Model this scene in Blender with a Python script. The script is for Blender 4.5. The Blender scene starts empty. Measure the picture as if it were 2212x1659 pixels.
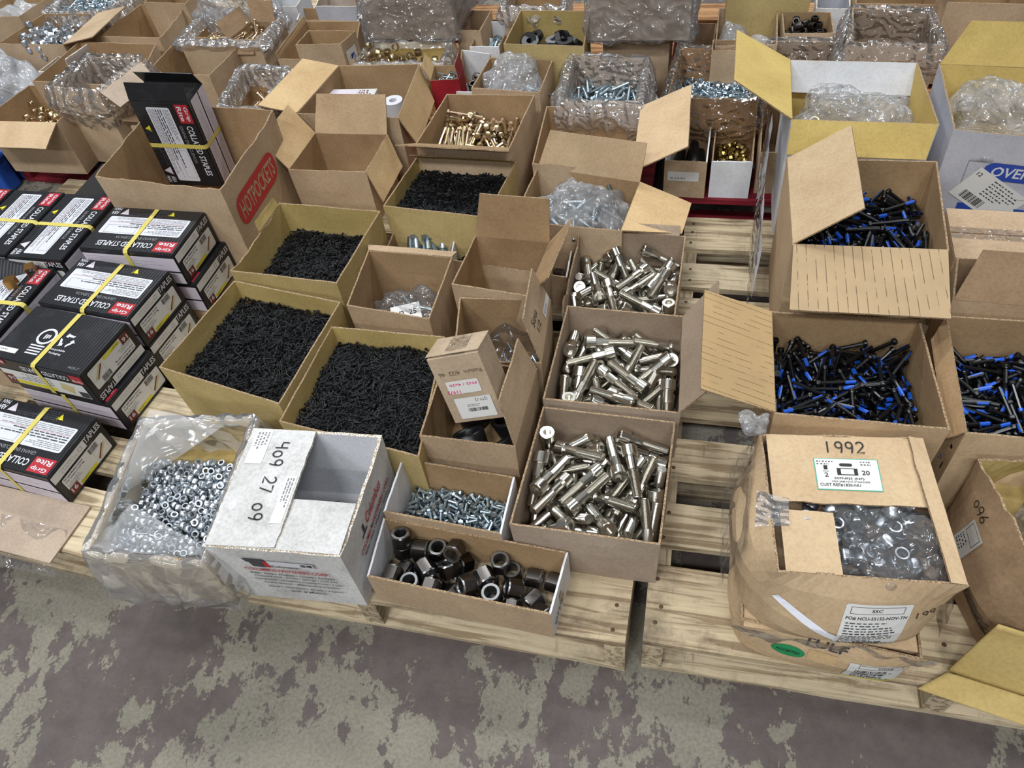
import bpy, bmesh, math, random
import numpy as np
from mathutils import Vector, Matrix, Quaternion, noise

# ------------------------------------------------------------------ camera, world, lights, exposure
SC = bpy.context.scene
COL = SC.collection
PI = math.pi


def make_camera():
    pitch, roll, yaw = math.radians(49.14764), math.radians(-9.1665), math.radians(-18.68652)
    f = Vector((math.sin(yaw) * math.cos(pitch), math.cos(yaw) * math.cos(pitch), -math.sin(pitch)))
    r = Vector((math.cos(yaw), -math.sin(yaw), 0.0))
    u = r.cross(f)
    r2 = math.cos(roll) * r + math.sin(roll) * u
    u2 = -math.sin(roll) * r + math.cos(roll) * u
    cam = bpy.data.cameras.new('camera')
    cam.sensor_width = 36.0
    cam.lens = 36.0 * 1671.79 / 2212.0
    cam.clip_start = 0.02
    o = bpy.data.objects.new('camera', cam)
    COL.objects.link(o)
    m = Matrix((r2, u2, -f)).transposed().to_4x4()
    m.translation = (0.0, 0.0, 1.496)
    o.matrix_world = m
    SC.camera = o


make_camera()

world = bpy.data.worlds.new('world')
SC.world = world
world.use_nodes = True
world.node_tree.nodes['Background'].inputs[0].default_value = (0.86, 0.93, 1.0, 1)
world.node_tree.nodes['Background'].inputs[1].default_value = 0.16


def high_bay(x, y, energy, rot=0.0):
    """a ceiling lamp of the warehouse, 6.5 m up"""
    l = bpy.data.lights.new('high_bay_lamp', 'AREA')
    l.shape = 'RECTANGLE'
    l.size, l.size_y = 1.5, 0.6
    l.energy = energy
    l.color = (0.93, 0.97, 1.0)
    o = bpy.data.objects.new('high_bay_lamp', l)
    COL.objects.link(o)
    o.location = (x, y, 6.5)
    o.rotation_euler = (0, 0, rot)


for lx, ly, le in ((-4.2, 5.0, 300), (-1.2, 4.8, 380), (2.2, 5.0, 290), (-4.2, 1.2, 170), (-1.4, 1.1, 150), (2.8, 1.2, 100),
                   (-4.0, -3.2, 420), (-1.0, -3.2, 560), (2.2, -3.2, 360), (-2.5, -7.0, 420), (1.5, -7.0, 380), (-2.0, 8.8, 300), (2.0, 8.8, 260)):
    high_bay(lx, ly, le)

SC.view_settings.view_transform = 'Standard'
SC.view_settings.look = 'None'
SC.view_settings.exposure = -1.25
SC.view_settings.gamma = 1.0
SC.view_settings.use_curve_mapping = False

# ------------------------------------------------------------------ materials
MATS = {}


def lin(c):
    return tuple(((v / 255.0) / 12.92 if v / 255.0 <= 0.04045 else ((v / 255.0 + 0.055) / 1.055) ** 2.4) for v in c) + (1.0,)


class NT:
    def __init__(self, name):
        self.m = bpy.data.materials.new(name)
        self.m.use_nodes = True
        self.t = self.m.node_tree
        self.b = self.t.nodes['Principled BSDF']
        self.out = self.t.nodes['Material Output']
        MATS[name] = self.m

    def n(self, kind, **kw):
        nd = self.t.nodes.new(kind)
        for k, v in kw.items():
            if k.startswith('i_'):
                nd.inputs[k[2:].replace('_', ' ')].default_value = v
            else:
                setattr(nd, k, v)
        return nd

    def l(self, a, b):
        self.t.links.new(a, b)

    def coord(self, kind='Object', scale=(1, 1, 1)):
        tc = self.n('ShaderNodeTexCoord')
        mp = self.n('ShaderNodeMapping')
        mp.inputs['Scale'].default_value = scale
        self.l(tc.outputs[kind], mp.inputs[0])
        return mp.outputs[0]

    def noise(self, co, scale, detail=4, rough=0.55, dist=0.0):
        nd = self.n('ShaderNodeTexNoise')
        nd.inputs['Scale'].default_value = scale
        nd.inputs['Detail'].default_value = detail
        nd.inputs['Roughness'].default_value = rough
        nd.inputs['Distortion'].default_value = dist
        self.l(co, nd.inputs['Vector'])
        return nd.outputs['Fac']

    def ramp(self, fac, stops, interp='LINEAR'):
        nd = self.n('ShaderNodeValToRGB')
        nd.color_ramp.interpolation = interp
        e = nd.color_ramp.elements
        while len(e) < len(stops):
            e.new(0.5)
        for i, (p, c) in enumerate(stops):
            e[i].position = p
            e[i].color = c if len(c) == 4 else (*c, 1)
        self.l(fac, nd.inputs[0])
        return nd.outputs[0]

    def mix(self, fac, a, b, mode='MIX'):
        nd = self.n('ShaderNodeMix', data_type='RGBA', blend_type=mode)
        for sock, v in ((0, fac), (6, a), (7, b)):
            if hasattr(v, 'is_linked'):
                self.l(v, nd.inputs[sock])
            else:
                nd.inputs[sock].default_value = v
        return nd.outputs[2]

    def bump(self, h, strength=0.2, dist=0.001):
        nd = self.n('ShaderNodeBump')
        nd.inputs['Strength'].default_value = strength
        nd.inputs['Distance'].default_value = dist
        self.l(h, nd.inputs['Height'])
        return nd.outputs[0]


def plain(name, rgb, rough=0.6, metal=0.0, spec=0.5):
    k = NT(name)
    k.b.inputs['Base Color'].default_value = lin(rgb)
    k.b.inputs['Roughness'].default_value = rough
    k.b.inputs['Metallic'].default_value = metal
    k.b.inputs['Specular IOR Level'].default_value = spec
    return k


def board(name, rgb, dark, stain=0.25, flute=0.0, rough=0.78):
    """cardboard: fibre noise, broad stains, faint flutes"""
    k = NT(name)
    co = k.coord('Object')
    inf = k.n('ShaderNodeObjectInfo')
    add = k.n('ShaderNodeVectorMath', operation='ADD')
    k.l(co, add.inputs[0])
    sc = k.n('ShaderNodeVectorMath', operation='SCALE')
    cmb = k.n('ShaderNodeCombineXYZ')
    for i in range(3):
        k.l(inf.outputs['Random'], cmb.inputs[i])
    k.l(cmb.outputs[0], sc.inputs[0])
    sc.inputs['Scale'].default_value = 17.0
    k.l(sc.outputs[0], add.inputs[1])
    v = add.outputs[0]
    n1 = k.noise(v, 7, 5, 0.6, 0.3)
    n2 = k.noise(v, 160, 3)
    n3 = k.noise(v, 24, 6, 0.7)
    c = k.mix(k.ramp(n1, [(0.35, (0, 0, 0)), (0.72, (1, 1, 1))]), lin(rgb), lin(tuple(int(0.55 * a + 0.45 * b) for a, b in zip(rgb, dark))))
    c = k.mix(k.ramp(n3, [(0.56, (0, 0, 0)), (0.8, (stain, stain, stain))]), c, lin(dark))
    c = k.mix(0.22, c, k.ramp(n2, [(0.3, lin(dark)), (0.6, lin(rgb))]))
    vary = k.n('ShaderNodeHueSaturation')
    mr = k.n('ShaderNodeMapRange')
    k.l(inf.outputs['Random'], mr.inputs[0])
    mr.inputs['To Min'].default_value = 0.93
    mr.inputs['To Max'].default_value = 1.06
    k.l(mr.outputs[0], vary.inputs['Value'])
    k.l(c, vary.inputs['Color'])
    k.l(vary.outputs[0], k.b.inputs['Base Color'])
    k.b.inputs['Roughness'].default_value = rough
    k.b.inputs['Specular IOR Level'].default_value = 0.25
    k.l(k.bump(n3, 0.25, 0.002), k.b.inputs['Normal'])
    return k


def edge_board(name, rgb, dark):
    k = NT(name)
    co = k.coord('Object')
    w = k.noise(co, 330, 1, 0.5)
    k.l(k.ramp(w, [(0.42, lin(dark)), (0.58, lin(rgb))]), k.b.inputs['Base Color'])
    k.b.inputs['Roughness'].default_value = 0.9


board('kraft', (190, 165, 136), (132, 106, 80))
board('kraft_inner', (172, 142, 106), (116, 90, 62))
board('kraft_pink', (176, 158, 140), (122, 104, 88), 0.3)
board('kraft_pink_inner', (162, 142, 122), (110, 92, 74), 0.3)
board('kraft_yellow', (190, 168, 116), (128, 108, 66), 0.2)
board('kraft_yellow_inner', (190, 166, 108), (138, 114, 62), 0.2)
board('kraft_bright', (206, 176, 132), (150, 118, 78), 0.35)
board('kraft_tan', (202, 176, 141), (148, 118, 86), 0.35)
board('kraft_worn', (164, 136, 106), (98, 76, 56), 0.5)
board('yellow_lining', (208, 182, 112), (150, 124, 64), 0.15)
board('white_board', (222, 222, 226), (170, 170, 168), 0.3, rough=0.6)
board('white_scuffed', (216, 214, 212), (120, 116, 110), 0.6, rough=0.6)
board('grey_board', (188, 188, 196), (140, 140, 146), 0.15, rough=0.5)
board('chipboard_grey', (196, 184, 172), (140, 124, 110), 0.2)
board('carton_brown', (190, 168, 142), (132, 112, 88), 0.2)
board('red_board', (150, 34, 44), (96, 20, 28), 0.15, rough=0.5)
edge_board('edge_kraft', (166, 142, 112), (122, 98, 72))


def ribbed(name, src, axis, scale):
    """cardboard with dashed crease lines along the flutes"""
    k = NT(name)
    MATS[name] = k.m
    co = k.coord('Object')
    w = k.n('ShaderNodeTexWave', bands_direction=axis)
    w.inputs['Scale'].default_value = scale
    w.inputs['Distortion'].default_value = 0.25
    k.l(co, w.inputs['Vector'])
    n = k.noise(co, 30, 3)
    n3 = k.noise(co, 9, 5, 0.6)
    line = k.ramp(w.outputs['Fac'], [(0.0, (0.85,) * 3), (0.035, (0, 0, 0))])
    fac = k.mix(1.0, line, k.ramp(n, [(0.42, (0, 0, 0)), (0.5, (1, 1, 1))]), 'MULTIPLY')
    base = k.mix(n3, lin(src), lin(tuple(int(v * 0.82) for v in src)))
    k.l(k.mix(fac, base, lin((84, 60, 36))), k.b.inputs['Base Color'])
    k.b.inputs['Roughness'].default_value = 0.8
    k.l(k.bump(w.outputs['Fac'], 0.12, 0.002), k.b.inputs['Normal'])


ribbed('kraft_ribbed_across', (188, 160, 122), 'X', 18)
ribbed('kraft_ribbed_along', (190, 158, 110), 'Y', 20)
edge_board('edge_white', (226, 222, 214), (160, 138, 108))
plain('print_black', (22, 22, 24), 0.55)
plain('print_white', (206, 206, 212), 0.45)
plain('print_grey', (120, 120, 124), 0.55)
plain('print_darkgrey', (64, 64, 70), 0.55)
plain('print_lilac', (206, 196, 206), 0.5)
plain('print_red', (170, 36, 46), 0.5)
plain('print_brown_red', (110, 40, 34), 0.5)
plain('print_hot_red', (186, 50, 50), 0.7)
plain('print_yellow', (216, 204, 44), 0.5)
plain('print_green', (30, 140, 84), 0.5)
plain('print_teal', (60, 160, 130), 0.5)
plain('print_blue', (40, 70, 160), 0.5)
plain('print_pink', (216, 60, 110), 0.6)
plain('print_crate', (196, 180, 128), 0.6)
plain('label_paper', (214, 212, 208), 0.5)
plain('label_grey', (176, 172, 164), 0.5)
plain('marker_ink', (26, 22, 24), 0.6)
plain('pencil_ink', (110, 92, 74), 0.7)
plain('purple_ink', (120, 80, 190), 0.6)
plain('paper_white', (228, 228, 236), 0.6)
plain('strap_yellow', (206, 190, 96), 0.45)
plain('steel_dull', (150, 150, 152), 0.35, 1.0)
plain('nail_rust', (96, 74, 58), 0.6, 0.6)
plain('black_plastic', (18, 18, 20), 0.4)
plain('blue_plastic', (30, 80, 170), 0.45)
plain('steel_gap', (12, 11, 11), 0.9)
plain('wall_paint', (150, 152, 156), 0.8)
plain('painted_shade', (30, 27, 25), 0.9)  # near-black colour that stands in for deep shade


def metal(name, rgb, rough, vary=0.06, mcoat=None, metallic=1.0):
    k = NT(name)
    inf = k.n('ShaderNodeObjectInfo')
    hs = k.n('ShaderNodeHueSaturation')
    mr = k.n('ShaderNodeMapRange')
    k.l(inf.outputs['Random'], mr.inputs[0])
    mr.inputs['To Min'].default_value = 1 - vary * 2
    mr.inputs['To Max'].default_value = 1 + vary
    k.l(mr.outputs[0], hs.inputs['Value'])
    hs.inputs['Color'].default_value = lin(rgb)
    base = hs.outputs[0]
    if mcoat:
        n = k.noise(k.coord('Object'), 60, 3)
        base = k.mix(k.ramp(n, [(0.4, (0, 0, 0)), (0.62, (1, 1, 1))]), base, lin(mcoat))
    k.l(base, k.b.inputs['Base Color'])
    k.b.inputs['Metallic'].default_value = metallic
    k.b.inputs['Roughness'].default_value = rough
    return k


metal('nickel', (212, 208, 198), 0.22)
metal('zinc', (214, 219, 224), 0.34, 0.12)
metal('zinc_bluish', (190, 203, 210), 0.34, 0.15)
metal('gold_zinc', (204, 190, 140), 0.3, 0.15, (198, 172, 156))
metal('brass_nut', (168, 148, 92), 0.25, 0.2)
metal('black_oxide', (92, 88, 85), 0.34, 0.25, None, 1.0)
metal('black_oxide_face', (150, 150, 150), 0.3, 0.1)
metal('black_bolt', (11, 11, 12), 0.28, 0.1, None, 0.0)
metal('blue_patch', (26, 84, 190), 0.4, 0.15, None, 0.0)
metal('copper_staple', (196, 150, 90), 0.35)


def screw_black():
    k = NT('black_screw')
    geo = k.n('ShaderNodeNewGeometry')
    k.l(k.ramp(geo.outputs['Random Per Island'], [(0.0, lin((9, 9, 10))), (1.0, lin((24, 24, 26)))]), k.b.inputs['Base Color'])
    k.b.inputs['Roughness'].default_value = 0.45
    k.b.inputs['Specular IOR Level'].default_value = 0.25


screw_black()


def stuff_metal(name, a, b, rough):
    k = NT(name)
    geo = k.n('ShaderNodeNewGeometry')
    k.l(k.ramp(geo.outputs['Random Per Island'], [(0.0, lin(a)), (1.0, lin(b))]), k.b.inputs['Base Color'])
    k.b.inputs['Roughness'].default_value = rough
    k.b.inputs['Metallic'].default_value = 1.0


stuff_metal('zinc_stuff', (150, 170, 184), (214, 224, 230), 0.3)
stuff_metal('gold_stuff', (170, 120, 70), (216, 190, 120), 0.3)


def plastic(name, haze, tint=(0.96, 0.96, 0.97), rough=0.12, bscale=22, bstr=0.6, gloss=0.1, milk=(0.95, 0.96, 0.98)):
    """thin clear film: see-through, hazy, with crinkle highlights"""
    k = NT(name)
    co = k.coord('Object')
    nz = k.n('ShaderNodeTexNoise')
    nz.inputs['Scale'].default_value = bscale * 0.4
    nz.inputs['Detail'].default_value = 3
    k.l(co, nz.inputs['Vector'])
    s2 = k.n('ShaderNodeVectorMath', operation='SCALE')
    s2.inputs['Scale'].default_value = 3.0 / bscale
    k.l(nz.outputs['Color'], s2.inputs[0])
    wv = k.n('ShaderNodeVectorMath', operation='ADD')
    k.l(co, wv.inputs[0])
    k.l(s2.outputs[0], wv.inputs[1])
    h = None
    for rot, sc_ in (((0.5, 0.2, 0.3), 1.0), ((1.1, 0.7, 1.6), 1.5), ((0.2, 1.3, 2.4), 2.1)):
        mp = k.n('ShaderNodeMapping')
        mp.inputs['Rotation'].default_value = rot
        k.l(wv.outputs[0], mp.inputs[0])
        sep = k.n('ShaderNodeSeparateXYZ')
        k.l(mp.outputs[0], sep.inputs[0])
        w = k.n('ShaderNodeMath', operation='PINGPONG')
        w.inputs[1].default_value = 0.5 / (bscale * sc_)
        k.l(sep.outputs[0], w.inputs[0])
        if h is None:
            h = w.outputs[0]
        else:
            ad = k.n('ShaderNodeMath', operation='MULTIPLY_ADD')
            k.l(w.outputs[0], ad.inputs[0])
            ad.inputs[1].default_value = 1.0
            k.l(h, ad.inputs[2])
            h = ad.outputs[0]
    streak = k.n('ShaderNodeTexNoise', noise_type='RIDGED_MULTIFRACTAL')
    streak.inputs['Scale'].default_value = bscale * 0.45
    streak.inputs['Detail'].default_value = 4
    streak.inputs['Distortion'].default_value = 0.6
    k.l(co, streak.inputs['Vector'])
    bmp = k.bump(h, min(1.0, bstr * 1.1), 1.0)
    tr = k.n('ShaderNodeBsdfTransparent')
    tr.inputs[0].default_value = (*tint, 1)
    df = k.n('ShaderNodeBsdfDiffuse')
    df.inputs[0].default_value = (*milk, 1)
    tl = k.n('ShaderNodeBsdfTranslucent')
    tl.inputs[0].default_value = (*milk, 1)
    dt = k.n('ShaderNodeMixShader')
    dt.inputs[0].default_value = 0.22
    k.l(df.outputs[0], dt.inputs[1])
    k.l(tl.outputs[0], dt.inputs[2])
    gl = k.n('ShaderNodeBsdfGlossy')
    gl.inputs['Roughness'].default_value = rough
    k.l(bmp, gl.inputs['Normal'])
    m1 = k.n('ShaderNodeMixShader')
    hz = k.ramp(streak.outputs['Fac'], [(0.25, (haze * 0.6,) * 3), (0.55, (min(0.9, haze * 1.3),) * 3), (0.85, (min(0.95, haze * 2.6),) * 3)])
    k.l(hz, m1.inputs[0])
    k.l(tr.outputs[0], m1.inputs[1])
    k.l(dt.outputs[0], m1.inputs[2])
    lw = k.n('ShaderNodeLayerWeight')
    lw.inputs['Blend'].default_value = 0.25
    k.l(bmp, lw.inputs['Normal'])
    fr = k.ramp(lw.outputs['Fresnel'], [(0.0, (gloss,) * 3), (1.0, (0.7,) * 3)])
    m2 = k.n('ShaderNodeMixShader')
    k.l(fr, m2.inputs[0])
    k.l(m1.outputs[0], m2.inputs[1])
    k.l(gl.outputs[0], m2.inputs[2])
    k.l(m2.outputs[0], k.out.inputs['Surface'])


plastic('film_clear', 0.13, bscale=22, bstr=0.55, gloss=0.05)
plastic('film_bag', 0.36, bscale=26, bstr=0.6, gloss=0.06)
plastic('film_milky', 0.42, bscale=7, bstr=0.22, gloss=0.03)
plastic('film_thick', 0.05, bscale=16, bstr=0.3, gloss=0.04)
plastic('film_white', 0.62, bscale=16, bstr=0.4, gloss=0.05)
plastic('film_wrap', 0.15, bscale=22, bstr=0.6, gloss=0.06)
plastic('film_amber', 0.06, tint=(0.93, 0.84, 0.70), bscale=22, bstr=0.5, gloss=0.05)
plastic('zip_film', 0.025, bscale=10, bstr=0.25, gloss=0.04)
plastic('tape_clear', 0.02, bscale=30, bstr=0.5, gloss=0.06)


def concrete():
    k = NT('peeling_floor_paint')
    co = k.coord('Object')
    big = k.noise(co, 2.6, 3, 0.5, 0.3)
    rot = k.n('ShaderNodeMapping')
    rot.inputs['Rotation'].default_value = (0, 0, 0.75)
    rot.inputs['Scale'].default_value = (1.0, 0.72, 1.0)
    k.l(co, rot.inputs[0])
    patch = k.noise(rot.outputs[0], 12.0, 11, 0.72, 0.15)
    fine = k.noise(co, 150, 3)
    m1 = k.n('ShaderNodeMath', operation='MULTIPLY_ADD')
    k.l(big, m1.inputs[0])
    m1.inputs[1].default_value = 0.75
    k.l(patch, m1.inputs[2])
    sx = k.n('ShaderNodeSeparateXYZ')
    k.l(co, sx.inputs[0])
    mask = k.ramp(m1.outputs[0], [(0.0, (0, 0, 0)), (0.866, (0, 0, 0)), (0.874, (1, 1, 1)), (1.0, (1, 1, 1))])
    conc = k.mix(k.ramp(k.noise(co, 5, 6, 0.65), [(0.3, (0, 0, 0)), (0.7, (1, 1, 1))]), lin((106, 101, 90)), lin((130, 124, 110)))
    conc = k.mix(0.25, conc, k.ramp(fine, [(0.35, lin((84, 80, 72))), (0.6, lin((146, 140, 126)))]))
    vor = k.n('ShaderNodeTexVoronoi', feature='DISTANCE_TO_EDGE')
    vor.inputs['Scale'].default_value = 4.0
    wv = k.n('ShaderNodeVectorMath', operation='MULTIPLY_ADD')
    nz = k.n('ShaderNodeTexNoise')
    nz.inputs['Scale'].default_value = 9.0
    nz.inputs['Detail'].default_value = 5
    k.l(co, nz.inputs['Vector'])
    k.l(nz.outputs['Color'], wv.inputs[0])
    wv.inputs[1].default_value = (0.25, 0.25, 0.25)
    k.l(co, wv.inputs[2])
    k.l(wv.outputs[0], vor.inputs['Vector'])
    crack = k.ramp(vor.outputs['Distance'], [(0.0, (0.35,) * 3), (0.007, (0, 0, 0))])
    conc = k.mix(crack, conc, lin((96, 88, 74)))
    paint = k.mix(k.ramp(k.noise(co, 22, 6, 0.7), [(0.35, (0, 0, 0)), (0.7, (1, 1, 1))]), lin((82, 74, 72)), lin((98, 88, 84)))
    paint = k.mix(k.ramp(k.noise(co, 3, 3, 0.6), [(0.55, (0, 0, 0)), (0.8, (0.5,) * 3)]), paint, lin((72, 68, 70)))
    paint = k.mix(k.ramp(fine, [(0.28, (0.5,) * 3), (0.42, (0, 0, 0))]), paint, lin((70, 62, 60)))
    scuff = k.ramp(k.noise(rot.outputs[0], 3.2, 5, 0.6, 0.6), [(0.66, (0, 0, 0)), (0.74, (0.5,) * 3)])
    col = k.mix(mask, paint, conc)
    col = k.mix(scuff, col, lin((82, 80, 84)))
    k.l(col, k.b.inputs['Base Color'])
    k.b.inputs['Roughness'].default_value = 0.62
    k.b.inputs['Specular IOR Level'].default_value = 0.3
    hm = k.mix(0.3, mask, fine)
    nd = k.n('ShaderNodeBump', invert=True)
    nd.inputs['Strength'].default_value = 0.5
    nd.inputs['Distance'].default_value = 0.002
    k.l(hm, nd.inputs['Height'])
    k.l(nd.outputs[0], k.b.inputs['Normal'])


concrete()


def wood(name, a, b, dirt, dirty=0.5):
    k = NT(name)
    inf = k.n('ShaderNodeObjectInfo')
    co = k.coord('Object')
    off = k.n('ShaderNodeVectorMath', operation='MULTIPLY_ADD')
    cmb = k.n('ShaderNodeCombineXYZ')
    for i in range(3):
        k.l(inf.outputs['Random'], cmb.inputs[i])
    k.l(cmb.outputs[0], off.inputs[0])
    off.inputs[1].default_value = (31, 17, 23)
    k.l(co, off.inputs[2])
    mp = k.n('ShaderNodeMapping')
    mp.inputs['Scale'].default_value = (2.2, 42, 42)
    k.l(off.outputs[0], mp.inputs[0])
    g = k.noise(mp.outputs[0], 1.6, 6, 0.6, 0.8)
    c = k.ramp(g, [(0.42, lin(b)), (0.5, lin(a)), (0.64, lin(tuple(min(255, int(v * 1.08)) for v in a)))])
    d = k.noise(off.outputs[0], 6, 7, 0.75, 0.2)
    mp2 = k.n('ShaderNodeMapping')
    mp2.inputs['Scale'].default_value = (60, 9, 9)
    k.l(off.outputs[0], mp2.inputs[0])
    d2 = k.noise(mp2.outputs[0], 1.5, 5, 0.7)
    c = k.mix(k.ramp(d, [(0.5, (0, 0, 0)), (0.72, (dirty,) * 3)]), c, lin(dirt))
    c = k.mix(k.ramp(d2, [(0.6, (0, 0, 0)), (0.78, (dirty * 0.8,) * 3)]), c, lin(dirt))
    hs = k.n('ShaderNodeHueSaturation')
    mr = k.n('ShaderNodeMapRange')
    k.l(inf.outputs['Random'], mr.inputs[0])
    mr.inputs['To Min'].default_value = 0.8
    mr.inputs['To Max'].default_value = 1.08
    k.l(mr.outputs[0], hs.inputs['Value'])
    k.l(c, hs.inputs['Color'])
    k.l(hs.outputs[0], k.b.inputs['Base Color'])
    k.b.inputs['Roughness'].default_value = 0.75
    k.b.inputs['Specular IOR Level'].default_value = 0.25
    k.l(k.bump(g, 0.4, 0.002), k.b.inputs['Normal'])


wood('pale_wood', (192, 175, 146), (150, 130, 102), (70, 60, 50), 0.6)
wood('grey_wood', (184, 166, 136), (140, 120, 94), (66, 58, 50), 0.75)
wood('orange_wood', (186, 140, 96), (140, 98, 64), (70, 50, 36), 0.4)
wood('red_painted_wood', (128, 34, 44), (92, 24, 32), (40, 20, 22), 0.5)


def carton_black():
    k = NT('carton_black')
    co = k.coord('Object')
    w = k.n('ShaderNodeTexWave', bands_direction='X')
    w.inputs['Scale'].default_value = 38
    w.inputs['Distortion'].default_value = 0.6
    k.l(co, w.inputs['Vector'])
    n = k.noise(co, 12, 6, 0.7)
    c = k.mix(k.ramp(n, [(0.5, (0, 0, 0)), (0.8, (0.3,) * 3)]), lin((30, 30, 33)), lin((84, 84, 88)))  # random paler grey blotches over the black
    k.l(c, k.b.inputs['Base Color'])
    k.b.inputs['Roughness'].default_value = 0.34
    k.l(k.bump(w.outputs['Fac'], 0.18, 0.0012), k.b.inputs['Normal'])


carton_black()

# ------------------------------------------------------------------ mesh helpers


def mats_of(names):
    return [MATS[n] for n in names]


def mesh_obj(name, verts, faces, mats, fmat=None, parent=None, smooth=False, mw=None):
    me = bpy.data.meshes.new(name)
    me.from_pydata([tuple(v) for v in verts], [], faces)
    for m in mats:
        me.materials.append(MATS[m] if isinstance(m, str) else m)
    if fmat is not None:
        me.polygons.foreach_set('material_index', fmat)
    if smooth:
        me.polygons.foreach_set('use_smooth', [True] * len(faces))
    me.update()
    o = bpy.data.objects.new(name, me)
    COL.objects.link(o)
    if parent is not None:
        o.parent = parent
    if mw is not None:
        o.matrix_local = mw
    return o


def tag(o, label, cat, group=None):
    o['label'] = label
    o['category'] = cat
    if group:
        o['group'] = group
    return o


def thing(name, label, cat, loc=(0, 0, 0), group=None, rot=None):
    o = bpy.data.objects.new(name, None)
    o.empty_display_size = 0.05
    COL.objects.link(o)
    o.location = loc
    if rot is not None:
        o.rotation_euler = rot
    return tag(o, label, cat, group)


def prism(verts, faces, fm, x0, y0, z0, x1, y1, z1, mi=0):
    b = len(verts)
    verts += [(x0, y0, z0), (x1, y0, z0), (x1, y1, z0), (x0, y1, z0), (x0, y0, z1), (x1, y0, z1), (x1, y1, z1), (x0, y1, z1)]
    for f in ((0, 3, 2, 1), (4, 5, 6, 7), (0, 1, 5, 4), (1, 2, 6, 5), (2, 3, 7, 6), (3, 0, 4, 7)):
        faces.append(tuple(b + i for i in f))
        fm.append(mi)


def block(name, x0, y0, z0, x1, y1, z1, mat, parent=None, mw=None, bev=0.0):
    v, f, m = [], [], []
    prism(v, f, m, x0, y0, z0, x1, y1, z1)
    o = mesh_obj(name, v, f, [mat], m, parent, mw=mw)
    if bev:
        b = o.modifiers.new('bevel', 'BEVEL')
        b.width = bev
        b.segments = 2
    return o


def lathe(prof, seg, mi=None, axis='x', caps=True, hexn=None):
    """revolve (pos, radius) points; returns verts, faces, fmat"""
    v, f, fm = [], [], []
    for x, r in prof:
        for k in range(seg):
            a = 2 * PI * (k + 0.5) / seg
            v.append((x, r * math.cos(a), r * math.sin(a)))
    for i in range(len(prof) - 1):
        for k in range(seg):
            k2 = (k + 1) % seg
            f.append((i * seg + k, (i + 1) * seg + k, (i + 1) * seg + k2, i * seg + k2))
            fm.append(mi[i] if mi else 0)
    if caps:
        f.append(tuple(range(seg)))
        fm.append(mi[0] if mi else 0)
        f.append(tuple((len(prof) - 1) * seg + k for k in reversed(range(seg))))
        fm.append(mi[-1] if mi else 0)
    return v, f, fm


def tube(pts, r, seg=8):
    v, f = [], []
    n = len(pts)
    for i, p in enumerate(pts):
        p = Vector(p)
        d = (Vector(pts[min(i + 1, n - 1)]) - Vector(pts[max(i - 1, 0)])).normalized()
        a = d.cross(Vector((0, 0, 1)))
        if a.length < 1e-4:
            a = d.cross(Vector((1, 0, 0)))
        a.normalize()
        b = d.cross(a)
        for k in range(seg):
            t = 2 * PI * k / seg
            v.append(p + r * (math.cos(t) * a + math.sin(t) * b))
    for i in range(n - 1):
        for k in range(seg):
            f.append((i * seg + k, i * seg + (k + 1) % seg, (i + 1) * seg + (k + 1) % seg, (i + 1) * seg + k))
    f.append(tuple(range(seg - 1, -1, -1)))
    f.append(tuple((n - 1) * seg + k for k in range(seg)))
    return v, f


def nz(x, y, z=0.0):
    return noise.noise(Vector((x, y, z)))


# ---- flat print: lettering, bars and panels collected into one mesh
GLYPH = {}


def glyphs(s, bold):
    key = (s, bold)
    if key not in GLYPH:
        cu = bpy.data.curves.new('t', 'FONT')
        cu.body = s
        cu.size = 1.0
        cu.offset = 0.018 if bold else 0.0
        cu.resolution_u = 2
        o = bpy.data.objects.new('t', cu)
        me = bpy.data.meshes.new_from_object(o)
        vs = [(q.co.x, q.co.y) for q in me.vertices]
        fs = [tuple(q.vertices) for q in me.polygons]
        bpy.data.objects.remove(o)
        bpy.data.curves.remove(cu)
        bpy.data.meshes.remove(me)
        x0 = min(q[0] for q in vs)
        x1 = max(q[0] for q in vs)
        y0 = min(q[1] for q in vs)
        y1 = max(q[1] for q in vs)
        GLYPH[key] = ([((x - x0), (y - y0)) for x, y in vs], fs, x1 - x0, y1 - y0)
    return GLYPH[key]


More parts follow.
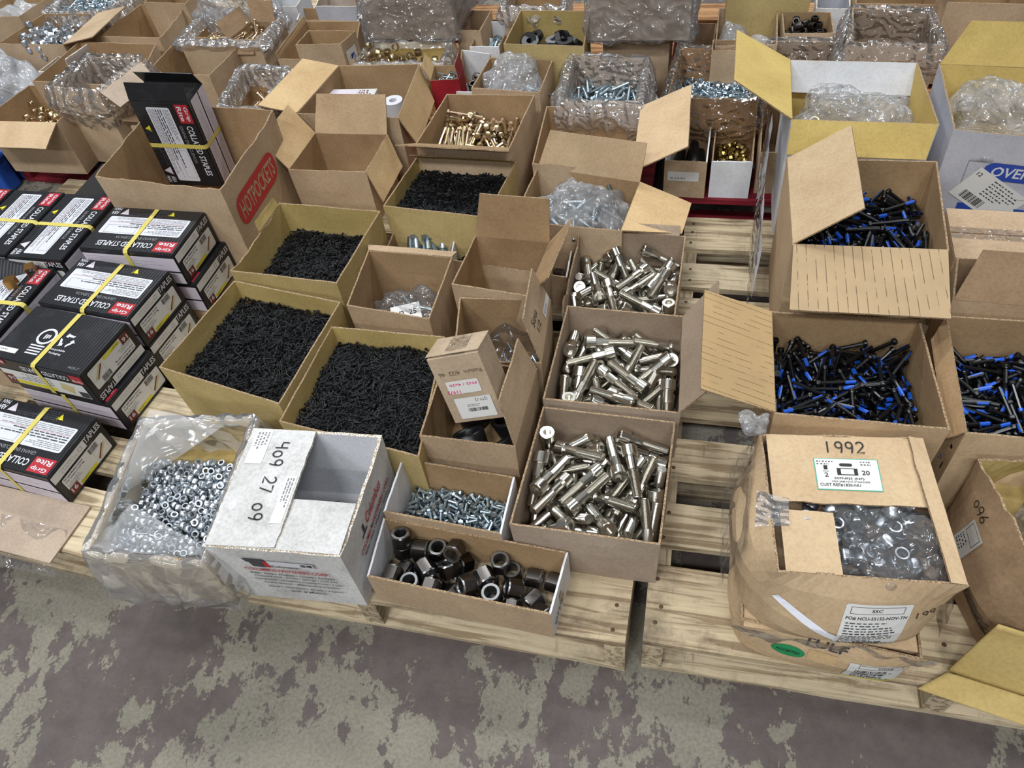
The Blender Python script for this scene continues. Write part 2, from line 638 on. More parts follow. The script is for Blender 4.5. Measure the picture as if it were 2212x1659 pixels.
class Print:
    def __init__(self):
        self.v, self.f, self.fm, self.mats = [], [], [], []

    def mi(self, m):
        if m not in self.mats:
            self.mats.append(m)
        return self.mats.index(m)

    def poly(self, pts, m, z=1):
        b = len(self.v)
        self.v += [(x, y, z * 0.00035) for x, y in pts]
        self.f.append(tuple(range(b, b + len(pts))))
        self.fm.append(self.mi(m))

    def rect(self, x0, y0, x1, y1, m, z=1):
        self.poly([(x0, y0), (x1, y0), (x1, y1), (x0, y1)], m, z)

    def rrect(self, x0, y0, x1, y1, m, z=1, r=0.005):
        pts = []
        for cx, cy, a0 in ((x1 - r, y0 + r, -90), (x1 - r, y1 - r, 0), (x0 + r, y1 - r, 90), (x0 + r, y0 + r, 180)):
            for k in range(4):
                a = math.radians(a0 + 30 * k)
                pts.append((cx + r * math.cos(a), cy + r * math.sin(a)))
        self.poly(pts, m, z)

    def ring(self, x0, y0, x1, y1, w, m, z=2):
        self.rect(x0, y0, x1, y0 + w, m, z)
        self.rect(x0, y1 - w, x1, y1, m, z)
        self.rect(x0, y0 + w, x0 + w, y1 - w, m, z)
        self.rect(x1 - w, y0 + w, x1, y1 - w, m, z)

    def text(self, s, x, y, w, h, m, z=2, rot=0.0, bold=True, slant=0.0):
        """fit the words into a box w by h with lower left corner x, y, turned by rot"""
        vs, fs, gw, gh = glyphs(s, bold)
        b = len(self.v)
        ca, sa = math.cos(rot), math.sin(rot)
        for px, py in vs:
            qx, qy = px / gw * w + slant * py / gh * h, py / gh * h
            self.v.append((x + qx * ca - qy * sa, y + qx * sa + qy * ca, z * 0.00035))
        mi = self.mi(m)
        for q in fs:
            self.f.append(tuple(b + i for i in q))
            self.fm.append(mi)

    def lines(self, x0, y0, x1, y1, n, m, z=2, seed=1, fill=0.5):
        """rows of unreadably small print"""
        rnd = random.Random(seed)
        dy = (y1 - y0) / n
        for i in range(n):
            y = y1 - (i + 0.5) * dy
            x = x0
            end = x0 + (x1 - x0) * rnd.uniform(0.55, 1.0)
            while x < end:
                w = rnd.uniform(0.02, 0.09) * (x1 - x0) + dy * 0.2
                self.rect(x, y - dy * fill / 2, min(x + w, end), y + dy * fill / 2, m, z)
                x += w + dy * rnd.uniform(0.25, 0.6)

    def bars(self, x0, y0, x1, y1, m, z=2, seed=1, n=26):
        rnd = random.Random(seed)
        x = x0
        st = (x1 - x0) / n
        while x < x1:
            w = st * rnd.choice((0.3, 0.5, 0.9))
            self.rect(x, y0, min(x + w, x1), y1, m, z)
            x += w + st * rnd.choice((0.3, 0.5, 0.8))

    def stroke(self, pts, w, m, z=2):
        """a hand drawn stroke"""
        n = len(pts)
        L, Rr = [], []
        for i in range(n):
            a = Vector(pts[max(i - 1, 0)])
            b = Vector(pts[min(i + 1, n - 1)])
            d = (b - a)
            d = d.normalized() if d.length > 1e-9 else Vector((1, 0))
            nn = Vector((-d.y, d.x)) * w / 2
            L.append((pts[i][0] + nn.x, pts[i][1] + nn.y))
            Rr.append((pts[i][0] - nn.x, pts[i][1] - nn.y))
        for i in range(n - 1):
            self.poly([Rr[i], Rr[i + 1], L[i + 1], L[i]], m, z)

    def build(self, name, parent, M, label=None):
        o = mesh_obj(name, self.v, self.f, self.mats, self.fm, parent, mw=M)
        if label:
            o['label'] = label
        return o


def press_on(pr, name, part, M, lift=0.0012):
    """lay flat print onto a bulging wall: fine mesh dropped onto the part's surface"""
    from mathutils.bvhtree import BVHTree
    me = part.data
    tree = BVHTree.FromPolygons([v.co for v in me.vertices], [tuple(p.vertices) for p in me.polygons])
    bm = bmesh.new()
    vs = [bm.verts.new(v) for v in pr.v]
    for f, m in zip(pr.f, pr.fm):
        try:
            bm.faces.new([vs[i] for i in f]).material_index = m
        except ValueError:
            pass
    for _ in range(3):
        long = [e for e in bm.edges if e.calc_length() > 0.016]
        if not long:
            break
        bmesh.ops.subdivide_edges(bm, edges=long, cuts=1, use_grid_fill=True)
        bmesh.ops.triangulate(bm, faces=[f for f in bm.faces if len(f.verts) > 4])
    n = (M.to_3x3() @ Vector((0, 0, 1))).normalized()
    for v in bm.verts:
        p = M @ Vector((v.co.x, v.co.y, 0))
        hit = tree.ray_cast(p + n * 0.12, -n)
        q = hit[0] if hit[0] is not None else tree.find_nearest(p)[0]
        v.co = q + n * (lift + v.co.z)
    out = bpy.data.meshes.new(name)
    bm.to_mesh(out)
    bm.free()
    for m in pr.mats:
        out.materials.append(MATS[m])
    o = bpy.data.objects.new(name, out)
    COL.objects.link(o)
    o.parent = part
    return o


def face_matrix(o, x, n):
    """x,y plane -> plane at o with in-plane x axis and normal n"""
    n = Vector(n).normalized()
    x = Vector(x)
    x = (x - n * x.dot(n)).normalized()
    y = n.cross(x)
    m = Matrix((x, y, n)).transposed().to_4x4()
    m.translation = Vector(o) + n * 0.0006
    return m

# ------------------------------------------------------------------ measured box rims (metres): top z, base z, rim corners FL FR BR BL, flaps (side, angle, length, skew, skew)
BOX = {
    'nutbag': (0.315, 0.127, [(-1.019, 0.485), (-0.793, 0.499), (-0.835, 0.815), (-1.07, 0.777)], []),
    'white': (0.335, 0.127, [(-0.791, 0.519), (-0.537, 0.536), (-0.546, 0.796), (-0.811, 0.779)], [(3, -89.202, 0.134, 0.008, -0.001)]),
    'hextray': (0.248, 0.127, [(-0.527, 0.68), (-0.292, 0.665), (-0.292, 0.792), (-0.528, 0.805)], []),
    'nuttray': (0.226, 0.127, [(-0.524, 0.556), (-0.179, 0.537), (-0.168, 0.66), (-0.532, 0.68)], []),
    'chrome1': (0.283, 0.127, [(-0.274, 0.669), (-0.006, 0.667), (0.001, 0.936), (-0.262, 0.943)], []),
    'chrome2': (0.283, 0.127, [(-0.266, 0.962), (0.009, 0.958), (-0.001, 1.227), (-0.259, 1.235)], [(1, 32.501, 0.121, -0.004, 0.005)]),
    'chrome3': (0.283, 0.127, [(-0.274, 1.241), (-0.02, 1.241), (-0.014, 1.497), (-0.273, 1.502)], []),
    'screwL': (0.3, 0.127, [(-1.129, 0.936), (-0.807, 0.869), (-0.781, 1.179), (-1.08, 1.226)], []),
    'screwM': (0.285, 0.127, [(-0.799, 0.836), (-0.479, 0.788), (-0.513, 1.11), (-0.786, 1.114)], []),
    'screwB': (0.315, 0.127, [(-1.093, 1.243), (-0.804, 1.224), (-0.785, 1.501), (-1.077, 1.516)], []),
    'screwT': (0.315, 0.127, [(-0.785, 1.521), (-0.502, 1.492), (-0.474, 1.732), (-0.758, 1.742)], [(2, 69.279, 0.005, 0.011, 0.055)]),
    'coupling': (0.3, 0.127, [(-0.487, 0.827), (-0.293, 0.826), (-0.288, 1.028), (-0.49, 1.032)], [(1, -13.283, 0.106, 0.024, -0.015)]),
    'zipbox': (0.3, 0.127, [(-0.47, 1.028), (-0.281, 1.042), (-0.294, 1.232), (-0.505, 1.221)], [(1, -17.724, 0.106, 0.028, -0.009)]),
    'tallflap': (0.315, 0.127, [(-0.528, 1.246), (-0.344, 1.223), (-0.325, 1.413), (-0.514, 1.423)], [(2, 6.045, 0.117, -0.004, -0.023), (1, 37.917, 0.091, -0.011, 0.006)]),
    'bagbox': (0.3, 0.127, [(-0.764, 1.169), (-0.555, 1.144), (-0.556, 1.357), (-0.777, 1.365)], []),
    'bolttray': (0.225, 0.127, [(-0.778, 1.425), (-0.604, 1.432), (-0.608, 1.558), (-0.78, 1.554)], []),
    'nutstray': (0.225, 0.127, [(-0.597, 1.429), (-0.287, 1.39), (-0.291, 1.529), (-0.611, 1.554)], []),
    'empty3': (0.3, 0.127, [(-1.127, 1.684), (-0.891, 1.685), (-0.887, 1.873), (-1.118, 1.872)], [(2, 13.335, 0.114, -0.014, -0.029), (3, 35.966, 0.106, -0.004, -0.003), (1, 156.482, 0.093, -0.019, -0.031)]),
    'goldbox': (0.36, 0.127, [(-0.75, 1.735), (-0.486, 1.725), (-0.469, 1.992), (-0.73, 1.993)], [(0, 60.2, 0.103, -0.018, 0.028)]),
    'bagflap': (0.3, 0.127, [(-0.441, 1.501), (-0.165, 1.482), (-0.139, 1.683), (-0.418, 1.737)], [(2, 9.52, 0.105, -0.011, -0.035), (1, 96.614, 0.14, 0.037, -0.041)]),
    'rearbox': (0.315, 0.127, [(-0.43, 1.725), (-0.161, 1.702), (-0.17, 2.016), (-0.442, 2.011)], [(1, 62.068, 0.153, 0.004, -0.01)]),
    'hotpocket': (0.44, 0.127, [(-1.519, 1.431), (-1.144, 1.401), (-1.153, 1.759), (-1.542, 1.778)], []),
    'blueF': (0.39, 0.127, [(0.167, 0.893), (0.45, 0.893), (0.433, 1.153), (0.162, 1.149)], [(3, 67.276, 0.143, 0.008, 0.005)]),
    'blueB': (0.44, 0.127, [(0.198, 1.291), (0.488, 1.296), (0.505, 1.597), (0.193, 1.595)], [(3, -52.394, 0.146, 0.01, -0.006), (0, 91.569, 0.185, -0.013, -0.022)]),
    'blueR': (0.39, 0.127, [(0.473, 0.889), (0.686, 0.889), (0.709, 1.169), (0.479, 1.167)], []),
    'flapR': (0.39, 0.127, [(0.497, 1.212), (0.709, 1.202), (0.718, 1.349), (0.522, 1.337)], [(0, -30.358, 0.098, 0.03, -0.025)]),
    'goggles': (0.46, 0.127, [(0.545, 1.69), (0.823, 1.643), (0.849, 1.955), (0.552, 1.982)], [(2, 20.507, 0.098, 0.031, -0.043)]),
    'whitey': (0.46, 0.127, [(0.201, 1.718), (0.518, 1.709), (0.505, 1.987), (0.202, 2.0)], [(3, 58.698, 0.165, 0.016, -0.02), (2, -157.751, 0.077, -0.024, -0.013), (0, 151.292, 0.078, -0.001, -0.011)]),
    'rodtray': (0.244, 0.127, [(-0.091, 1.862), (0.023, 1.859), (0.03, 2.173), (-0.069, 2.176)], []),
    'goldtray': (0.244, 0.127, [(0.034, 1.864), (0.142, 1.865), (0.153, 2.16), (0.04, 2.165)], []),
    'sidebox': (0.26, 0.127, [(0.156, 1.887), (0.215, 1.889), (0.218, 2.139), (0.165, 2.143)], []),
    'wide': (0.34, 0.127, [(-1.18, 1.909), (-0.853, 1.894), (-0.878, 2.204), (-1.148, 2.192)], [(3, 82.386, 0.127, 0.001, 0.006), (1, 157.128, 0.106, 0.005, -0.051)]),
    'redbox': (0.3, 0.127, [(-0.844, 2.177), (-0.753, 2.186), (-0.761, 2.275), (-0.857, 2.269)], [(1, -30.131, 0.027, -0.018, -0.014), (3, 32.494, 0.026, -0.002, 0.012)]),
    'bagwrap': (0.32, 0.127, [(-0.688, 2.096), (-0.473, 2.076), (-0.467, 2.267), (-0.672, 2.284)], []),
    'blacktray': (0.26, 0.127, [(-0.767, 2.182), (-0.678, 2.178), (-0.709, 2.425), (-0.818, 2.454)], []),
    'zinctray': (0.27, 0.127, [(-0.788, 2.453), (-0.685, 2.453), (-0.677, 2.631), (-0.779, 2.637)], []),
    'washbox': (0.36, 0.127, [(-0.624, 2.29), (-0.369, 2.274), (-0.383, 2.506), (-0.616, 2.519)], []),
    'boltbag': (0.33, 0.127, [(-0.398, 2.019), (-0.178, 2.012), (-0.181, 2.253), (-0.407, 2.276)], []),
    'screwbag': (0.33, 0.127, [(-0.103, 2.035), (0.146, 2.031), (0.158, 2.308), (-0.084, 2.321)], []),
    'goldnut': (0.28, 0.127, [(-1.154, 2.318), (-0.847, 2.319), (-0.856, 2.476), (-1.137, 2.465)], []),
    'smallbox': (0.36, 0.127, [(-1.332, 2.289), (-1.172, 2.295), (-1.153, 2.386), (-1.325, 2.392)], []),
    'midbox': (0.3, 0.127, [(-1.427, 2.31), (-1.147, 2.31), (-1.22, 2.582), (-1.434, 2.587)], []),
    'screwtray': (0.27, 0.127, [(-1.511, 2.66), (-1.258, 2.647), (-1.274, 2.751), (-1.534, 2.762)], []),
    'bagsbox': (0.34, 0.127, [(0.017, 2.311), (0.195, 2.321), (0.198, 2.547), (0.019, 2.561)], []),
    'darkbox': (0.34, 0.127, [(0.213, 2.387), (0.356, 2.388), (0.354, 2.524), (0.209, 2.531)], []),
    'liner': (0.4, 0.127, [(0.38, 2.21), (0.604, 2.193), (0.597, 2.386), (0.394, 2.417)], []),
    'liner2': (0.33, 0.127, [(0.17, 2.222), (0.364, 2.217), (0.361, 2.357), (0.178, 2.364)], []),
    'gbagL': (0.34, 0.127, [(-1.447, 1.936), (-1.303, 1.929), (-1.318, 2.167), (-1.489, 2.178)], []),
    'emptyL': (0.34, 0.127, [(-2.232, 2.081), (-1.815, 2.051), (-1.893, 2.34), (-2.225, 2.36)], []),
    'fewbolts': (0.34, 0.127, [(-1.824, 2.134), (-1.579, 2.127), (-1.558, 2.384), (-1.828, 2.39)], []),
    'linerL': (0.4, 0.127, [(-2.027, 1.94), (-1.844, 1.923), (-1.809, 2.126), (-2.004, 2.129)], [(1, 108.218, 0.106, -0.027, -0.056)]),
    'goldnutL': (0.32, 0.127, [(-2.299, 1.865), (-2.0, 1.863), (-2.012, 2.093), (-2.267, 2.092)], [(0, 103.276, 0.11, 0.018, 0.016)]),
    'nutL': (0.34, 0.127, [(-2.566, 2.345), (-2.275, 2.336), (-2.282, 2.587), (-2.532, 2.586)], [(1, 79.658, 0.139, 0.001, -0.008)]),
    'emptyL2': (0.34, 0.127, [(-2.167, 2.401), (-1.908, 2.384), (-1.933, 2.615), (-2.139, 2.656)], []),
    'wrapscrew': (0.36, 0.127, [(-1.787, 2.322), (-1.471, 2.306), (-1.474, 2.515), (-1.782, 2.545)], []),
    'top1': (0.34, 0.127, [(-2.535, 2.598), (-2.264, 2.598), (-2.263, 2.862), (-2.533, 2.874)], []),
    'top2': (0.34, 0.127, [(-2.846, 2.562), (-2.63, 2.565), (-2.606, 2.749), (-2.812, 2.757)], []),
    'top3': (0.36, 0.127, [(-2.097, 2.626), (-1.91, 2.608), (-1.908, 2.797), (-2.096, 2.806)], []),
    'top4': (0.3, 0.127, [(-1.662, 2.704), (-1.52, 2.707), (-1.534, 2.861), (-1.665, 2.866)], []),
    'top5': (0.3, 0.127, [(-1.444, 2.705), (-1.266, 2.699), (-1.298, 2.871), (-1.473, 2.878)], []),
    'top6': (0.36, 0.127, [(-0.682, 2.541), (-0.478, 2.535), (-0.494, 2.73), (-0.692, 2.74)], []),
    'top7': (0.38, 0.127, [(0.04, 2.542), (0.289, 2.533), (0.285, 2.713), (0.042, 2.726)], []),
    'top8': (0.3, 0.127, [(0.321, 2.638), (0.425, 2.629), (0.431, 2.777), (0.33, 2.782)], []),
    'top9': (0.32, 0.127, [(0.434, 2.622), (0.672, 2.608), (0.673, 2.804), (0.448, 2.816)], []),
    'top10': (0.38, 0.127, [(0.662, 2.489), (0.891, 2.467), (0.883, 2.681), (0.681, 2.692)], []),
    'fill1': (0.3, 0.127, [(-0.844, 2.507), (-0.757, 2.505), (-0.752, 2.655), (-0.832, 2.657)], []),
    'fill2': (0.3, 0.127, [(-0.067, 2.392), (0.014, 2.397), (0.017, 2.543), (-0.062, 2.545)], []),
}
# rest poses of loose parts in a container (position in 0.1 mm, quaternion), seven numbers each
SIM = {
    'chrome': [
        -32,40,128,38,-21,18,-37,-1143,666,128,19,40,36,20,734,-571,129,12,-4,-25,53,76,1097,129,2,0,-59,-8,-530,-666,126,35,-36,22,-24,626,549,128,14,-9,26,-52,
        749,-977,128,6,-7,-53,27,193,-661,439,36,-14,15,-43,-269,357,279,44,38,-3,14,-262,-614,133,31,-42,22,-19,635,48,129,59,9,-1,3,683,865,238,59,-9,-9,0,
        -747,464,207,26,2,-19,-51,1146,523,581,7,-40,6,43,-682,-1121,323,6,-8,23,55,832,-665,371,19,-27,36,-35,965,249,467,12,-29,-50,9,271,773,398,19,6,11,55,
        -836,-584,277,52,-22,-4,-21,-756,-40,129,10,-59,-6,-1,-81,668,588,28,25,42,-21,-1143,-420,463,31,31,-13,-39,1132,-538,668,26,31,-3,-44,-996,507,394,26,-43,-17,29,
        474,-661,483,5,-38,42,-20,749,-489,618,11,43,38,-12,836,-1121,641,10,22,-19,52,-685,-1121,588,0,-5,-23,55,-403,-132,421,55,8,-6,-22,-1144,878,795,38,21,-37,18,
        -322,136,446,10,56,-19,-3,519,828,567,17,-25,17,-49,570,262,320,7,14,-44,38,-409,-931,749,58,17,0,1,762,306,723,13,-27,52,6,-532,1118,444,49,-25,-20,-13,
        -484,818,756,57,8,-18,1,515,1120,716,59,3,7,-2,-278,478,552,14,-23,-27,46,686,881,807,16,58,-3,-4,-271,-636,757,29,6,50,14,-925,-593,572,24,-43,-20,28,
        1018,-660,891,8,-46,38,5,-655,-642,891,1,23,53,-17,-108,-198,1058,16,22,-42,-33,1145,-303,553,16,38,17,41,-795,275,631,24,-23,-39,32,-1146,-125,1084,40,-18,-31,28,
        860,250,985,35,0,22,-43,-477,188,687,32,35,-29,-23,-686,291,904,10,2,2,-59,-852,16,1212,21,-26,30,-40,502,304,824,50,-13,-20,22,339,-724,767,20,42,38,5,
        665,247,1191,3,-36,-48,-6,-335,-73,991,48,23,10,25,-401,638,1093,12,-1,36,47,353,-245,895,13,-2,30,50,782,1122,979,12,6,-56,18,-837,-416,1092,28,42,29,12,
        -792,-1118,985,13,56,-2,16,240,652,1098,39,29,-26,-24,121,-671,945,51,5,-21,-23,-636,1084,718,17,-16,40,38,
    ],
    'nut': [
        1102,362,171,42,-42,0,0,269,160,157,42,-5,-42,-5,434,-271,171,11,41,41,11,-719,311,171,4,-15,56,-15,-664,-262,171,10,-37,44,-12,1195,-76,171,21,21,-37,-37,
        80,-363,171,58,16,0,0,657,389,157,21,37,21,-37,838,-340,171,29,-29,-31,31,1496,348,171,2,2,42,42,-1014,40,157,6,42,6,-42,1446,-325,230,35,-44,3,-20,
        -1403,4,171,27,-27,33,-33,-166,10,171,12,12,-41,-41,-690,-403,513,41,11,-11,-41,466,388,471,21,-37,-21,-37,481,-289,499,40,-14,-40,-14,-312,-344,262,32,35,34,13,
        784,41,247,13,-10,-28,-51,-775,388,499,42,0,-42,0,-1518,-363,171,0,0,16,58,252,50,485,39,39,-18,-18,-396,340,721,2,44,37,-18,-19,-191,507,55,-1,14,20,
        -482,77,451,36,1,-41,25,-287,329,276,29,6,-40,-33,-1084,-386,499,37,21,37,-21,-1083,-361,171,0,0,58,16,-1478,-298,513,41,11,-11,-41,-903,-25,485,54,-14,6,-21,
        -1477,291,471,22,36,10,-41,-1125,335,513,42,-42,-2,2,-1150,403,171,41,-11,11,-41,-1478,351,781,42,-6,42,-6,
    ],
    'blue': [
        -167,-721,57,2,14,56,15,-875,5,56,45,-18,-14,32,-273,591,54,23,22,-36,-36,-49,37,57,8,1,-17,-57,-807,-857,57,5,-23,53,-15,71,-390,57,11,-46,36,-11,
        562,-133,56,28,11,-20,-48,892,241,57,36,-1,0,-48,727,-487,56,38,16,16,41,-705,134,57,34,-10,12,-47,899,-295,57,1,-46,-38,-1,751,753,116,29,-17,16,-47,
        350,971,54,1,3,42,42,-919,63,164,15,2,20,54,-987,-548,57,6,-25,52,-15,-92,802,138,20,-56,-2,7,-375,797,91,44,17,16,34,-359,167,132,14,27,-51,-10,
        -110,364,109,50,-19,-15,23,359,-806,56,31,-14,19,-46,279,354,54,41,-40,-13,12,-475,-833,113,49,20,-6,-27,-888,-239,154,56,-10,4,-19,-417,-192,57,1,-31,-52,0,
        77,-132,181,22,8,-10,54,644,-784,57,44,-1,-1,-41,160,-919,138,49,28,5,19,-154,-259,126,28,33,-26,-32,-9,-511,107,8,46,-38,0,656,272,57,18,-51,-26,8,
        -1218,-326,167,15,41,32,26,862,748,56,49,-20,-11,25,-775,-935,217,18,-10,3,56,345,565,57,15,-55,-18,3,860,-144,162,6,38,-45,-7,1057,-371,57,51,0,-1,32,
        -799,-571,157,25,-8,-19,51,1126,725,54,33,34,26,27,1107,-470,142,38,21,-12,-40,672,-819,174,5,10,-43,40,-320,-325,183,40,-43,-10,-7,453,1112,56,55,-23,-1,-1,
        4,-965,206,16,9,54,19,-1125,385,193,38,-24,-8,40,325,682,98,39,41,10,16,750,210,156,20,-53,-19,4,118,-24,157,55,-13,12,-16,-197,673,161,2,10,-33,49,
        -380,868,200,1,-3,55,-24,-710,-851,165,17,52,-24,-6,-830,205,234,30,20,-37,-30,-752,881,56,19,9,21,52,-520,-416,246,19,-28,39,-30,727,-992,192,57,-17,-2,-10,
        460,-111,171,40,-39,15,-18,-895,-216,270,59,-8,5,0,-438,977,212,23,-55,-1,4,73,422,149,24,14,-20,-49,-1204,1117,373,28,31,-29,31,-858,824,56,18,-7,-22,52,
        -920,-1026,224,16,-1,48,33,-1217,-478,326,5,43,36,22,280,-641,236,11,36,-47,0,473,53,223,13,-43,-29,27,929,-145,255,29,-24,26,-38,876,1038,170,22,-56,-3,-3,
        340,206,284,44,-22,-20,28,-140,-549,258,29,52,3,-3,-194,-440,210,56,-19,-7,2,-728,1119,182,55,-23,0,-1,-298,-114,272,44,-10,-2,40,-647,-17,277,31,-42,-13,25,
        -941,-704,249,6,-19,56,-9,658,782,212,48,34,6,11,1118,-819,208,11,33,-36,-33,1157,346,54,26,-27,32,-33,155,827,247,30,-2,9,51,602,277,237,5,26,54,-1,
        -932,739,56,8,-16,-53,22,26,-976,352,56,6,-16,14,556,-949,270,5,14,-41,-41,675,-516,192,54,7,-6,-24,10,171,277,45,21,-20,-27,-531,-266,325,46,-32,-18,11,
        -766,-341,330,54,11,-1,23,84,-293,167,22,2,-23,51,1218,621,360,21,-36,-22,37,265,-285,393,10,50,31,9,-649,218,218,13,-30,28,-42,964,4,507,53,17,19,12,
        -936,263,207,33,2,-26,-42,-344,801,297,44,-39,10,-3,534,267,352,36,-43,-14,15,1110,217,172,33,-34,-25,26,-883,698,166,53,24,-5,-11,204,-606,319,51,-13,-11,26,
        389,716,322,57,-2,3,-19,425,-374,217,13,-47,35,1,1011,-787,171,21,-25,46,-20,1218,-433,126,26,33,27,34,-763,-753,342,23,-4,-24,50,1128,620,267,42,21,-22,-31,
        -104,-731,296,2,-29,51,14,718,-445,329,14,24,-38,-37,-899,221,367,2,-1,-40,44,984,-561,256,42,-6,-8,-41,951,522,175,9,17,-54,-19,531,362,452,7,2,39,45,
        964,486,354,2,-21,-48,29,349,251,431,54,3,-19,-17,115,202,309,7,-33,-47,16,526,-427,337,37,-42,-13,17,-615,-727,384,56,-7,10,-18,381,-1051,393,58,-1,13,-5,
        801,405,448,11,-12,-54,20,-263,-1001,416,41,43,-6,-7,40,823,298,45,-25,15,-27,723,-693,408,14,-58,0,-3,1131,-571,393,28,-22,-18,45,-416,1009,358,6,-16,17,-55,
        455,948,324,2,-8,-56,19,-933,-935,350,16,9,6,-57,604,988,232,5,1,44,-40,538,-795,418,1,-3,-47,37,-255,-1053,527,25,54,-5,0,902,-271,476,51,-31,5,8,
        -1216,698,219,34,-27,-37,19,905,-384,496,2,-8,21,-56,-859,-782,455,15,6,12,-56,9,-26,431,36,44,11,13,-882,333,318,5,-1,-46,38,1125,-941,334,39,-8,-42,16,
        -390,-847,542,23,15,46,27,595,295,583,48,-36,-4,3,-584,383,246,6,-7,-59,10,-603,-1009,399,3,8,5,59,894,1121,250,5,-1,60,0,523,-81,387,23,49,21,-15,
        915,808,357,14,-8,11,-57,499,-220,446,24,48,20,-17,-897,1035,241,5,1,44,-41,231,-583,455,56,3,0,21,87,653,408,17,-4,55,-16,-1051,-333,371,26,38,22,30,
        840,-104,471,35,-43,-1,22,295,337,536,9,58,8,7,-749,547,246,57,7,-17,4,629,-346,440,16,-47,-31,15,-946,-699,461,46,34,-6,17,-888,616,277,7,-8,45,-38,
        -229,315,310,48,-28,1,-23,-293,-826,409,14,50,-22,21,-218,626,397,26,45,-25,-16,-1141,51,513,3,47,-37,2,-171,-589,384,45,-5,-2,-39,-708,-90,471,13,-34,44,-19,
        873,59,463,20,-9,-27,-49,832,177,423,11,2,36,-47,61,982,424,56,17,-1,12,-412,203,391,4,-22,-55,11,-926,194,522,26,-19,9,-50,39,355,543,4,-10,53,27,
        -362,647,352,9,-31,-47,-18,-201,-532,496,18,10,15,-54,-896,-1119,333,21,-52,-8,-18,240,-1121,708,60,0,-7,1,167,-427,511,12,-29,-36,37,713,1119,338,2,3,23,-55,
        171,823,442,9,-11,40,-42,-878,-119,497,20,-31,37,-29,707,-607,501,38,44,13,-4,-318,-314,462,6,1,-18,57,508,814,447,1,-51,-31,-3,158,-254,559,11,-15,-42,38,
        -796,984,380,41,35,-9,23,952,-141,511,56,-4,13,17,715,-917,452,4,11,15,57,-146,436,510,4,3,-21,-56,372,70,607,34,44,-10,-21,746,-1025,379,4,-8,-57,15,
        -358,520,425,22,-39,-40,2,-663,576,452,22,-27,-23,43,1130,721,457,39,16,22,36,472,44,700,41,-32,15,-26,-158,1119,410,1,2,-55,23,-1074,170,576,20,47,32,-3,
        -858,717,444,9,-57,-10,-15,-430,-583,505,14,-19,-28,47,-1005,893,444,49,0,-26,23,-442,-948,667,3,9,-23,-55,488,701,625,36,8,24,41,1079,-69,616,26,-20,-25,44,
        820,-1039,484,2,-6,45,-39,998,-277,612,27,21,16,47,-510,-89,570,47,18,17,27,634,834,558,16,-24,-50,15,-875,448,545,23,-44,27,-21,-886,994,448,53,-8,-26,6,
        291,624,577,51,18,-19,18,-367,476,642,18,29,-41,-28,962,1060,581,8,-19,35,44,1221,-135,510,42,-3,-3,-43,-458,-749,704,11,-23,50,22,-919,-398,665,48,34,2,13,
        1017,531,454,17,41,-39,10,57,803,566,14,-42,35,-20,762,-844,579,15,-22,36,-40,745,908,522,54,-4,-22,13,-146,-322,602,4,-59,-9,-8,91,-1018,649,8,-58,-2,12,
        -1092,656,509,29,31,25,34,719,-530,584,4,11,-46,37,-926,-898,603,17,3,54,20,114,142,596,7,31,44,27,155,-72,633,56,7,-17,-12,-1167,-401,552,32,24,-2,-45,
        939,-1058,594,6,16,2,58,-950,-1008,620,51,26,-18,0,-176,-658,570,13,-14,-49,29,-952,-100,745,32,22,29,35,-689,328,522,29,39,-34,-10,-209,708,556,29,-37,-25,29,
        -1028,560,604,48,12,7,33,191,626,641,33,-23,-12,43,939,715,576,54,19,8,17,-125,582,601,34,-18,13,-45,396,-796,693,58,3,16,4,894,866,592,53,21,11,14,
        308,940,668,2,7,59,-9,1023,-615,603,29,38,17,32,-103,586,716,17,45,35,7,-522,683,650,18,10,-10,-55,-324,-789,746,38,39,23,11,-323,123,623,36,-23,-36,23,
        943,796,670,22,-52,-18,7,-911,326,669,30,-24,-36,29,-710,786,750,25,-26,-37,30,134,-486,695,35,20,0,45,680,-532,723,0,-28,52,-13,-1217,456,557,42,-10,-18,-38,
        -125,102,735,3,-3,51,-31,-1219,561,620,29,32,42,4,195,-850,661,58,7,-1,-13,-847,-713,649,11,57,-5,15,1041,689,666,20,-22,52,-7,149,1118,659,55,-21,-12,-5,
        286,790,767,14,16,-39,-41,-521,-663,656,8,-15,57,-1,16,-134,695,47,-32,-18,-1,332,38,765,54,24,-11,3,961,-790,651,22,45,-30,-14,709,1116,675,34,-44,-13,-18,
        919,-890,736,12,-21,-32,44,-201,-393,703,3,14,55,-20,-167,755,738,10,-44,-35,18,844,-657,777,45,-20,-7,34,-1116,-802,682,26,-34,-38,18,-1193,697,667,1,44,-34,22,
        -899,-543,565,8,2,-8,-59,911,250,720,32,-13,-21,44,1120,-855,710,12,-33,-47,-12,-860,-816,685,10,58,-8,11,684,387,723,21,-38,39,-12,-700,-460,717,11,11,-30,-50,
        -1220,-801,630,5,-43,41,8,-590,-141,743,16,57,-2,-10,-63,-585,784,34,46,-5,-15,-391,-39,674,14,-58,-3,1,-812,-636,770,58,-10,0,13,-718,433,721,21,-25,-39,32,
    ],
    'gold': [
        -263,-211,79,41,12,10,41,512,-527,79,31,30,-30,-29,320,-284,79,9,-38,43,-13,-300,525,275,12,-43,-35,20,-892,-267,79,43,-12,9,-39,-477,-242,79,27,28,32,33,
        997,-526,79,43,10,-12,-39,754,-396,79,11,-38,-43,11,-1084,-526,79,10,-42,40,-12,431,551,145,26,37,-35,-17,18,-576,79,45,-11,-11,36,251,-594,277,18,51,-26,-7,
        717,584,225,25,31,-41,-17,1085,236,79,40,-10,-12,42,-224,-207,249,16,-48,31,-10,766,-123,266,14,33,-45,-17,-814,353,79,35,10,12,46,897,-289,200,34,-21,21,-39,
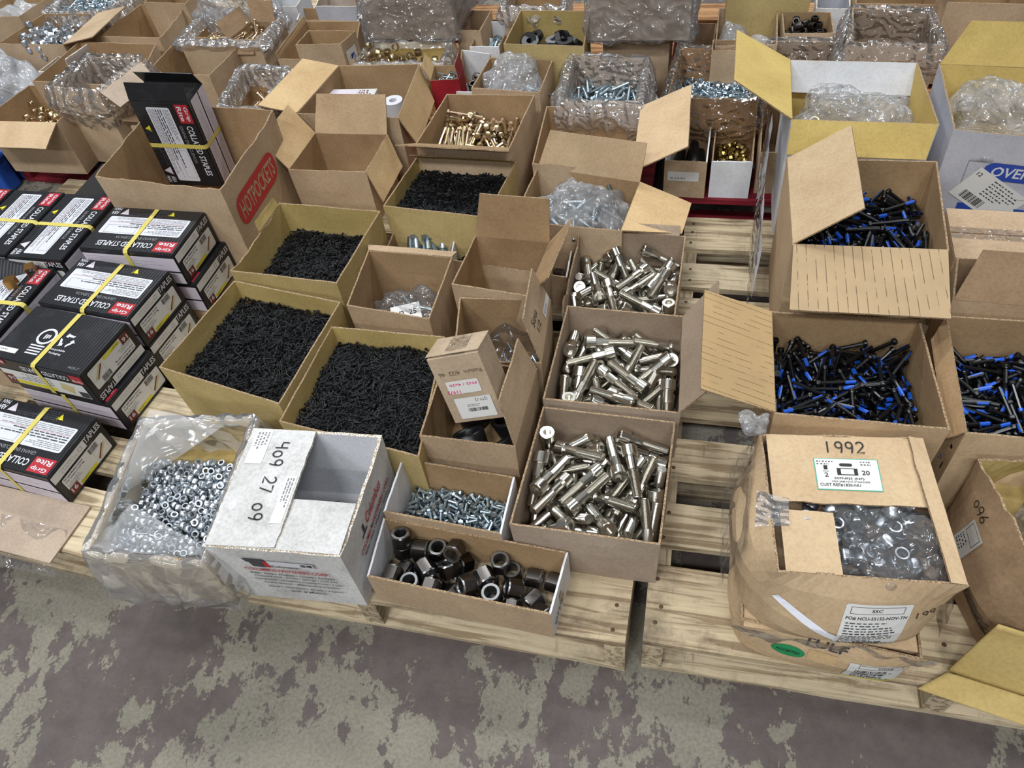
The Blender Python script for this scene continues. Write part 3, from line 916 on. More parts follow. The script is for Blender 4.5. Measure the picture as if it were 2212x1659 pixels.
        17,552,105,12,37,-45,-10,338,-101,256,6,-38,-43,16,-714,485,269,23,-16,35,-40,-278,-351,400,34,-25,36,-23,3,-525,434,35,26,-31,-28,347,272,355,5,-41,41,-14,
        532,438,335,34,22,-39,-21,161,-353,401,18,41,-39,-8,-942,-520,259,10,37,-46,-7,-100,524,238,30,34,33,22,1085,-294,260,15,39,-42,-12,173,372,431,28,23,-37,-30,
        808,-130,433,45,22,18,27,-463,583,352,45,27,8,28,782,-544,431,16,-30,38,-33,-629,-523,146,13,-44,38,-9,11,311,364,5,-48,-33,13,-843,592,346,34,38,29,9,
        -1086,-31,408,13,-42,38,-16,-486,-562,283,29,-28,-31,31,-523,262,492,43,-12,11,-39,182,-312,613,31,22,-33,-32,442,-577,568,27,-21,10,-48,-782,-532,332,8,38,41,21,
        480,653,381,20,-34,20,-40,-675,-153,374,30,-26,-35,28,68,535,480,45,-18,-8,34,467,588,630,3,43,36,-22,-949,578,572,36,18,-28,-35,-183,655,483,27,-7,-12,-52,
        801,-619,621,23,-21,-47,21,-106,820,630,6,15,-56,-14,-285,-529,506,15,-39,43,-4,-741,-527,503,16,-43,38,-3,767,66,576,23,42,-36,-6,-374,-328,689,24,37,25,33,
        -773,325,639,39,-6,-18,42,787,598,468,30,-37,-10,35,-592,-526,558,17,-34,-46,7,1093,-494,522,26,33,-40,-16,-915,-540,658,21,-39,40,-4,987,3,746,28,-25,-28,38,
        -194,-624,678,39,9,-12,43,973,525,525,4,-43,-41,9,642,580,606,28,-35,-11,38,-144,125,716,38,19,12,40,-384,-533,775,44,-5,18,-36,-1096,-524,708,35,26,-16,-38,
        -532,-602,692,20,-35,-44,5,268,586,589,29,24,-37,-29,1087,349,640,8,-40,-43,4,610,-611,679,27,4,-3,53,-48,-208,788,39,-18,-27,32,-726,873,518,45,-22,-20,-26,
        520,-905,913,30,-51,6,-5,620,-853,750,51,24,-7,20,-745,-526,704,44,15,-4,-38,
    ],
    'znut': [
        -53,145,47,40,-14,-40,-14,-672,193,47,42,-6,-42,-6,-842,512,73,4,15,56,15,217,303,47,28,32,-28,32,-750,-465,73,8,-8,42,-42,56,277,47,41,11,41,-11,
        877,862,47,41,-12,41,12,-409,-795,73,15,-15,40,-40,881,651,73,24,-6,14,-53,920,-279,73,9,2,-15,-57,-808,-286,47,35,-24,35,24,-800,-949,73,9,34,47,13,
        -638,497,73,24,24,35,35,-433,-364,73,36,-10,-12,46,-691,-171,47,38,-19,38,19,-352,-562,47,15,-40,15,40,-827,225,47,14,40,-14,40,787,-21,47,42,1,-42,1,
        727,558,73,38,10,-12,-44,-780,970,47,38,-19,-38,-19,-917,1023,47,2,-42,-2,-42,168,-421,73,37,37,21,21,12,790,47,36,23,-36,23,-927,-388,47,30,-30,-30,-30,
        135,-785,73,6,-23,-53,14,374,253,47,38,20,38,-20,459,1017,47,40,13,-40,13,-404,984,73,51,14,-7,-27,502,449,47,4,42,4,-42,751,774,73,46,-12,-9,35,
        220,-316,77,35,11,-15,-45,917,799,141,4,42,-4,42,-123,712,47,36,23,36,-23,-65,-491,73,31,31,29,29,-638,-913,47,12,-41,-12,-41,636,374,47,36,22,36,-22,
        -645,-22,47,19,38,-19,38,71,-268,47,6,42,6,-42,484,1026,141,37,-21,37,21,-555,-212,73,8,-2,-15,57,906,-141,84,49,-7,17,-30,646,36,47,2,42,-2,42,
        -250,-1016,47,30,-30,-30,-30,321,-170,86,14,14,-40,40,386,-579,73,12,12,41,41,635,-928,73,32,9,-13,-48,272,473,73,54,-15,5,-20,906,511,73,25,25,-34,-34,
        -264,153,73,13,-47,34,-9,309,-526,73,5,17,55,15,-758,813,47,42,0,-42,0,-265,856,47,39,-16,39,16,140,519,47,34,25,-34,25,663,-684,73,12,-46,-35,9,
        83,403,73,8,-28,51,-14,913,-889,47,0,-42,0,-42,336,8,73,16,-16,-39,39,567,892,73,14,-53,-23,6,109,-587,73,40,26,21,-30,921,130,47,42,-7,42,7,
        375,-951,73,12,-43,39,-10,-492,-63,47,15,40,15,-40,-91,-359,47,28,32,-28,32,730,-1053,73,30,30,-30,-30,-368,218,73,25,25,34,34,-530,-670,47,23,35,23,-35,
        -72,-654,47,19,-38,19,38,697,188,47,26,-34,-26,-34,814,-356,73,23,-6,14,-53,782,-796,73,15,58,-3,-1,660,-133,79,26,-31,-34,29,-950,-677,73,16,58,-1,0,
        -176,570,47,38,20,-38,20,-854,-1022,182,50,2,33,3,-643,-595,73,15,-58,6,-2,-916,1047,167,41,-11,11,-41,-33,24,73,35,35,-24,-24,-775,68,73,15,58,3,1,
        -82,-1023,73,23,23,36,36,498,-197,83,22,-48,25,-12,-524,849,86,24,36,-42,3,768,777,194,3,42,-2,42,552,-1011,75,15,-52,-24,7,209,375,167,40,40,-14,-14,
        272,146,85,25,13,-53,-7,449,603,73,7,7,-42,-42,-420,-214,73,42,42,-4,-4,-554,1026,47,42,0,-42,0,949,327,73,0,1,58,16,-909,872,47,1,42,-1,42,
        202,-1038,73,41,11,-11,-41,-298,-368,73,7,2,-15,-58,-385,-1016,86,4,-18,-15,-55,-140,874,73,0,-1,58,-16,-794,802,167,41,-11,-11,41,-35,1034,73,11,-39,42,-11,
        273,-692,47,41,12,41,-12,-50,-840,73,57,-15,-3,13,206,-171,93,17,3,-57,7,562,-493,73,40,40,-13,-13,-307,-712,81,8,-59,-8,1,551,-772,73,3,-13,57,-15,
        -953,-940,73,16,-58,0,0,43,-982,77,7,11,-41,-42,-200,47,47,6,42,6,-42,-856,-681,73,16,-58,1,0,-221,-566,73,2,1,-16,-58,-416,68,47,16,39,16,-39,
        -663,598,73,8,30,50,13,392,-324,86,7,-21,-10,55,-814,-316,141,5,42,5,-42,-413,612,73,21,6,-14,-54,651,1025,47,1,-42,1,42,-166,-117,73,11,-3,-15,57,
        -52,-168,73,2,1,-16,-58,653,-13,141,3,42,3,-42,912,-530,73,5,19,55,15,853,385,75,0,-6,-58,-16,-823,-858,83,3,49,-35,-2,-921,350,47,15,40,15,-40,
        168,550,167,34,9,-13,-47,-81,166,141,19,-38,-19,-38,607,660,73,33,-33,27,-27,639,231,145,0,-37,-3,-48,-188,-730,77,12,58,6,1,-523,-178,193,38,-19,-38,-19,
        -759,364,84,12,-32,44,24,375,881,47,38,19,-38,19,-514,531,92,13,13,11,-56,-721,455,157,1,56,10,-20,-385,880,159,43,14,-27,-30,73,-506,138,45,-17,36,-2,
        109,121,83,23,45,-28,16,-914,91,86,24,9,-20,51,-718,-767,73,53,-14,-6,24,244,961,73,0,0,-16,-58,-756,693,73,30,-30,-30,30,476,-834,73,41,-41,-9,9,
        727,-439,84,48,-28,11,-19,780,-585,73,11,11,-41,-41,-490,-504,73,7,26,52,14,-421,334,47,42,2,-42,2,492,297,123,22,14,7,-54,165,-47,73,34,34,-25,-25,
        233,-448,193,25,-34,-25,-34,-64,312,73,1,-1,-42,42,816,243,114,13,-51,-16,-23,-647,-931,141,21,37,21,-37,652,109,172,40,8,8,43,-128,-895,73,41,-41,-9,9,
        505,772,78,36,-39,-18,-23,-192,390,47,2,42,2,-42,-927,-266,242,18,-38,-35,24,265,480,261,27,-5,-48,-24,805,119,164,44,-10,-2,-40,925,0,145,33,-48,12,8,
        229,-653,154,22,41,3,-38,-235,1016,83,39,-39,-17,-17,-660,918,137,39,15,-4,43,766,937,73,15,57,-11,-3,-354,729,132,13,51,-7,-28,151,-924,84,3,-51,32,-2,
        324,-316,187,36,39,12,-26,592,-1042,219,7,39,44,12,47,-695,163,40,-16,15,39,391,-1053,74,41,-11,11,-41,41,-90,73,42,42,6,6,-9,910,73,29,-29,-31,31,
        121,1016,47,10,41,9,-41,-271,-884,107,26,34,13,40,648,-346,73,13,13,40,40,87,-285,167,42,42,0,0,-320,-193,76,2,-6,-57,18,240,775,73,53,-14,6,-22,
        138,677,73,37,37,20,20,908,-1053,73,30,-30,30,-30,760,617,190,30,-27,43,10,-917,734,78,14,40,40,14,-75,-710,167,16,-58,0,0,765,-222,83,27,-18,-28,42,
        -603,330,47,11,-41,-11,-41,576,-284,73,55,-15,5,-18,439,869,176,32,27,7,-42,372,-688,210,15,5,-7,-57,-200,269,73,39,11,11,43,746,448,137,29,34,39,7,
        -199,39,167,4,14,56,15,-537,730,86,23,35,43,-2,-540,132,73,14,51,-27,-7,-102,696,167,15,-55,17,-4,70,417,219,35,-35,-23,23,35,793,141,42,2,-42,2,
        659,-806,174,28,20,49,0,617,798,155,4,24,41,-36,-130,-1045,218,41,8,4,43,-628,-686,170,32,23,-45,-5,-312,496,106,26,40,1,-37,495,-658,94,1,34,41,28,
        210,63,153,8,-39,-43,-13,-702,-487,195,4,40,2,-44,-917,-46,79,27,-33,-33,27,-29,506,84,10,25,8,53,-951,-536,144,0,0,-51,32,-127,-944,221,40,13,-4,-42,
        -554,-546,193,41,11,-41,11,-191,-270,102,28,17,-18,47,362,-816,83,8,11,-49,-33,783,-113,165,40,-28,29,-19,-593,-417,47,25,-34,-25,-34,-669,81,159,60,0,-2,0,
        768,-681,190,28,-16,24,45,-426,-1016,191,6,17,-18,54,424,-481,137,15,-50,-29,-10,380,727,123,12,-54,-13,19,-664,768,176,33,-49,-5,-8,-86,-590,200,20,37,-23,-36,
        -545,-8,167,41,-41,-9,9,380,404,108,22,-18,-13,-51,-364,-158,194,8,-41,-12,-41,-549,-1009,82,56,6,-2,-20,945,-405,183,33,50,0,-3,336,1006,155,57,16,-8,3,
        -43,-255,164,38,-14,7,43,-480,-717,182,25,-29,6,-46,-510,-844,81,17,-53,-22,-1,521,-34,73,2,-1,16,-58,-873,-155,73,12,-43,-39,10,-404,-589,141,9,42,-9,42,
        -566,389,144,22,-32,35,29,-297,149,193,36,-22,-36,-22,-227,-110,218,17,52,22,9,772,-947,134,2,-41,40,19,925,-657,189,32,29,-40,-9,-822,230,167,11,41,41,11,
        74,274,167,33,-33,-27,27,-203,779,169,29,-25,-16,-43,918,683,223,0,-42,41,-12,-204,-469,161,2,41,27,34,-276,-802,193,47,-16,-29,18,-916,375,141,21,37,21,-37,
        -538,974,190,14,9,25,-52,637,-202,196,29,-30,2,-43,-209,564,177,29,-18,49,-2,515,136,86,2,-15,-14,-56,244,-481,314,2,5,58,15,917,-726,47,4,42,-4,42,
        920,952,141,40,-15,40,15,-398,423,169,31,-40,-15,28,63,0,193,5,-42,5,42,-592,-331,166,21,56,-9,0,431,116,132,23,-53,8,13,860,-544,219,49,-9,8,-33,
        48,-849,186,12,23,-6,-54,-255,-640,211,39,-29,-27,-21,-850,-528,101,42,-42,3,6,77,-157,212,16,-34,47,4,191,364,313,6,-21,54,-15,-287,677,83,21,-49,22,17,
        -906,-957,281,33,8,-33,36,-944,-632,260,0,3,-53,-28,615,526,144,9,-6,-47,-36,945,-1015,219,16,-58,-1,0,755,-1014,233,44,9,38,11,362,539,194,26,-45,22,-19,
        855,-393,218,57,18,2,-3,665,-21,261,9,34,-47,-13,-458,39,167,14,-4,15,-56,92,1016,167,16,-58,0,0,-786,1016,182,42,-40,-11,-11,312,-775,219,9,-13,52,-25,
        -690,-323,119,3,-8,-56,18,163,-596,233,36,17,-24,37,-9,145,235,2,-42,2,42,277,-87,194,17,-5,-52,-23,30,-1050,220,12,41,40,14,914,-740,236,41,-2,23,37,
        484,1012,235,27,-32,-27,-32,76,-411,235,4,-49,27,-21,811,29,192,23,-32,-28,36,-417,756,199,51,-15,28,-6,-421,292,177,42,22,19,-32,-829,426,225,21,-21,47,23,
        496,-787,228,12,9,-35,-46,759,830,287,19,38,18,-38,296,644,106,44,34,23,4,745,682,293,21,34,-44,-2,-509,-393,210,15,3,38,44,-645,-797,244,3,55,-20,-15,
        937,333,219,3,-3,-42,42,499,-368,151,18,-29,0,-49,-183,605,261,43,-24,-34,2,-135,421,176,27,39,1,37,-31,603,284,15,3,-58,4,745,326,194,18,51,-22,-14,
        -138,1012,156,14,54,8,-20,-117,-850,235,33,-27,-34,26,502,700,195,10,-26,18,50,-886,-158,343,6,-30,17,49,648,981,148,38,19,41,-11,-44,-354,180,1,-44,35,-21,
        885,-252,219,48,13,9,32,-645,-94,141,3,42,3,-42,-547,-211,313,5,-5,-42,42,-691,238,167,0,0,16,-58,505,491,169,3,1,-42,-42,912,899,261,30,-30,-30,30,
        -778,599,201,60,2,1,-1,-517,-868,201,20,42,22,-31,-259,-1026,203,52,-30,3,3,916,-870,141,21,-37,21,37,-39,308,241,2,-58,-3,15,-568,647,199,23,53,-12,-11,
        -926,-766,165,7,-43,-26,32,-940,-138,215,16,57,-1,6,-154,191,235,42,-1,-42,-1,20,767,261,56,15,-4,-16,-297,-50,73,8,-31,49,-13,-926,911,141,41,11,-41,11,
        -369,-917,233,11,-32,48,11,402,-55,167,22,19,52,-5,174,866,189,32,-37,1,-35,15,634,73,7,28,-51,-14,-765,-842,207,26,-49,-19,-14,907,-117,249,21,-18,-53,-6,
        738,-325,214,18,-40,-30,28,-915,583,172,20,-26,-39,-31,273,-1027,183,46,-27,-24,-14,420,-227,209,36,39,10,27,540,-116,217,17,-17,-55,-1,-922,-420,205,4,42,-28,-32,
        362,202,189,2,-15,-28,-51,160,701,193,42,-4,42,4,-547,829,219,26,32,-44,0,305,833,225,14,27,47,-20,-953,223,155,0,0,-6,-60,-624,-418,302,54,-23,11,-2,
        891,-254,365,42,-42,6,-6,34,-614,306,22,-12,0,-54,-942,744,222,58,-16,-5,0,192,1027,216,52,30,-5,3,530,-917,197,5,-32,-46,-21,209,180,193,27,-4,-39,-36,
        787,-849,218,2,2,39,45,157,-772,233,13,-38,22,-39,449,-386,266,18,-38,-2,43,488,-567,206,43,-26,-9,-31,-567,-576,287,34,26,-34,26,-560,224,176,26,40,0,-37,
        347,59,246,44,21,-35,-8,646,-584,163,47,-6,-21,30,-647,-45,263,17,47,17,-29,191,-277,237,9,-57,-3,-17,256,-853,103,18,10,-19,-53,918,-422,330,35,-32,-25,-27,
        -882,38,221,2,-12,27,-52,173,-937,245,32,-9,41,29,-81,-477,244,37,-37,-7,-28,-86,-30,196,39,-41,6,18,-263,365,210,20,-22,2,-52,597,878,248,40,-11,35,-26,
        286,321,168,55,15,-6,-19,-926,-848,214,15,39,-40,15,598,366,167,29,-8,-13,50,-931,-871,367,31,50,0,10,-422,-283,285,33,46,17,-10,-197,-355,221,4,50,-26,21,
        -557,-740,312,19,10,22,-51,-444,340,254,32,19,-22,42,-755,-639,200,20,-9,-49,27,947,508,365,1,-2,58,-16,-231,932,224,17,19,54,-4,-183,-723,280,16,25,39,-35,
        -384,-439,195,1,-25,-29,46,-787,-54,165,18,8,-37,43,-682,1021,242,20,42,37,1,-841,245,287,2,42,2,-42,658,483,263,33,-13,18,45,-307,1026,186,22,12,-48,26,
        -399,-802,283,16,29,-16,-48,516,45,234,21,2,-45,34,-451,583,200,47,-16,26,22,109,-515,288,40,-19,40,-4,767,-184,294,28,-42,-13,-30,596,-289,240,41,-13,18,38,
        -540,-1035,238,15,41,-40,-10,-181,-548,308,57,6,16,4,196,-65,266,17,14,-51,23,915,157,219,14,-21,45,31,902,-610,336,2,-41,4,-43,-47,1021,236,14,20,32,-45,
        -21,-266,300,33,-11,49,7,-177,336,297,3,-18,-5,57,-579,279,281,21,-47,-20,23,-484,-76,297,5,-49,-32,-12,-20,-1014,337,38,12,-43,11,-432,1010,232,29,5,-46,24,
        -145,-197,260,15,51,-24,14,-406,-593,264,13,28,-16,49,330,667,256,20,38,12,41,588,-454,254,4,56,-10,-20,-89,863,220,51,-24,-20,-5,-769,99,219,16,58,0,0,
        -452,151,253,40,-8,36,-25,416,-1022,209,2,31,4,-51,51,897,282,3,51,25,19,-679,-249,284,38,-45,5,9,345,-264,345,12,-12,40,41,306,1005,271,47,-11,35,10,
        903,470,219,44,-12,-10,38,268,-288,291,3,17,8,-57,532,-623,267,22,-45,9,-31,-706,-1035,253,8,41,39,20,-321,-291,209,22,48,-30,0,-78,468,243,15,-45,-30,-22,
        711,-481,199,34,3,-46,-16,941,-869,261,16,-58,-2,0,346,-526,268,9,59,-7,5,8,-737,302,47,21,21,22,-774,-360,270,7,46,35,15,52,570,217,46,-35,14,6,
        -915,586,276,31,-39,26,20,-782,-169,229,42,22,-34,-14,83,272,313,15,-58,6,-2,-918,909,235,34,-26,-34,-26,-309,626,261,59,1,10,-3,-324,-451,274,14,21,51,-20,
        -338,0,256,48,11,-28,-19,927,583,224,42,-6,6,42,794,1053,204,9,-42,42,-9,-757,422,296,34,40,-10,27,
    ],
    'hexb': [
        -468,234,45,40,37,-21,-16,-752,-267,45,4,29,50,15,-347,6,45,7,-40,42,-14,-460,455,45,14,40,-41,-8,901,333,47,17,50,-28,-5,91,-92,45,40,-42,8,-14,
        778,37,45,44,9,-13,-37,-704,78,46,24,-10,11,-53,-579,5,45,34,30,-30,-26,-418,-367,45,0,17,55,16,944,-30,45,41,39,-17,-11,596,502,45,1,12,-57,16,
        850,197,46,9,-45,36,-13,-844,473,48,21,3,-19,-53,326,96,45,42,-42,-7,1,-724,98,139,42,37,17,13,-27,61,54,5,-16,-56,15,-1023,450,59,34,31,26,28,
        -843,-128,52,30,-47,-20,7,-98,468,45,57,-14,-7,12,-882,29,45,45,-9,-13,36,642,-252,45,35,31,-29,-24,-637,-188,52,18,17,28,47,165,-463,45,10,-23,-53,12,
        -405,-241,45,10,-25,-52,12,581,-448,45,44,9,-13,-37,-184,23,45,39,-41,12,-17,-616,310,45,9,-44,37,-13,-1023,-252,46,14,-43,-38,7,-278,290,45,20,14,-40,-38,
        312,529,52,6,-2,-31,-51,802,-280,45,40,8,-14,-41,-288,449,45,40,-38,-19,14,482,-355,45,13,37,-45,-9,-184,146,91,40,-18,-3,41,-649,-319,99,20,10,-42,37,
        -159,-438,52,9,-7,-53,26,-302,359,107,10,14,-56,-12,-34,-222,45,42,-41,-10,4,-278,52,114,15,36,43,15,-572,-430,45,4,1,-58,15,45,131,45,14,-57,12,-7,
        1030,-448,52,3,39,-45,4,-969,-44,77,13,30,49,10,-497,91,46,47,-15,5,-33,-478,-519,76,10,6,-51,29,-786,380,45,16,-21,37,-39,435,270,45,2,-4,-42,-42,
        236,-421,84,6,-37,-44,15,710,-247,123,32,-16,-17,-45,1005,103,46,5,34,47,14,218,-260,50,4,2,-59,9,739,418,108,8,-15,40,42,-913,-345,46,15,-20,37,-41,
        -555,454,66,13,40,41,9,-843,-432,45,55,16,0,17,-949,204,45,19,14,-40,-38,248,355,45,14,55,17,9,-936,104,158,46,-35,9,-14,386,-315,45,31,5,-15,-49,
        98,394,50,7,57,17,7,-714,299,57,35,10,-13,-46,-362,-328,113,18,15,7,55,-129,194,167,18,56,2,-13,686,-430,119,18,39,16,-39,-36,-396,87,43,16,21,32,
        941,-427,52,21,40,32,24,603,232,45,34,38,20,25,566,-22,50,40,20,12,38,-975,295,98,8,-54,-18,-18,-145,337,89,56,18,11,6,194,226,55,15,-58,-6,1,
        214,-200,131,46,27,27,6,-955,-260,136,2,-59,-10,8,647,-140,112,3,6,-56,21,463,-60,45,6,36,45,15,739,523,118,8,3,-57,-16,-735,530,115,8,10,-51,29,
        109,-523,94,11,-4,42,41,-67,523,154,2,-6,57,18,-563,298,143,9,3,-59,-6,406,-522,45,5,3,-16,58,322,-93,45,38,-40,13,-18,565,-322,112,36,-26,9,-39,
        -946,70,247,11,-2,9,58,-703,-7,162,25,51,4,-18,37,289,102,21,5,-53,19,-26,-145,134,9,-25,-37,39,724,-56,165,29,32,35,22,-368,22,136,30,-8,-8,51,
        680,29,52,34,18,-28,-36,-612,-145,142,8,-23,-43,-34,-192,-308,45,13,8,14,56,336,313,163,13,-58,-8,-6,401,-120,159,8,-58,-13,3,-249,465,164,40,-35,8,-27,
        918,-169,46,3,25,52,16,-409,437,141,22,-8,-21,-51,-220,-524,50,7,1,-37,47,92,-529,191,5,0,30,51,431,-525,147,7,-59,-5,1,669,313,164,10,10,-40,-43,
        788,-448,119,24,41,-10,-35,-474,519,143,15,-9,-37,-44,-1025,-451,149,34,-30,-35,17,378,-428,172,58,-3,-15,3,-751,351,143,12,-35,-45,14,-446,-23,173,46,8,1,-38,
        -682,510,191,14,20,-26,48,-1024,-77,164,44,12,4,39,506,526,158,25,-51,-4,-18,-268,-152,74,56,-16,1,15,-580,392,182,19,-5,46,32,-340,-35,232,56,-10,0,20,
        -427,529,237,58,0,14,-4,467,-282,125,14,-36,-41,21,-538,37,147,32,-25,-28,33,-549,-317,227,6,9,12,58,-266,302,226,37,-5,39,-26,-895,-444,132,29,13,-27,-43,
        55,-347,148,35,15,-30,-36,-339,-447,156,27,1,-2,-53,719,-530,120,3,48,3,36,948,523,45,15,-58,4,-5,121,214,142,6,21,-56,-5,761,282,78,7,-29,52,-3,
        381,467,101,42,-33,26,-9,758,176,156,24,-41,-36,6,-501,-230,147,10,15,-33,-47,-364,95,235,20,48,30,6,944,-47,143,12,38,-45,-1,1030,292,225,24,-31,36,28,
        -884,-86,167,21,-14,9,-54,-615,0,250,58,-9,-4,13,-841,354,185,24,-19,-37,36,487,127,116,49,-5,-18,-29,585,383,131,18,12,14,-54,-624,-449,160,37,-11,16,-44,
        853,-444,189,14,-51,1,28,178,-29,109,30,-31,-1,-42,-507,460,293,3,58,-13,-2,-747,174,222,57,12,-11,-10,275,71,125,13,43,34,20,145,-380,203,13,-38,25,-37,
        -145,102,194,16,-1,-57,9,631,-343,239,7,-4,-32,50,-471,-441,174,7,21,-48,29,74,-109,140,32,3,5,50,-131,-195,159,2,-28,39,36,-248,-97,184,8,-59,-7,6,
        425,444,182,4,-10,-36,-47,322,-58,157,17,28,-42,27,-4,223,245,4,-59,7,-5,325,-350,225,20,14,43,-34,435,230,145,4,60,4,2,897,342,157,34,-29,20,-35,
        119,57,175,39,45,8,-5,478,383,252,24,-1,-41,36,-910,523,129,40,-8,-41,-15,-803,-523,56,15,-58,-5,1,-412,-503,282,11,12,-45,36,1030,-210,120,4,-39,45,4,
        -684,390,244,8,28,-50,-18,236,246,225,15,22,-42,-34,-345,-207,218,9,-23,9,-54,-496,221,163,45,38,8,7,77,467,119,1,-24,54,-10,-899,205,132,54,20,14,-8,
        1023,186,228,39,-3,-45,8,-45,51,219,31,-32,-38,15,-104,369,186,25,-11,18,-50,-787,-242,185,51,-18,-10,25,334,39,199,35,47,12,-2,853,-30,147,22,39,39,9,
        -954,-56,274,55,24,-6,-3,-538,-170,224,34,-15,-26,-39,425,-92,273,34,14,36,32,943,421,63,13,-56,17,-3,394,-293,182,10,54,-4,23,36,-284,219,9,-8,59,-2,
        1011,-452,176,28,-32,28,-32,-786,-450,174,18,11,-53,18,-103,452,263,12,14,45,35,902,-523,195,32,26,-29,33,-80,-524,244,49,-10,-34,-1,163,-174,243,33,47,-1,17,
        388,-196,220,13,3,-22,-54,645,-243,260,32,-13,26,42,-707,-241,269,49,-11,-22,25,661,170,191,2,-24,28,47,1024,97,254,28,-26,41,20,-303,-52,318,18,-33,-46,8,
        170,525,191,7,59,-4,-2,-1030,317,187,44,-12,-28,28,552,-503,254,45,36,17,1,185,365,160,13,52,7,25,-107,-45,285,15,-26,-30,42,-149,-525,344,30,36,-19,32,
        -837,-360,256,23,7,-50,24,899,-134,275,46,-36,-12,-6,149,192,337,39,21,-14,-38,876,-205,160,2,6,24,-55,-839,273,265,2,-9,-58,-12,-435,-66,331,12,52,-26,-8,
        -240,-237,201,51,-2,-21,24,612,20,188,9,24,-40,-37,973,448,156,25,28,33,33,-145,-449,149,24,-46,-30,8,-234,-448,198,26,26,-37,-29,717,390,251,9,3,-58,12,
        59,460,229,19,11,-13,54,-319,415,248,25,10,-20,-50,-963,-521,313,28,4,-49,20,-120,-248,254,23,9,-6,-54,135,340,237,38,-34,-29,-13,237,-504,257,46,-22,19,24,
        -122,212,298,7,7,49,33,-827,121,240,13,-12,-42,39,822,107,211,9,52,28,-4,298,345,318,23,-25,32,-38,-572,-79,271,14,18,-42,36,-42,-398,269,4,5,-54,-24,
        576,29,273,6,32,-50,-5,-442,116,282,16,-36,-17,42,-748,-530,231,35,-24,-38,-19,-1025,-466,249,3,45,28,27,668,-23,246,17,-27,48,-17,49,-181,277,48,12,-30,-16,
        378,530,278,21,16,-48,25,-327,418,340,51,-20,-10,22,-957,124,345,39,43,9,14,-208,61,351,17,39,-41,-11,-1016,-217,243,15,44,-36,-10,929,-306,175,12,-5,58,6,
        -302,203,327,2,41,43,8,-714,11,306,52,22,-3,19,360,254,263,30,44,1,28,13,14,280,32,24,-11,-44,955,409,243,21,-56,0,-2,-123,270,377,49,35,-2,-3,
        1024,-106,218,29,26,29,35,888,39,236,21,20,-44,-29,525,133,258,3,-28,43,-31,404,-476,284,43,-30,-28,2,775,522,202,7,14,-41,41,-524,262,261,37,43,7,18,
        540,-187,281,33,-28,-2,-42,-383,172,369,45,27,-25,-14,-330,-407,256,46,-20,-16,-29,347,-400,342,26,41,-1,36,-1023,259,266,5,-45,-29,-26,-481,140,374,44,-1,-27,-31,
        583,269,265,2,-6,-41,-44,-106,421,377,5,14,2,58,-791,-124,285,45,22,-23,23,-453,-319,297,35,29,-19,-34,126,-95,295,43,-19,-23,-29,-285,-277,279,4,-42,-31,-30,
        -96,-296,336,39,45,-4,-4,359,-67,350,8,-9,58,-12,-679,-412,302,38,17,-10,43,738,-89,284,30,-26,35,-29,757,244,316,23,34,-43,0,309,120,246,6,59,11,2,
        -599,382,305,16,-34,-43,-18,-82,330,281,3,11,18,56,-177,-126,308,10,-53,18,-20,101,7,324,23,-52,3,18,-139,530,360,0,-60,4,-2,655,-413,301,10,-8,-58,-4,
        946,-232,271,27,52,-10,5,-573,99,343,41,-15,18,37,195,-304,261,18,23,-49,19,-1027,502,229,42,13,39,-9,345,26,323,0,-2,-33,50,-935,22,329,59,-7,-8,4,
        932,102,321,31,11,-7,50,56,287,330,37,-17,-6,-43,534,443,303,5,33,50,8,-855,431,292,7,3,-43,41,852,250,277,45,23,15,28,-583,-449,324,30,-3,-27,-44,
        572,197,331,13,59,0,0,-514,-98,368,28,16,4,51,306,162,344,15,-55,12,-13,103,433,324,29,-9,-31,-42,954,511,261,7,3,-57,-17,-268,-379,405,20,2,-50,-27,
        -383,530,330,14,13,-50,27,271,-340,305,46,-22,-26,18,-342,-334,351,12,13,-13,56,856,-299,251,7,5,59,6,78,-475,334,10,25,15,52,-691,234,317,13,16,-56,2,
        227,474,313,26,0,-45,30,-828,-254,285,54,-3,-21,-14,980,-392,290,49,7,-31,12,-220,-456,382,6,20,-56,-5,620,46,360,6,-21,-55,-10,-43,-128,411,24,-50,20,10,
    ],
    'acorn': [
        301,-1263,76,15,56,-13,-4,226,403,76,34,-34,-25,25,154,-503,76,14,-15,-40,40,334,-850,77,34,-41,-10,26,-197,-1278,76,30,30,30,30,140,-230,76,40,-40,13,-13,
        -372,-945,77,22,35,-24,-36,-373,-33,76,15,-58,-6,2,33,846,77,39,30,30,16,332,-275,77,8,-24,-35,42,351,-478,76,31,-8,13,-49,-90,-1112,77,15,-9,56,-12,
        246,-631,92,39,-16,39,16,-130,45,102,50,-9,33,3,23,-100,76,42,-42,-5,5,-371,-1250,77,28,-25,34,-32,34,585,78,38,-19,-3,43,303,1044,76,55,-15,-5,18,
        69,-666,76,14,52,25,7,-226,-323,77,26,-5,19,51,-383,-776,92,41,-12,41,12,-364,-208,72,7,42,-7,42,274,195,76,21,-21,-37,37,-373,676,92,20,37,20,-37,
        -63,307,76,14,52,-26,-7,7,-822,77,54,18,7,-18,338,-86,78,18,24,-35,-38,-199,-959,77,4,-46,-34,19,184,725,76,5,1,15,58,327,653,76,57,-15,3,-11,
        53,-1254,78,3,-34,-46,16,21,101,72,18,-38,-18,-38,-54,-266,104,38,-29,36,3,-384,-389,87,41,10,10,-41,176,27,76,3,12,-57,-15,-125,715,77,48,-19,3,30,
        368,84,76,37,-37,21,-21,-183,-542,72,28,-31,-28,-31,-21,-530,102,6,-32,36,35,360,-1038,76,58,15,2,6,384,-744,183,39,17,-25,-34,380,327,87,26,-43,-28,17,
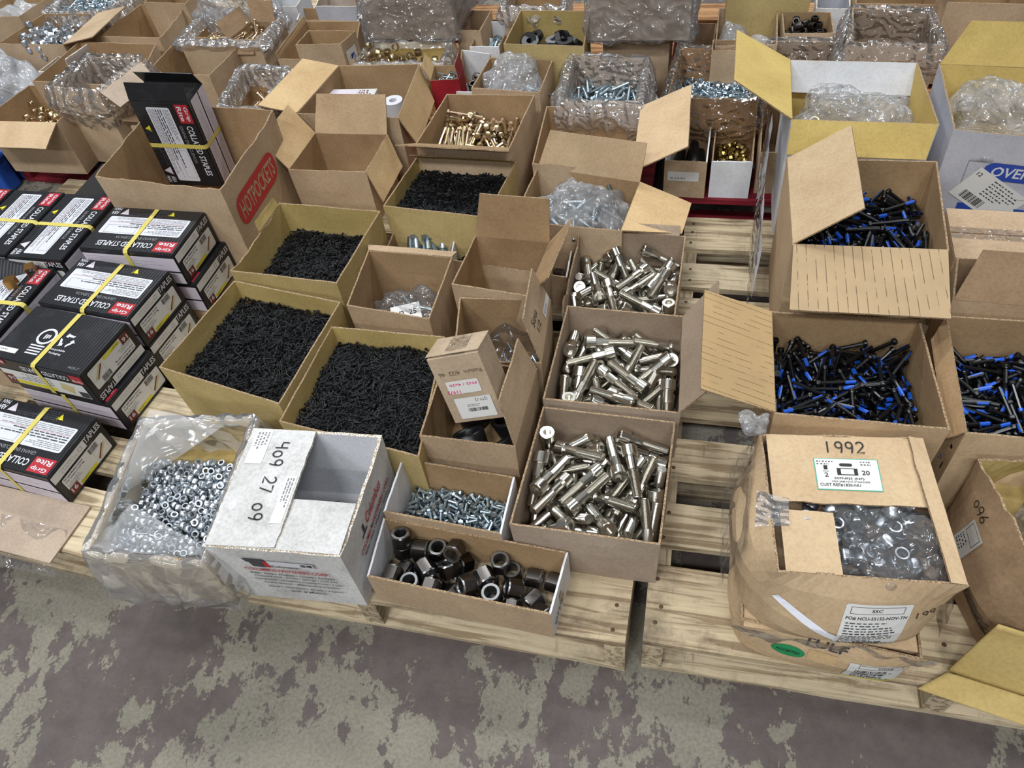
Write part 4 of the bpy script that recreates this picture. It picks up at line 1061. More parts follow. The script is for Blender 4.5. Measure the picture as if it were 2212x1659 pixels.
        176,579,149,38,23,19,-36,372,806,76,35,-35,-24,24,200,-946,92,39,16,39,-16,-59,-1268,193,2,58,-14,9,-216,-132,76,14,54,22,6,-350,125,103,11,-50,1,31,
        32,710,171,20,-15,8,54,179,-781,103,49,-1,34,-7,-135,-415,151,6,52,23,17,-274,824,76,12,-45,36,-10,-358,1186,78,6,-16,55,17,-206,200,76,15,-55,-18,5,
        373,-979,228,32,39,-16,-28,388,-1162,162,0,0,-58,-15,-235,593,104,23,14,47,-26,143,1278,76,41,-11,11,-41,-151,-758,76,8,-28,51,-14,-83,1047,76,14,53,-24,-6,
        -162,1189,76,54,-15,-5,20,-51,365,227,16,57,-12,-3,277,256,229,29,21,47,5,-263,-668,163,27,49,-21,5,-109,579,194,54,16,19,-2,369,1229,76,37,-37,21,-21,
        230,-384,151,22,2,55,6,-8,-6,204,58,-13,-10,-3,82,1046,76,15,58,6,2,19,1191,110,16,-10,-18,-54,-305,-1110,99,35,-43,16,16,-384,856,205,3,-42,-42,-3,
        -263,1265,167,37,44,4,17,50,-367,163,18,11,-23,51,208,902,77,33,41,-11,-26,-125,895,100,1,-33,45,-21,-218,91,220,16,-21,49,-21,375,-572,207,0,-51,23,22,
        47,-654,230,17,29,50,6,-364,-588,78,57,14,9,9,-352,683,240,13,48,-32,-9,230,1151,153,28,-38,-5,36,282,54,219,36,-45,16,-6,374,497,137,37,-21,-34,26,
        50,421,85,13,55,17,9,217,814,210,24,-53,15,5,-373,-1271,227,9,41,40,13,81,-1072,108,1,20,-47,32,-384,77,247,33,-26,-16,39,-317,355,95,31,-26,3,45,
        -370,983,77,43,-3,19,-37,138,185,152,2,-19,6,-57,-302,-479,187,6,-8,-31,-50,-239,819,276,9,-38,43,-16,-89,192,190,54,13,16,-17,-229,-266,225,55,-23,5,-5,
        -174,-96,221,24,6,27,48,267,-851,254,14,32,42,24,271,-179,187,5,25,-30,-45,-45,-945,150,5,-14,16,56,26,175,285,11,54,-9,22,384,954,170,19,-38,-37,-19,
        119,324,207,37,-20,-27,33,355,1241,227,15,-56,13,-3,-202,-1182,203,28,-49,1,19,-363,-417,317,32,-23,-45,-3,-232,995,160,28,-16,2,-50,-98,762,238,33,-9,32,37,
        280,-1273,238,51,29,-6,-11,-383,1096,214,60,4,1,-1,-373,-767,241,30,-30,-30,30,373,-359,231,22,46,31,5,-382,512,101,5,39,17,-42,90,-949,235,33,-12,32,-37,
        -382,-276,247,11,35,-35,-32,-226,-875,211,4,40,35,-28,244,474,236,21,-36,38,20,53,493,237,1,24,55,5,367,-95,254,43,-33,-25,3,339,-710,323,30,-2,-51,8,
        -319,990,307,7,19,-1,57,-372,414,247,35,20,44,-8,-62,-197,235,16,32,5,48,-384,-1001,218,27,-54,-2,-1,-303,256,199,36,26,-39,-7,119,-232,229,11,46,-35,-8,
        114,-786,248,48,12,-20,-26,211,1006,233,31,50,3,10,-42,-456,276,38,4,-32,34,78,940,192,15,-43,22,-32,-244,-778,330,13,-12,-8,-57,285,-468,288,16,-53,-2,-23,
        -45,1061,243,15,40,15,-40,-179,437,92,36,-23,36,23,-235,510,265,38,-32,29,-17,372,665,222,6,-46,-1,-38,-88,1251,216,15,48,32,-9,382,372,267,2,1,-57,17,
        143,1271,238,13,6,50,-30,-174,-580,266,2,-54,-7,25,208,-621,267,9,54,-14,-19,-166,-1034,256,16,46,27,23,152,-1198,215,17,-28,44,-25,-92,-792,223,23,-52,-15,11,
        224,-1066,223,27,-45,28,6,107,-501,318,25,23,1,-49,370,-1149,313,48,13,9,32,-349,-109,219,42,-22,-29,22,374,824,261,37,-21,-5,-42,-23,-1091,254,10,-31,42,-27,
    ],
}


def sim(key):
    d = SIM[key]
    return [(Vector(d[i:i + 3]) / 1e4, Quaternion(d[i + 3:i + 7]).normalized()) for i in range(0, len(d), 7)]


# ------------------------------------------------------------------ setting
def make_floor():
    s = 9.0
    o = mesh_obj('floor', [(-s, -s + 3, 0), (s, -s + 3, 0), (s, s + 3, 0), (-s, s + 3, 0)], [(0, 1, 2, 3)], ['peeling_floor_paint'])
    o['kind'] = 'structure'
    o['label'] = 'concrete floor with peeling purple grey paint'


make_floor()


def make_walls():
    for nm, q in (('wall_back', (-9, 11.9, 9, 12.0)), ('wall_left', (-9.1, -6, -9, 12.0)), ('wall_right', (9, -6, 9.1, 12.0))):
        o = block(nm, q[0], q[1], 0, q[2], q[3], 7.2, 'wall_paint')
        o['kind'] = 'structure'


make_walls()


def rough_board(name, x0, x1, y0, y1, z0, z1, mat, parent, seed):
    """a sawn board with slightly uneven edges"""
    rnd = random.Random(seed)
    n = 12
    v, f = [], []
    for i in range(n + 1):
        x = x0 + (x1 - x0) * i / n
        a = y0 + rnd.uniform(-1, 1) * 0.0012
        b = y1 + rnd.uniform(-1, 1) * 0.0012
        w = rnd.uniform(-1, 1) * 0.0006
        v += [(x, a, z0), (x, b, z0), (x, b, z1 + w), (x, a, z1 + w)]
    for i in range(n):
        o = 4 * i
        for a, b in ((0, 1), (1, 2), (2, 3), (3, 0)):
            f.append((o + a, o + 4 + a, o + 4 + b, o + b))
    f += [(0, 1, 2, 3), (4 * n + 3, 4 * n + 2, 4 * n + 1, 4 * n)]
    return mesh_obj(name, v, f, [mat], None, parent)


NAIL = None


def pallet(label, x, y, yaw, w, rows, deck, beam, seed, group, nails=True, z=0.127):
    """stringer pallet: deck boards along x, three stringers along y, bottom boards"""
    global NAIL
    t = thing('wooden_pallet', label, 'pallet', (x, y, 0), group, (0, 0, yaw))
    rnd = random.Random(seed)
    D = rows[-1][1]
    dk = 0.016
    for i, (a, b) in enumerate(rows):
        rough_board('deck_board', 0, w, a, b, z - dk, z + rnd.uniform(-0.0012, 0), 'red_painted_wood' if (i == 0 and beam == 'red_painted_wood' and deck == 'orange_wood') else deck if rnd.random() < 0.6 else ('grey_wood' if deck == 'pale_wood' else deck), t, seed * 50 + i)
    for i, sx in enumerate((0.0, w / 2 - 0.019, w - 0.038)):
        o = rough_board('stringer', 0.002, D - 0.002, 0, 0.038, 0.0125, z - dk - 0.0005, beam, t, seed * 50 + 20 + i)
        o.matrix_local = Matrix.Translation((sx + 0.038, 0, 0)) @ Matrix.Rotation(PI / 2, 4, 'Z')
    for i, (a, b) in enumerate(((0.0, 0.10), (D * 0.32, D * 0.32 + 0.09), (D * 0.62, D * 0.62 + 0.09), (D - 0.1, D))):
        rough_board('bottom_board', 0, w, a, b, 0.0, 0.012, beam, t, seed * 50 + 30 + i)
    if nails:
        if NAIL is None:
            v, f, fm = lathe([(-0.001, 0.0042), (0.0008, 0.004), (0.0014, 0.0028)], 8)
            NAIL = bpy.data.meshes.new('nail_head')
            NAIL.from_pydata([(b, c, a) for a, b, c in v], [], f)
            NAIL.materials.append(MATS['nail_rust'])
        for a, b in rows:
            for sx in (0.022, w / 2, w - 0.022):
                for q in ((0.25, 0.75) if b - a < 0.12 else (0.2, 0.5, 0.8)):
                    o = bpy.data.objects.new('nail_head', NAIL)
                    COL.objects.link(o)
                    o.parent = t
                    o.location = (sx + rnd.uniform(-0.006, 0.006), a + (b - a) * q + rnd.uniform(-0.008, 0.008), z - 0.0004)
    return t


GMA = [(0, .154), (.197, .294), (.356, .456), (.513, .608), (.663, .753), (.803, .893), (.932, 1.023), (1.083, 1.215)]
pallet('pale wooden pallet under the blue tipped bolts and the 1992 box', -.022, .557, 0.0, 1.016, GMA, 'pale_wood', 'pale_wood', 1, 'pallets on the floor')
pallet('pale wooden pallet under the black screw boxes and chrome bolts', -1.068, .56, -.0147, 1.016, GMA, 'pale_wood', 'pale_wood', 2, 'pallets on the floor')
pallet('wooden pallet carrying the strapped staple cartons at the left', -2.16, .628, -.081, 1.016, GMA, 'pale_wood', 'grey_wood', 3, 'pallets on the floor', False)
pallet('red painted pallet carrying the white tray of gold acorn nuts', -.05, 1.856, 0.0, 1.016, GMA, 'orange_wood', 'red_painted_wood', 4, 'pallets on the floor', False)
pallet('red pallet in the rear row under the bags of zinc bolts', -1.14, 1.875, 0.0, 1.016, GMA, 'orange_wood', 'red_painted_wood', 5, 'pallets on the floor', False)
pallet('wooden pallet with dark red runners at the far left', -2.42, 1.985, -.05, 1.016, GMA, 'grey_wood', 'red_painted_wood', 6, 'pallets on the floor', False)
# worn bare wood laid over the front of the red pallet by the white tray

# ------------------------------------------------------------------ cardboard boxes


def inset(Q, t):
    out = []
    n = len(Q)
    for i in range(n):
        a, b, c = Q[i - 1], Q[i], Q[(i + 1) % n]
        d1 = (b - a).normalized()
        d2 = (c - b).normalized()
        n1 = Vector((-d1.y, d1.x))
        n2 = Vector((-d2.y, d2.x))
        k = (n1 + n2)
        out.append(b + k * (t / max(0.3, 1 + n1.dot(n2))))
    return out


class Box:
    pass


def jag(s, amp, seed):
    return amp * (0.5 + 0.5 * nz(s * 7 + seed * 3.1, seed)) + amp * 0.25 * abs(nz(s * 40 + seed, 5.5)) + amp * 0.12 * abs(nz(s * 110, seed))


def make_box(key, label, out='kraft', inn='kraft_inner', edge='edge_kraft', t=.0038, taper=.03, bulge=.004, torn=None, floor=None, cat='box',
             name='cardboard_box', flaps=None, rim=.0012, group=None, flap_mats=None, wall_mats=None, z1=None, z0=None, skipflap=(), inner_mats=None, nofloor=False, corner=0.0, shift=(0, 0)):
    zt, zb, R, FL = BOX[key]
    zt = z1 or zt
    zb = z0 or zb
    c = Vector((sum(r[0] for r in R) / 4, sum(r[1] for r in R) / 4))
    B = Box()
    B.key = key
    B.R = [Vector(r) - c for r in R]
    B.c, B.h, B.z0, B.z1, B.t = c, zt - zb, zb, zt, t
    B.root = thing(name, label, cat, (c.x, c.y, zb), group)
    ux = ((B.R[1] - B.R[0]) + (B.R[2] - B.R[3])).normalized()
    B.ux, B.uy = ux, Vector((-ux.y, ux.x))
    B.yaw = math.atan2(ux.y, ux.x)
    B.w = min((B.R[1] - B.R[0]).length, (B.R[2] - B.R[3]).length)
    B.d = min((B.R[2] - B.R[1]).length, (B.R[3] - B.R[0]).length)
    B.seed = sum(ord(ch) for ch in key)
    B.taper = taper
    B.mo, B.mn, B.me = out, inn, edge
    torn = torn or {}
    n, lv = 14, [0, .2, .4, .6, .8, 1.0]
    h = B.h
    mats = [out, inn, edge]
    wm = wall_mats or {}
    im = inner_mats or {}
    for m in list(wm.values()) + list(im.values()):
        if m not in mats:
            mats.append(m)
    v, f, fm = [], [], []
    I = inset(B.R, t)
    N = 4 * n

    def ring(Q, lev, inner):
        idx = []
        for i in range(4):
            a, b = Q[i], Q[(i + 1) % 4]
            d = (b - a).normalized()
            nrm = Vector((d.y, -d.x))
            for k in range(n):
                s = k / n
                p = a.lerp(b, s) * (1 - taper * (1 - lev))
                if corner:
                    p = p * (1 - corner * (1 - lev) ** .7 * abs(2 * s - 1) ** 4)
                p = p + Vector(shift) * (1 - lev) ** .6
                p = p + nrm * bulge * math.sin(PI * s) * math.sin(PI * min(1, lev * .9 + .1)) * (1 + .8 * nz(B.seed + i * 3.3, lev * 2, s * 2))
                z = h * lev
                if lev == 1.0 or (i in torn and lev > .5):
                    q = rim * (nz(s * 6 + i * 9 + B.seed, 1.7) * 1.4)
                    if i in torn:
                        e = min(1, s / .1) if (i - 1) % 4 not in torn else 1
                        e = min(e, (1 - s) / .1) if (i + 1) % 4 not in torn else e
                        q -= jag(s, torn[i], B.seed + i) * e * lev
                    z += q
                idx.append(len(v))
                v.append((p.x, p.y, z))
        return idx

    fl = (floor if floor is not None else .004) / h
    ilv = [1.0] + [x for x in (.8, .6, .4, .2) if x > fl + .05] + [fl]
    o_r = [ring(B.R, l, False) for l in lv]
    i_r = [ring(I, l, True) for l in ilv]

    def strip(A, Bq, mi):
        for k in range(N):
            k2 = (k + 1) % N
            f.append((A[k], A[k2], Bq[k2], Bq[k]))
            side = k // n
            fm.append(mats.index(wm[side]) if (mi == 0 and side in wm) else mats.index(im[side]) if (mi in (1, 2) and side in im) else mi)

    for a, b in zip(o_r[:-1], o_r[1:]):
        strip(a, b, 0)
    strip(o_r[-1], i_r[0], 2)
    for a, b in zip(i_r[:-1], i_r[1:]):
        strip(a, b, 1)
    if nofloor:
        strip(i_r[-1], o_r[0], 2)
    else:
        f.append(tuple(reversed(o_r[0])))
        fm.append(0)
        f.append(tuple(i_r[-1]))
        fm.append(1)
    B.body = mesh_obj('body', v, f, mats, fm, B.root)
    for q in (FL if flaps is None else flaps):
        if q[0] not in skipflap:
            add_flap(B, *q, mats=(flap_mats or {}).get(q[0]))
    return B


def add_flap(B, side, ang, L, o0=0, o1=0, curl=0.0, torn=0.0, mats=None, s0=0.0, s1=1.0, name='flap', z=None):
    a3, b3 = B.R[side], B.R[(side + 1) % 4]
    d = (b3 - a3).normalized()
    nrm = Vector((d.y, -d.x, 0))
    al = Vector((d.x, d.y, 0))
    up = Vector((0, 0, 1))
    zz = B.h if z is None else z
    a = Vector((a3.x, a3.y, zz)).lerp(Vector((b3.x, b3.y, zz)), s0) - nrm * B.t / 2
    b = Vector((a3.x, a3.y, zz)).lerp(Vector((b3.x, b3.y, zz)), s1) - nrm * B.t / 2
    mo, mn, me = mats or (B.mo, B.mn, B.me)
    n, m = 16, 6
    v, f, fm = [], [], []
    t = B.t * 0.9
    for sgn in (1, -1):
        for j in range(m + 1):
            q = j / m
            th = math.radians(ang)
            pos = Vector((0, 0, 0))
            steps = max(1, j)
            for s in range(j):
                tt = math.radians(ang + curl * ((s + .5) / m))
                pos += (math.cos(tt) * up + math.sin(tt) * nrm) * (L / m)
            tt = math.radians(ang + curl * q)
            fn = math.cos(tt) * nrm - math.sin(tt) * up
            for i in range(n + 1):
                s = i / n
                p = a.lerp(b, s) + pos + al * (o0 + (o1 - o0) * s) * q
                p = p + al * (0.002 * (1 - 2 * s))
                if torn and j == m:
                    dd = (math.cos(tt) * up + math.sin(tt) * nrm)
                    p = p - dd * jag(s, torn, B.seed + side * 7)
                p = p + fn * (0.0025 * nz(B.seed + s * 2.5, q * 2, side) * q)
                v.append(p + fn * (sgn * t / 2))
    W = (m + 1) * (n + 1)

    def at(g, j, i):
        return g * W + j * (n + 1) + i
    for j in range(m):
        for i in range(n):
            f.append((at(0, j, i), at(0, j, i + 1), at(0, j + 1, i + 1), at(0, j + 1, i)))
            fm.append(0)
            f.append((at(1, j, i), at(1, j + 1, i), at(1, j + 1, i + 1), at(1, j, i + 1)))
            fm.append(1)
    for i in range(n):
        f.append((at(0, m, i), at(0, m, i + 1), at(1, m, i + 1), at(1, m, i)))
        fm.append(2)
        f.append((at(0, 0, i + 1), at(0, 0, i), at(1, 0, i), at(1, 0, i + 1)))
        fm.append(2)
    for j in range(m):
        f.append((at(0, j + 1, 0), at(1, j + 1, 0), at(1, j, 0), at(0, j, 0)))
        fm.append(2)
        f.append((at(0, j, n), at(1, j, n), at(1, j + 1, n), at(0, j + 1, n)))
        fm.append(2)
    o = mesh_obj(name, v, f, [mo, mn, me], fm, B.root)
    B.last_flap = dict(obj=o, a=a, b=b, al=al, up=up, nrm=nrm, ang=ang, L=L, t=t)
    return o


def wall_M(B, side, s=0.0, z=0.0, inside=False, off=0.0):
    a3, b3 = B.R[side], B.R[(side + 1) % 4]
    d = (b3 - a3).normalized()
    n = Vector((d.y, -d.x, 0))
    p = a3.lerp(b3, s)
    k = 1 - B.taper * (1 - z / B.h)
    # tilt of the tapered wall
    p0 = Vector((p.x * (1 - B.taper), p.y * (1 - B.taper), 0))
    p1 = Vector((p.x, p.y, B.h))
    y = (p1 - p0).normalized()
    x = Vector((d.x, d.y, 0))
    nn = x.cross(y).normalized()
    m = Matrix((x, y, nn)).transposed().to_4x4()
    m.translation = Vector((p.x * k, p.y * k, z)) + nn * (0.0012 + off)
    return m


def flap_M(B, s=0.0, inner=True, q=0.0):
    """frame on the last flap: x along the hinge, y along the flap"""
    F = B.last_flap
    tt = math.radians(F['ang'])
    d = math.cos(tt) * F['up'] + math.sin(tt) * F['nrm']
    fn = math.cos(tt) * F['nrm'] - math.sin(tt) * F['up']
    if inner:
        fn = -fn
    x = d.cross(fn)
    o = F['a'].lerp(F['b'], s) + d * q + fn * (F['t'] / 2 + 0.0018)
    m = Matrix((x, d, fn)).transposed().to_4x4()
    m.translation = o
    return m


def local(B, x, y, z):
    """box frame (centre, along width, along depth, height above base) -> world"""
    p = B.c + B.ux * x + B.uy * y
    return Vector((p.x, p.y, B.z0 + z))


# ------------------------------------------------------------------ hardware
def mesh_data(name, v, f, fm, mats, smooth_deg=None):
    me = bpy.data.meshes.new(name)
    me.from_pydata([tuple(q) for q in v], [], f)
    for m in mats:
        me.materials.append(MATS[m])
    me.polygons.foreach_set('material_index', fm)
    if smooth_deg:
        me.polygons.foreach_set('use_smooth', [True] * len(f))
        me.set_sharp_from_angle(angle=math.radians(smooth_deg))
    me.update()
    return me


def merge(*parts):
    v, f, fm = [], [], []
    for pv, pf, pm in parts:
        b = len(v)
        v += list(pv)
        f += [tuple(b + i for i in q) for q in pf]
        fm += list(pm)
    return v, f, fm


def socket_head(x0, x1, r, hexr, depth, seg=20, mi=0):
    """cylinder head with a hex recess in the end at x1"""
    v, f, fm = lathe([(x0, r * .94), (x0 + .0015, r), (x1 - .0015, r), (x1, r * .93)], seg, caps=False)
    fm = [mi] * len(f)
    base = len(v)
    ring1 = [3 * seg + k for k in range(seg)]
    hv = []
    for d in (0, depth):
        for k in range(seg):
            a = 2 * PI * (k + .5) / seg
            hr = hexr / max(math.cos(((a + PI / 6) % (PI / 3)) - PI / 6), .5)
            hv.append((x1 - d, hr * math.cos(a), hr * math.sin(a)))
    v += hv
    for k in range(seg):
        k2 = (k + 1) % seg
        f.append((ring1[k], base + k, base + k2, ring1[k2]))
        f.append((base + k, base + seg + k, base + seg + k2, base + k2))
        fm += [mi, mi]
    f.append(tuple(base + seg + k for k in reversed(range(seg))))
    fm.append(mi)
    f.append(tuple(range(seg)))
    fm.append(mi)
    return v, f, fm


def threads(x0, x1, r, pitch, depth, seg=14, mi=0):
    prof = []
    n = max(2, int((x1 - x0) / pitch))
    for i in range(n):
        a = x0 + (x1 - x0) * i / n
        prof += [(a, r - depth), (a + (x1 - x0) / n * .5, r)]
    prof += [(x1, r - depth)]
    v, f, fm = lathe(prof, seg)
    return v, f, [mi] * len(f)


def cyl(x0, x1, r, seg=14, mi=0, r2=None):
    v, f, fm = lathe([(x0, r), (x1, r2 or r)], seg)
    return v, f, [mi] * len(f)


def hexnut(h, af, hole, mi_side=0, mi_end=0, mi_hole=0, seg=24):
    """hex nut along x with chamfered corners and a through hole"""
    v, f, fm = [], [], []
    lev = [(-h / 2, .9), (-h / 2 * .82, 1.0), (h / 2 * .82, 1.0), (h / 2, .9)]
    for x, k in lev:
        for q in range(seg):
            a = 2 * PI * q / seg
            hr = af / 2 / math.cos(((a + PI / 6) % (PI / 3)) - PI / 6)
            hr = min(hr, af / 2 * 1.11) if k == 1.0 else min(hr * 1.0, af / 2 * .97)
            v.append((x, hr * math.cos(a), hr * math.sin(a)))
    for x in (h / 2, h / 2 * .8, -h / 2 * .8, -h / 2):
        rr = hole * (1.1 if abs(x) > h * .45 else 1.0)
        for q in range(seg):
            a = 2 * PI * q / seg
            v.append((x, rr * math.cos(a), rr * math.sin(a)))
    order = list(range(8))
    for i in range(8):
        j = (i + 1) % 8
        for q in range(seg):
            q2 = (q + 1) % seg
            f.append((i * seg + q, j * seg + q, j * seg + q2, i * seg + q2))
            fm.append({0: mi_end, 1: mi_side, 2: mi_end, 3: mi_end, 4: mi_hole, 5: mi_hole, 6: mi_hole, 7: mi_end}[i])
    return v, f, fm


def hexhead(x0, x1, af, mi=0):
    v, f, fm = lathe([(x0, af / 2 * 1.1547), (x1 - .0008, af / 2 * 1.1547), (x1, af / 2 * 1.0)], 6)
    return v, f, [mi] * len(f)


ME = {}
ME['bolt_head'] = mesh_data('bolt_head', *socket_head(.035, .057, .0155, .0078, .011), ['nickel'], 22)
v_, f_, m_ = merge(cyl(.008, .0352, .0098), threads(-.0485, .008, .0098, .0024, .0013), cyl(-.05, -.0485, .008))
ME['threaded_shank'] = mesh_data('threaded_shank', v_, f_, m_, ['nickel'], 22)
ME['heavy_nut'] = mesh_data('heavy_nut', *hexnut(.031, .035, .0112, 0, 1, 2), ['black_oxide', 'black_oxide_face', 'steel_dull'], 14)
ME['big_zinc_nut'] = mesh_data('big_zinc_nut', *hexnut(.024, .031, .0105), ['zinc'], 40)
ME['gold_nut'] = mesh_data('gold_nut', *hexnut(.02, .028, .009), ['gold_zinc'], 40)
ME['dark_nut'] = mesh_data('dark_nut', *hexnut(.03, .026, .008), ['black_oxide'], 40)
ME['small_nut'] = mesh_data('small_nut', *hexnut(.0088, .0142, .0041, seg=12), ['zinc'], 40)
def patch_bolt():
    cp = cyl(-.034, -.015, .0042, 8, 1)
    cp = (cp[0], cp[1], [1 if (i % 8 in (0, 1, 2, 3)) else 0 for i in range(len(cp[1]))])
    return merge(socket_head(.03, .0372, .0068, .003, .004, 12), cyl(-.015, .0302, .0039, 8), cp, cyl(-.037, -.034, .0036, 8))


v_, f_, m_ = patch_bolt()
ME['patch_bolt'] = mesh_data('patch_bolt', v_, f_, m_, ['black_bolt', 'blue_patch'], 40)
v_, f_, m_ = merge(hexhead(.056, .064, .018), cyl(-.06, .056, .0055, 8))
ME['gold_bolt'] = mesh_data('gold_bolt', v_, f_, m_, ['gold_zinc'], 40)
v_, f_, m_ = merge(hexhead(.007, .0115, .0105), cyl(-.0115, .007, .0032, 8))
ME['small_hex_bolt'] = mesh_data('small_hex_bolt', v_, f_, m_, ['zinc_bluish'], 40)
v_, f_, m_ = merge(hexhead(.027, .034, .016), threads(-.037, .027, .0055, .002, .0006, 8))
ME['zinc_bolt'] = mesh_data('zinc_bolt', v_, f_, m_, ['zinc_bluish'], 40)
v_, f_, m_ = merge(hexhead(.045, .06, .03), cyl(.02, .0452, .0095, 12), threads(-.06, .02, .0095, .0025, .001, 12))
ME['large_zinc_bolt'] = mesh_data('large_zinc_bolt', v_, f_, m_, ['zinc_bluish'], 40)
v_, f_, m_ = merge(lathe([(-.007, .0085), (.001, .0085), (.0025, .0065)], 6), lathe([(.002, .0066), (.006, .0055), (.0085, .003), (.0095, .0008)], 8))
ME['acorn_nut'] = mesh_data('acorn_nut', v_, f_, [0] * len(f_), ['brass_nut'], 30)
SCREW = lathe([(0, .0034), (.0012, .0033), (.0042, .0014), (.0235, .0013), (.0268, .0003)], 5)
ME['black_screw'] = mesh_data('black_screw', [((a - .0134) * 1.2, b * 1.1, c * 1.1) for a, b, c in SCREW[0]], SCREW[1], [0] * len(SCREW[1]), ['black_screw'])
v_, f_, m_ = merge(hexhead(.017, .02, .009), cyl(-.02, .017, .0024, 6))
SMALLBOLT = (v_, f_)
ME['thin_zinc_screw'] = mesh_data('thin_zinc_screw', v_, f_, m_, ['zinc_bluish'])


def put(mesh, name, label, cat, group, loc, quat, parts=None):
    """one loose part; parts = child meshes under an Empty"""
    if parts:
        o = bpy.data.objects.new(name, None)
        o.empty_display_size = .01
    else:
        o = bpy.data.objects.new(name, ME[mesh])
    COL.objects.link(o)
    o.location = loc
    o.rotation_mode = 'QUATERNION'
    o.rotation_quaternion = quat
    tag(o, label, cat, group)
    if parts:
        for p in parts:
            c = bpy.data.objects.new(p, ME[p])
            COL.objects.link(c)
            c.parent = o
    return o


def pile(B, key, mesh, name, label, cat, group, z, turn=0.0, off=(0, 0), scale=1.0, limit=None, parts=None, keep=None, squash=1.0):
    """place a settled heap in a box; returns what was left over past the limit"""
    q0 = Quaternion((0, 0, 1), B.yaw + turn)
    items = []
    for p, q in sim(key):
        r = Quaternion((0, 0, 1), turn) @ Vector((p.x * scale, p.y * scale, 0))
        x, y = r.x + off[0], r.y + off[1]
        if keep and not keep(x, y, p.z):
            continue
        items.append((local(B, x, y, z + p.z * scale * squash), q0 @ q))
    items.sort(key=lambda e: -e[0].z)
    lim = len(items) if limit is None else limit
    for loc, q in items[:lim]:
        o = put(mesh, name, label, cat, group, loc, q, parts)
        if scale != 1.0:
            o.scale = (scale,) * 3
    return items[lim:]


def stuff_mesh(name, label, cat, tmpl, items, mats, loc=(0, 0, 0), fm=None):
    """many copies of a small template joined into one uncountable heap"""
    tv = np.array(tmpl[0], dtype=np.float64)
    tf = tmpl[1]
    n = len(items)
    V = np.empty((n, len(tv), 3))
    for i, (p, q, s) in enumerate(items):
        m = np.array(q.to_matrix())
        V[i] = (tv * s) @ m.T + np.array(p) - np.array(loc)
    faces = []
    nv = len(tv)
    for i in range(n):
        b = i * nv
        faces += [tuple(b + k for k in q) for q in tf]
    o = mesh_obj(name, V.reshape(-1, 3), faces, mats, (list(fm) * n) if fm else None)
    o.location = loc
    o['kind'] = 'stuff'
    return tag(o, label, cat)


def scatter(B, n, surf, seed, depth=.014, tilt=.28, margin=.012, length=.0134, heap=None):
    """random resting poses over the surface of a heap in box B"""
    rnd = random.Random(seed)
    I = inset(B.R, B.t + margin)
    E = inset(B.R, B.t + .001)
    k = 1 - B.taper * (1 - min(1, surf / B.h))
    out = []
    while len(out) < n:
        s, u = rnd.random(), rnd.random()
        p = I[0].lerp(I[1], s).lerp(I[3].lerp(I[2], s), u) * k
        z = surf + (heap(s, u) if heap else 0) + .006 * nz(s * 4 + seed, u * 4) - rnd.random() ** 1.3 * depth
        e = rnd.gauss(0, tilt)
        q = Quaternion((0, 0, 1), rnd.uniform(0, 2 * PI)) @ Quaternion((0, 1, 0), e) @ Quaternion((1, 0, 0), rnd.uniform(0, 6))
        dv = q @ Vector((length * 1.2, 0, 0))
        ok = True
        for sg in (-1, 1):
            e2 = Vector((p.x + sg * dv.x, p.y + sg * dv.y))
            for i in range(4):
                a2, b2 = E[i] * k, E[(i + 1) % 4] * k
                if (b2 - a2).x * (e2 - a2).y - (b2 - a2).y * (e2 - a2).x < 0:
                    ok = False
        if ok:
            out.append((Vector((p.x + B.c.x, p.y + B.c.y, B.z0 + z)), q, 1.0))
    return out


# ------------------------------------------------------------------ plastic film
def zigzag(x):
    x = x - math.floor(x)
    return 1 - 4 * abs(x - .5)


FOLD = {}


def ridge(p, s, seed):
    """straight sharp creases in a few directions, bent a little by noise"""
    if seed not in FOLD:
        r = random.Random(seed * 13 + 5)
        FOLD[seed] = [(Vector((r.gauss(0, 1), r.gauss(0, 1), r.gauss(0, .8))).normalized(), r.uniform(.16, .42), r.uniform(0, 9)) for _ in range(5)]
    p = Vector(p)
    w = noise.noise(p * (s * .35) + Vector((seed, 0, 0))) * .55 + noise.noise(p * (s * .9) + Vector((0, seed, 3))) * .22
    t = 0.0
    for d, f, o in FOLD[seed]:
        t += zigzag(p.dot(d) * s * f * 3.2 + o + w * 1.6) * .25
    return t


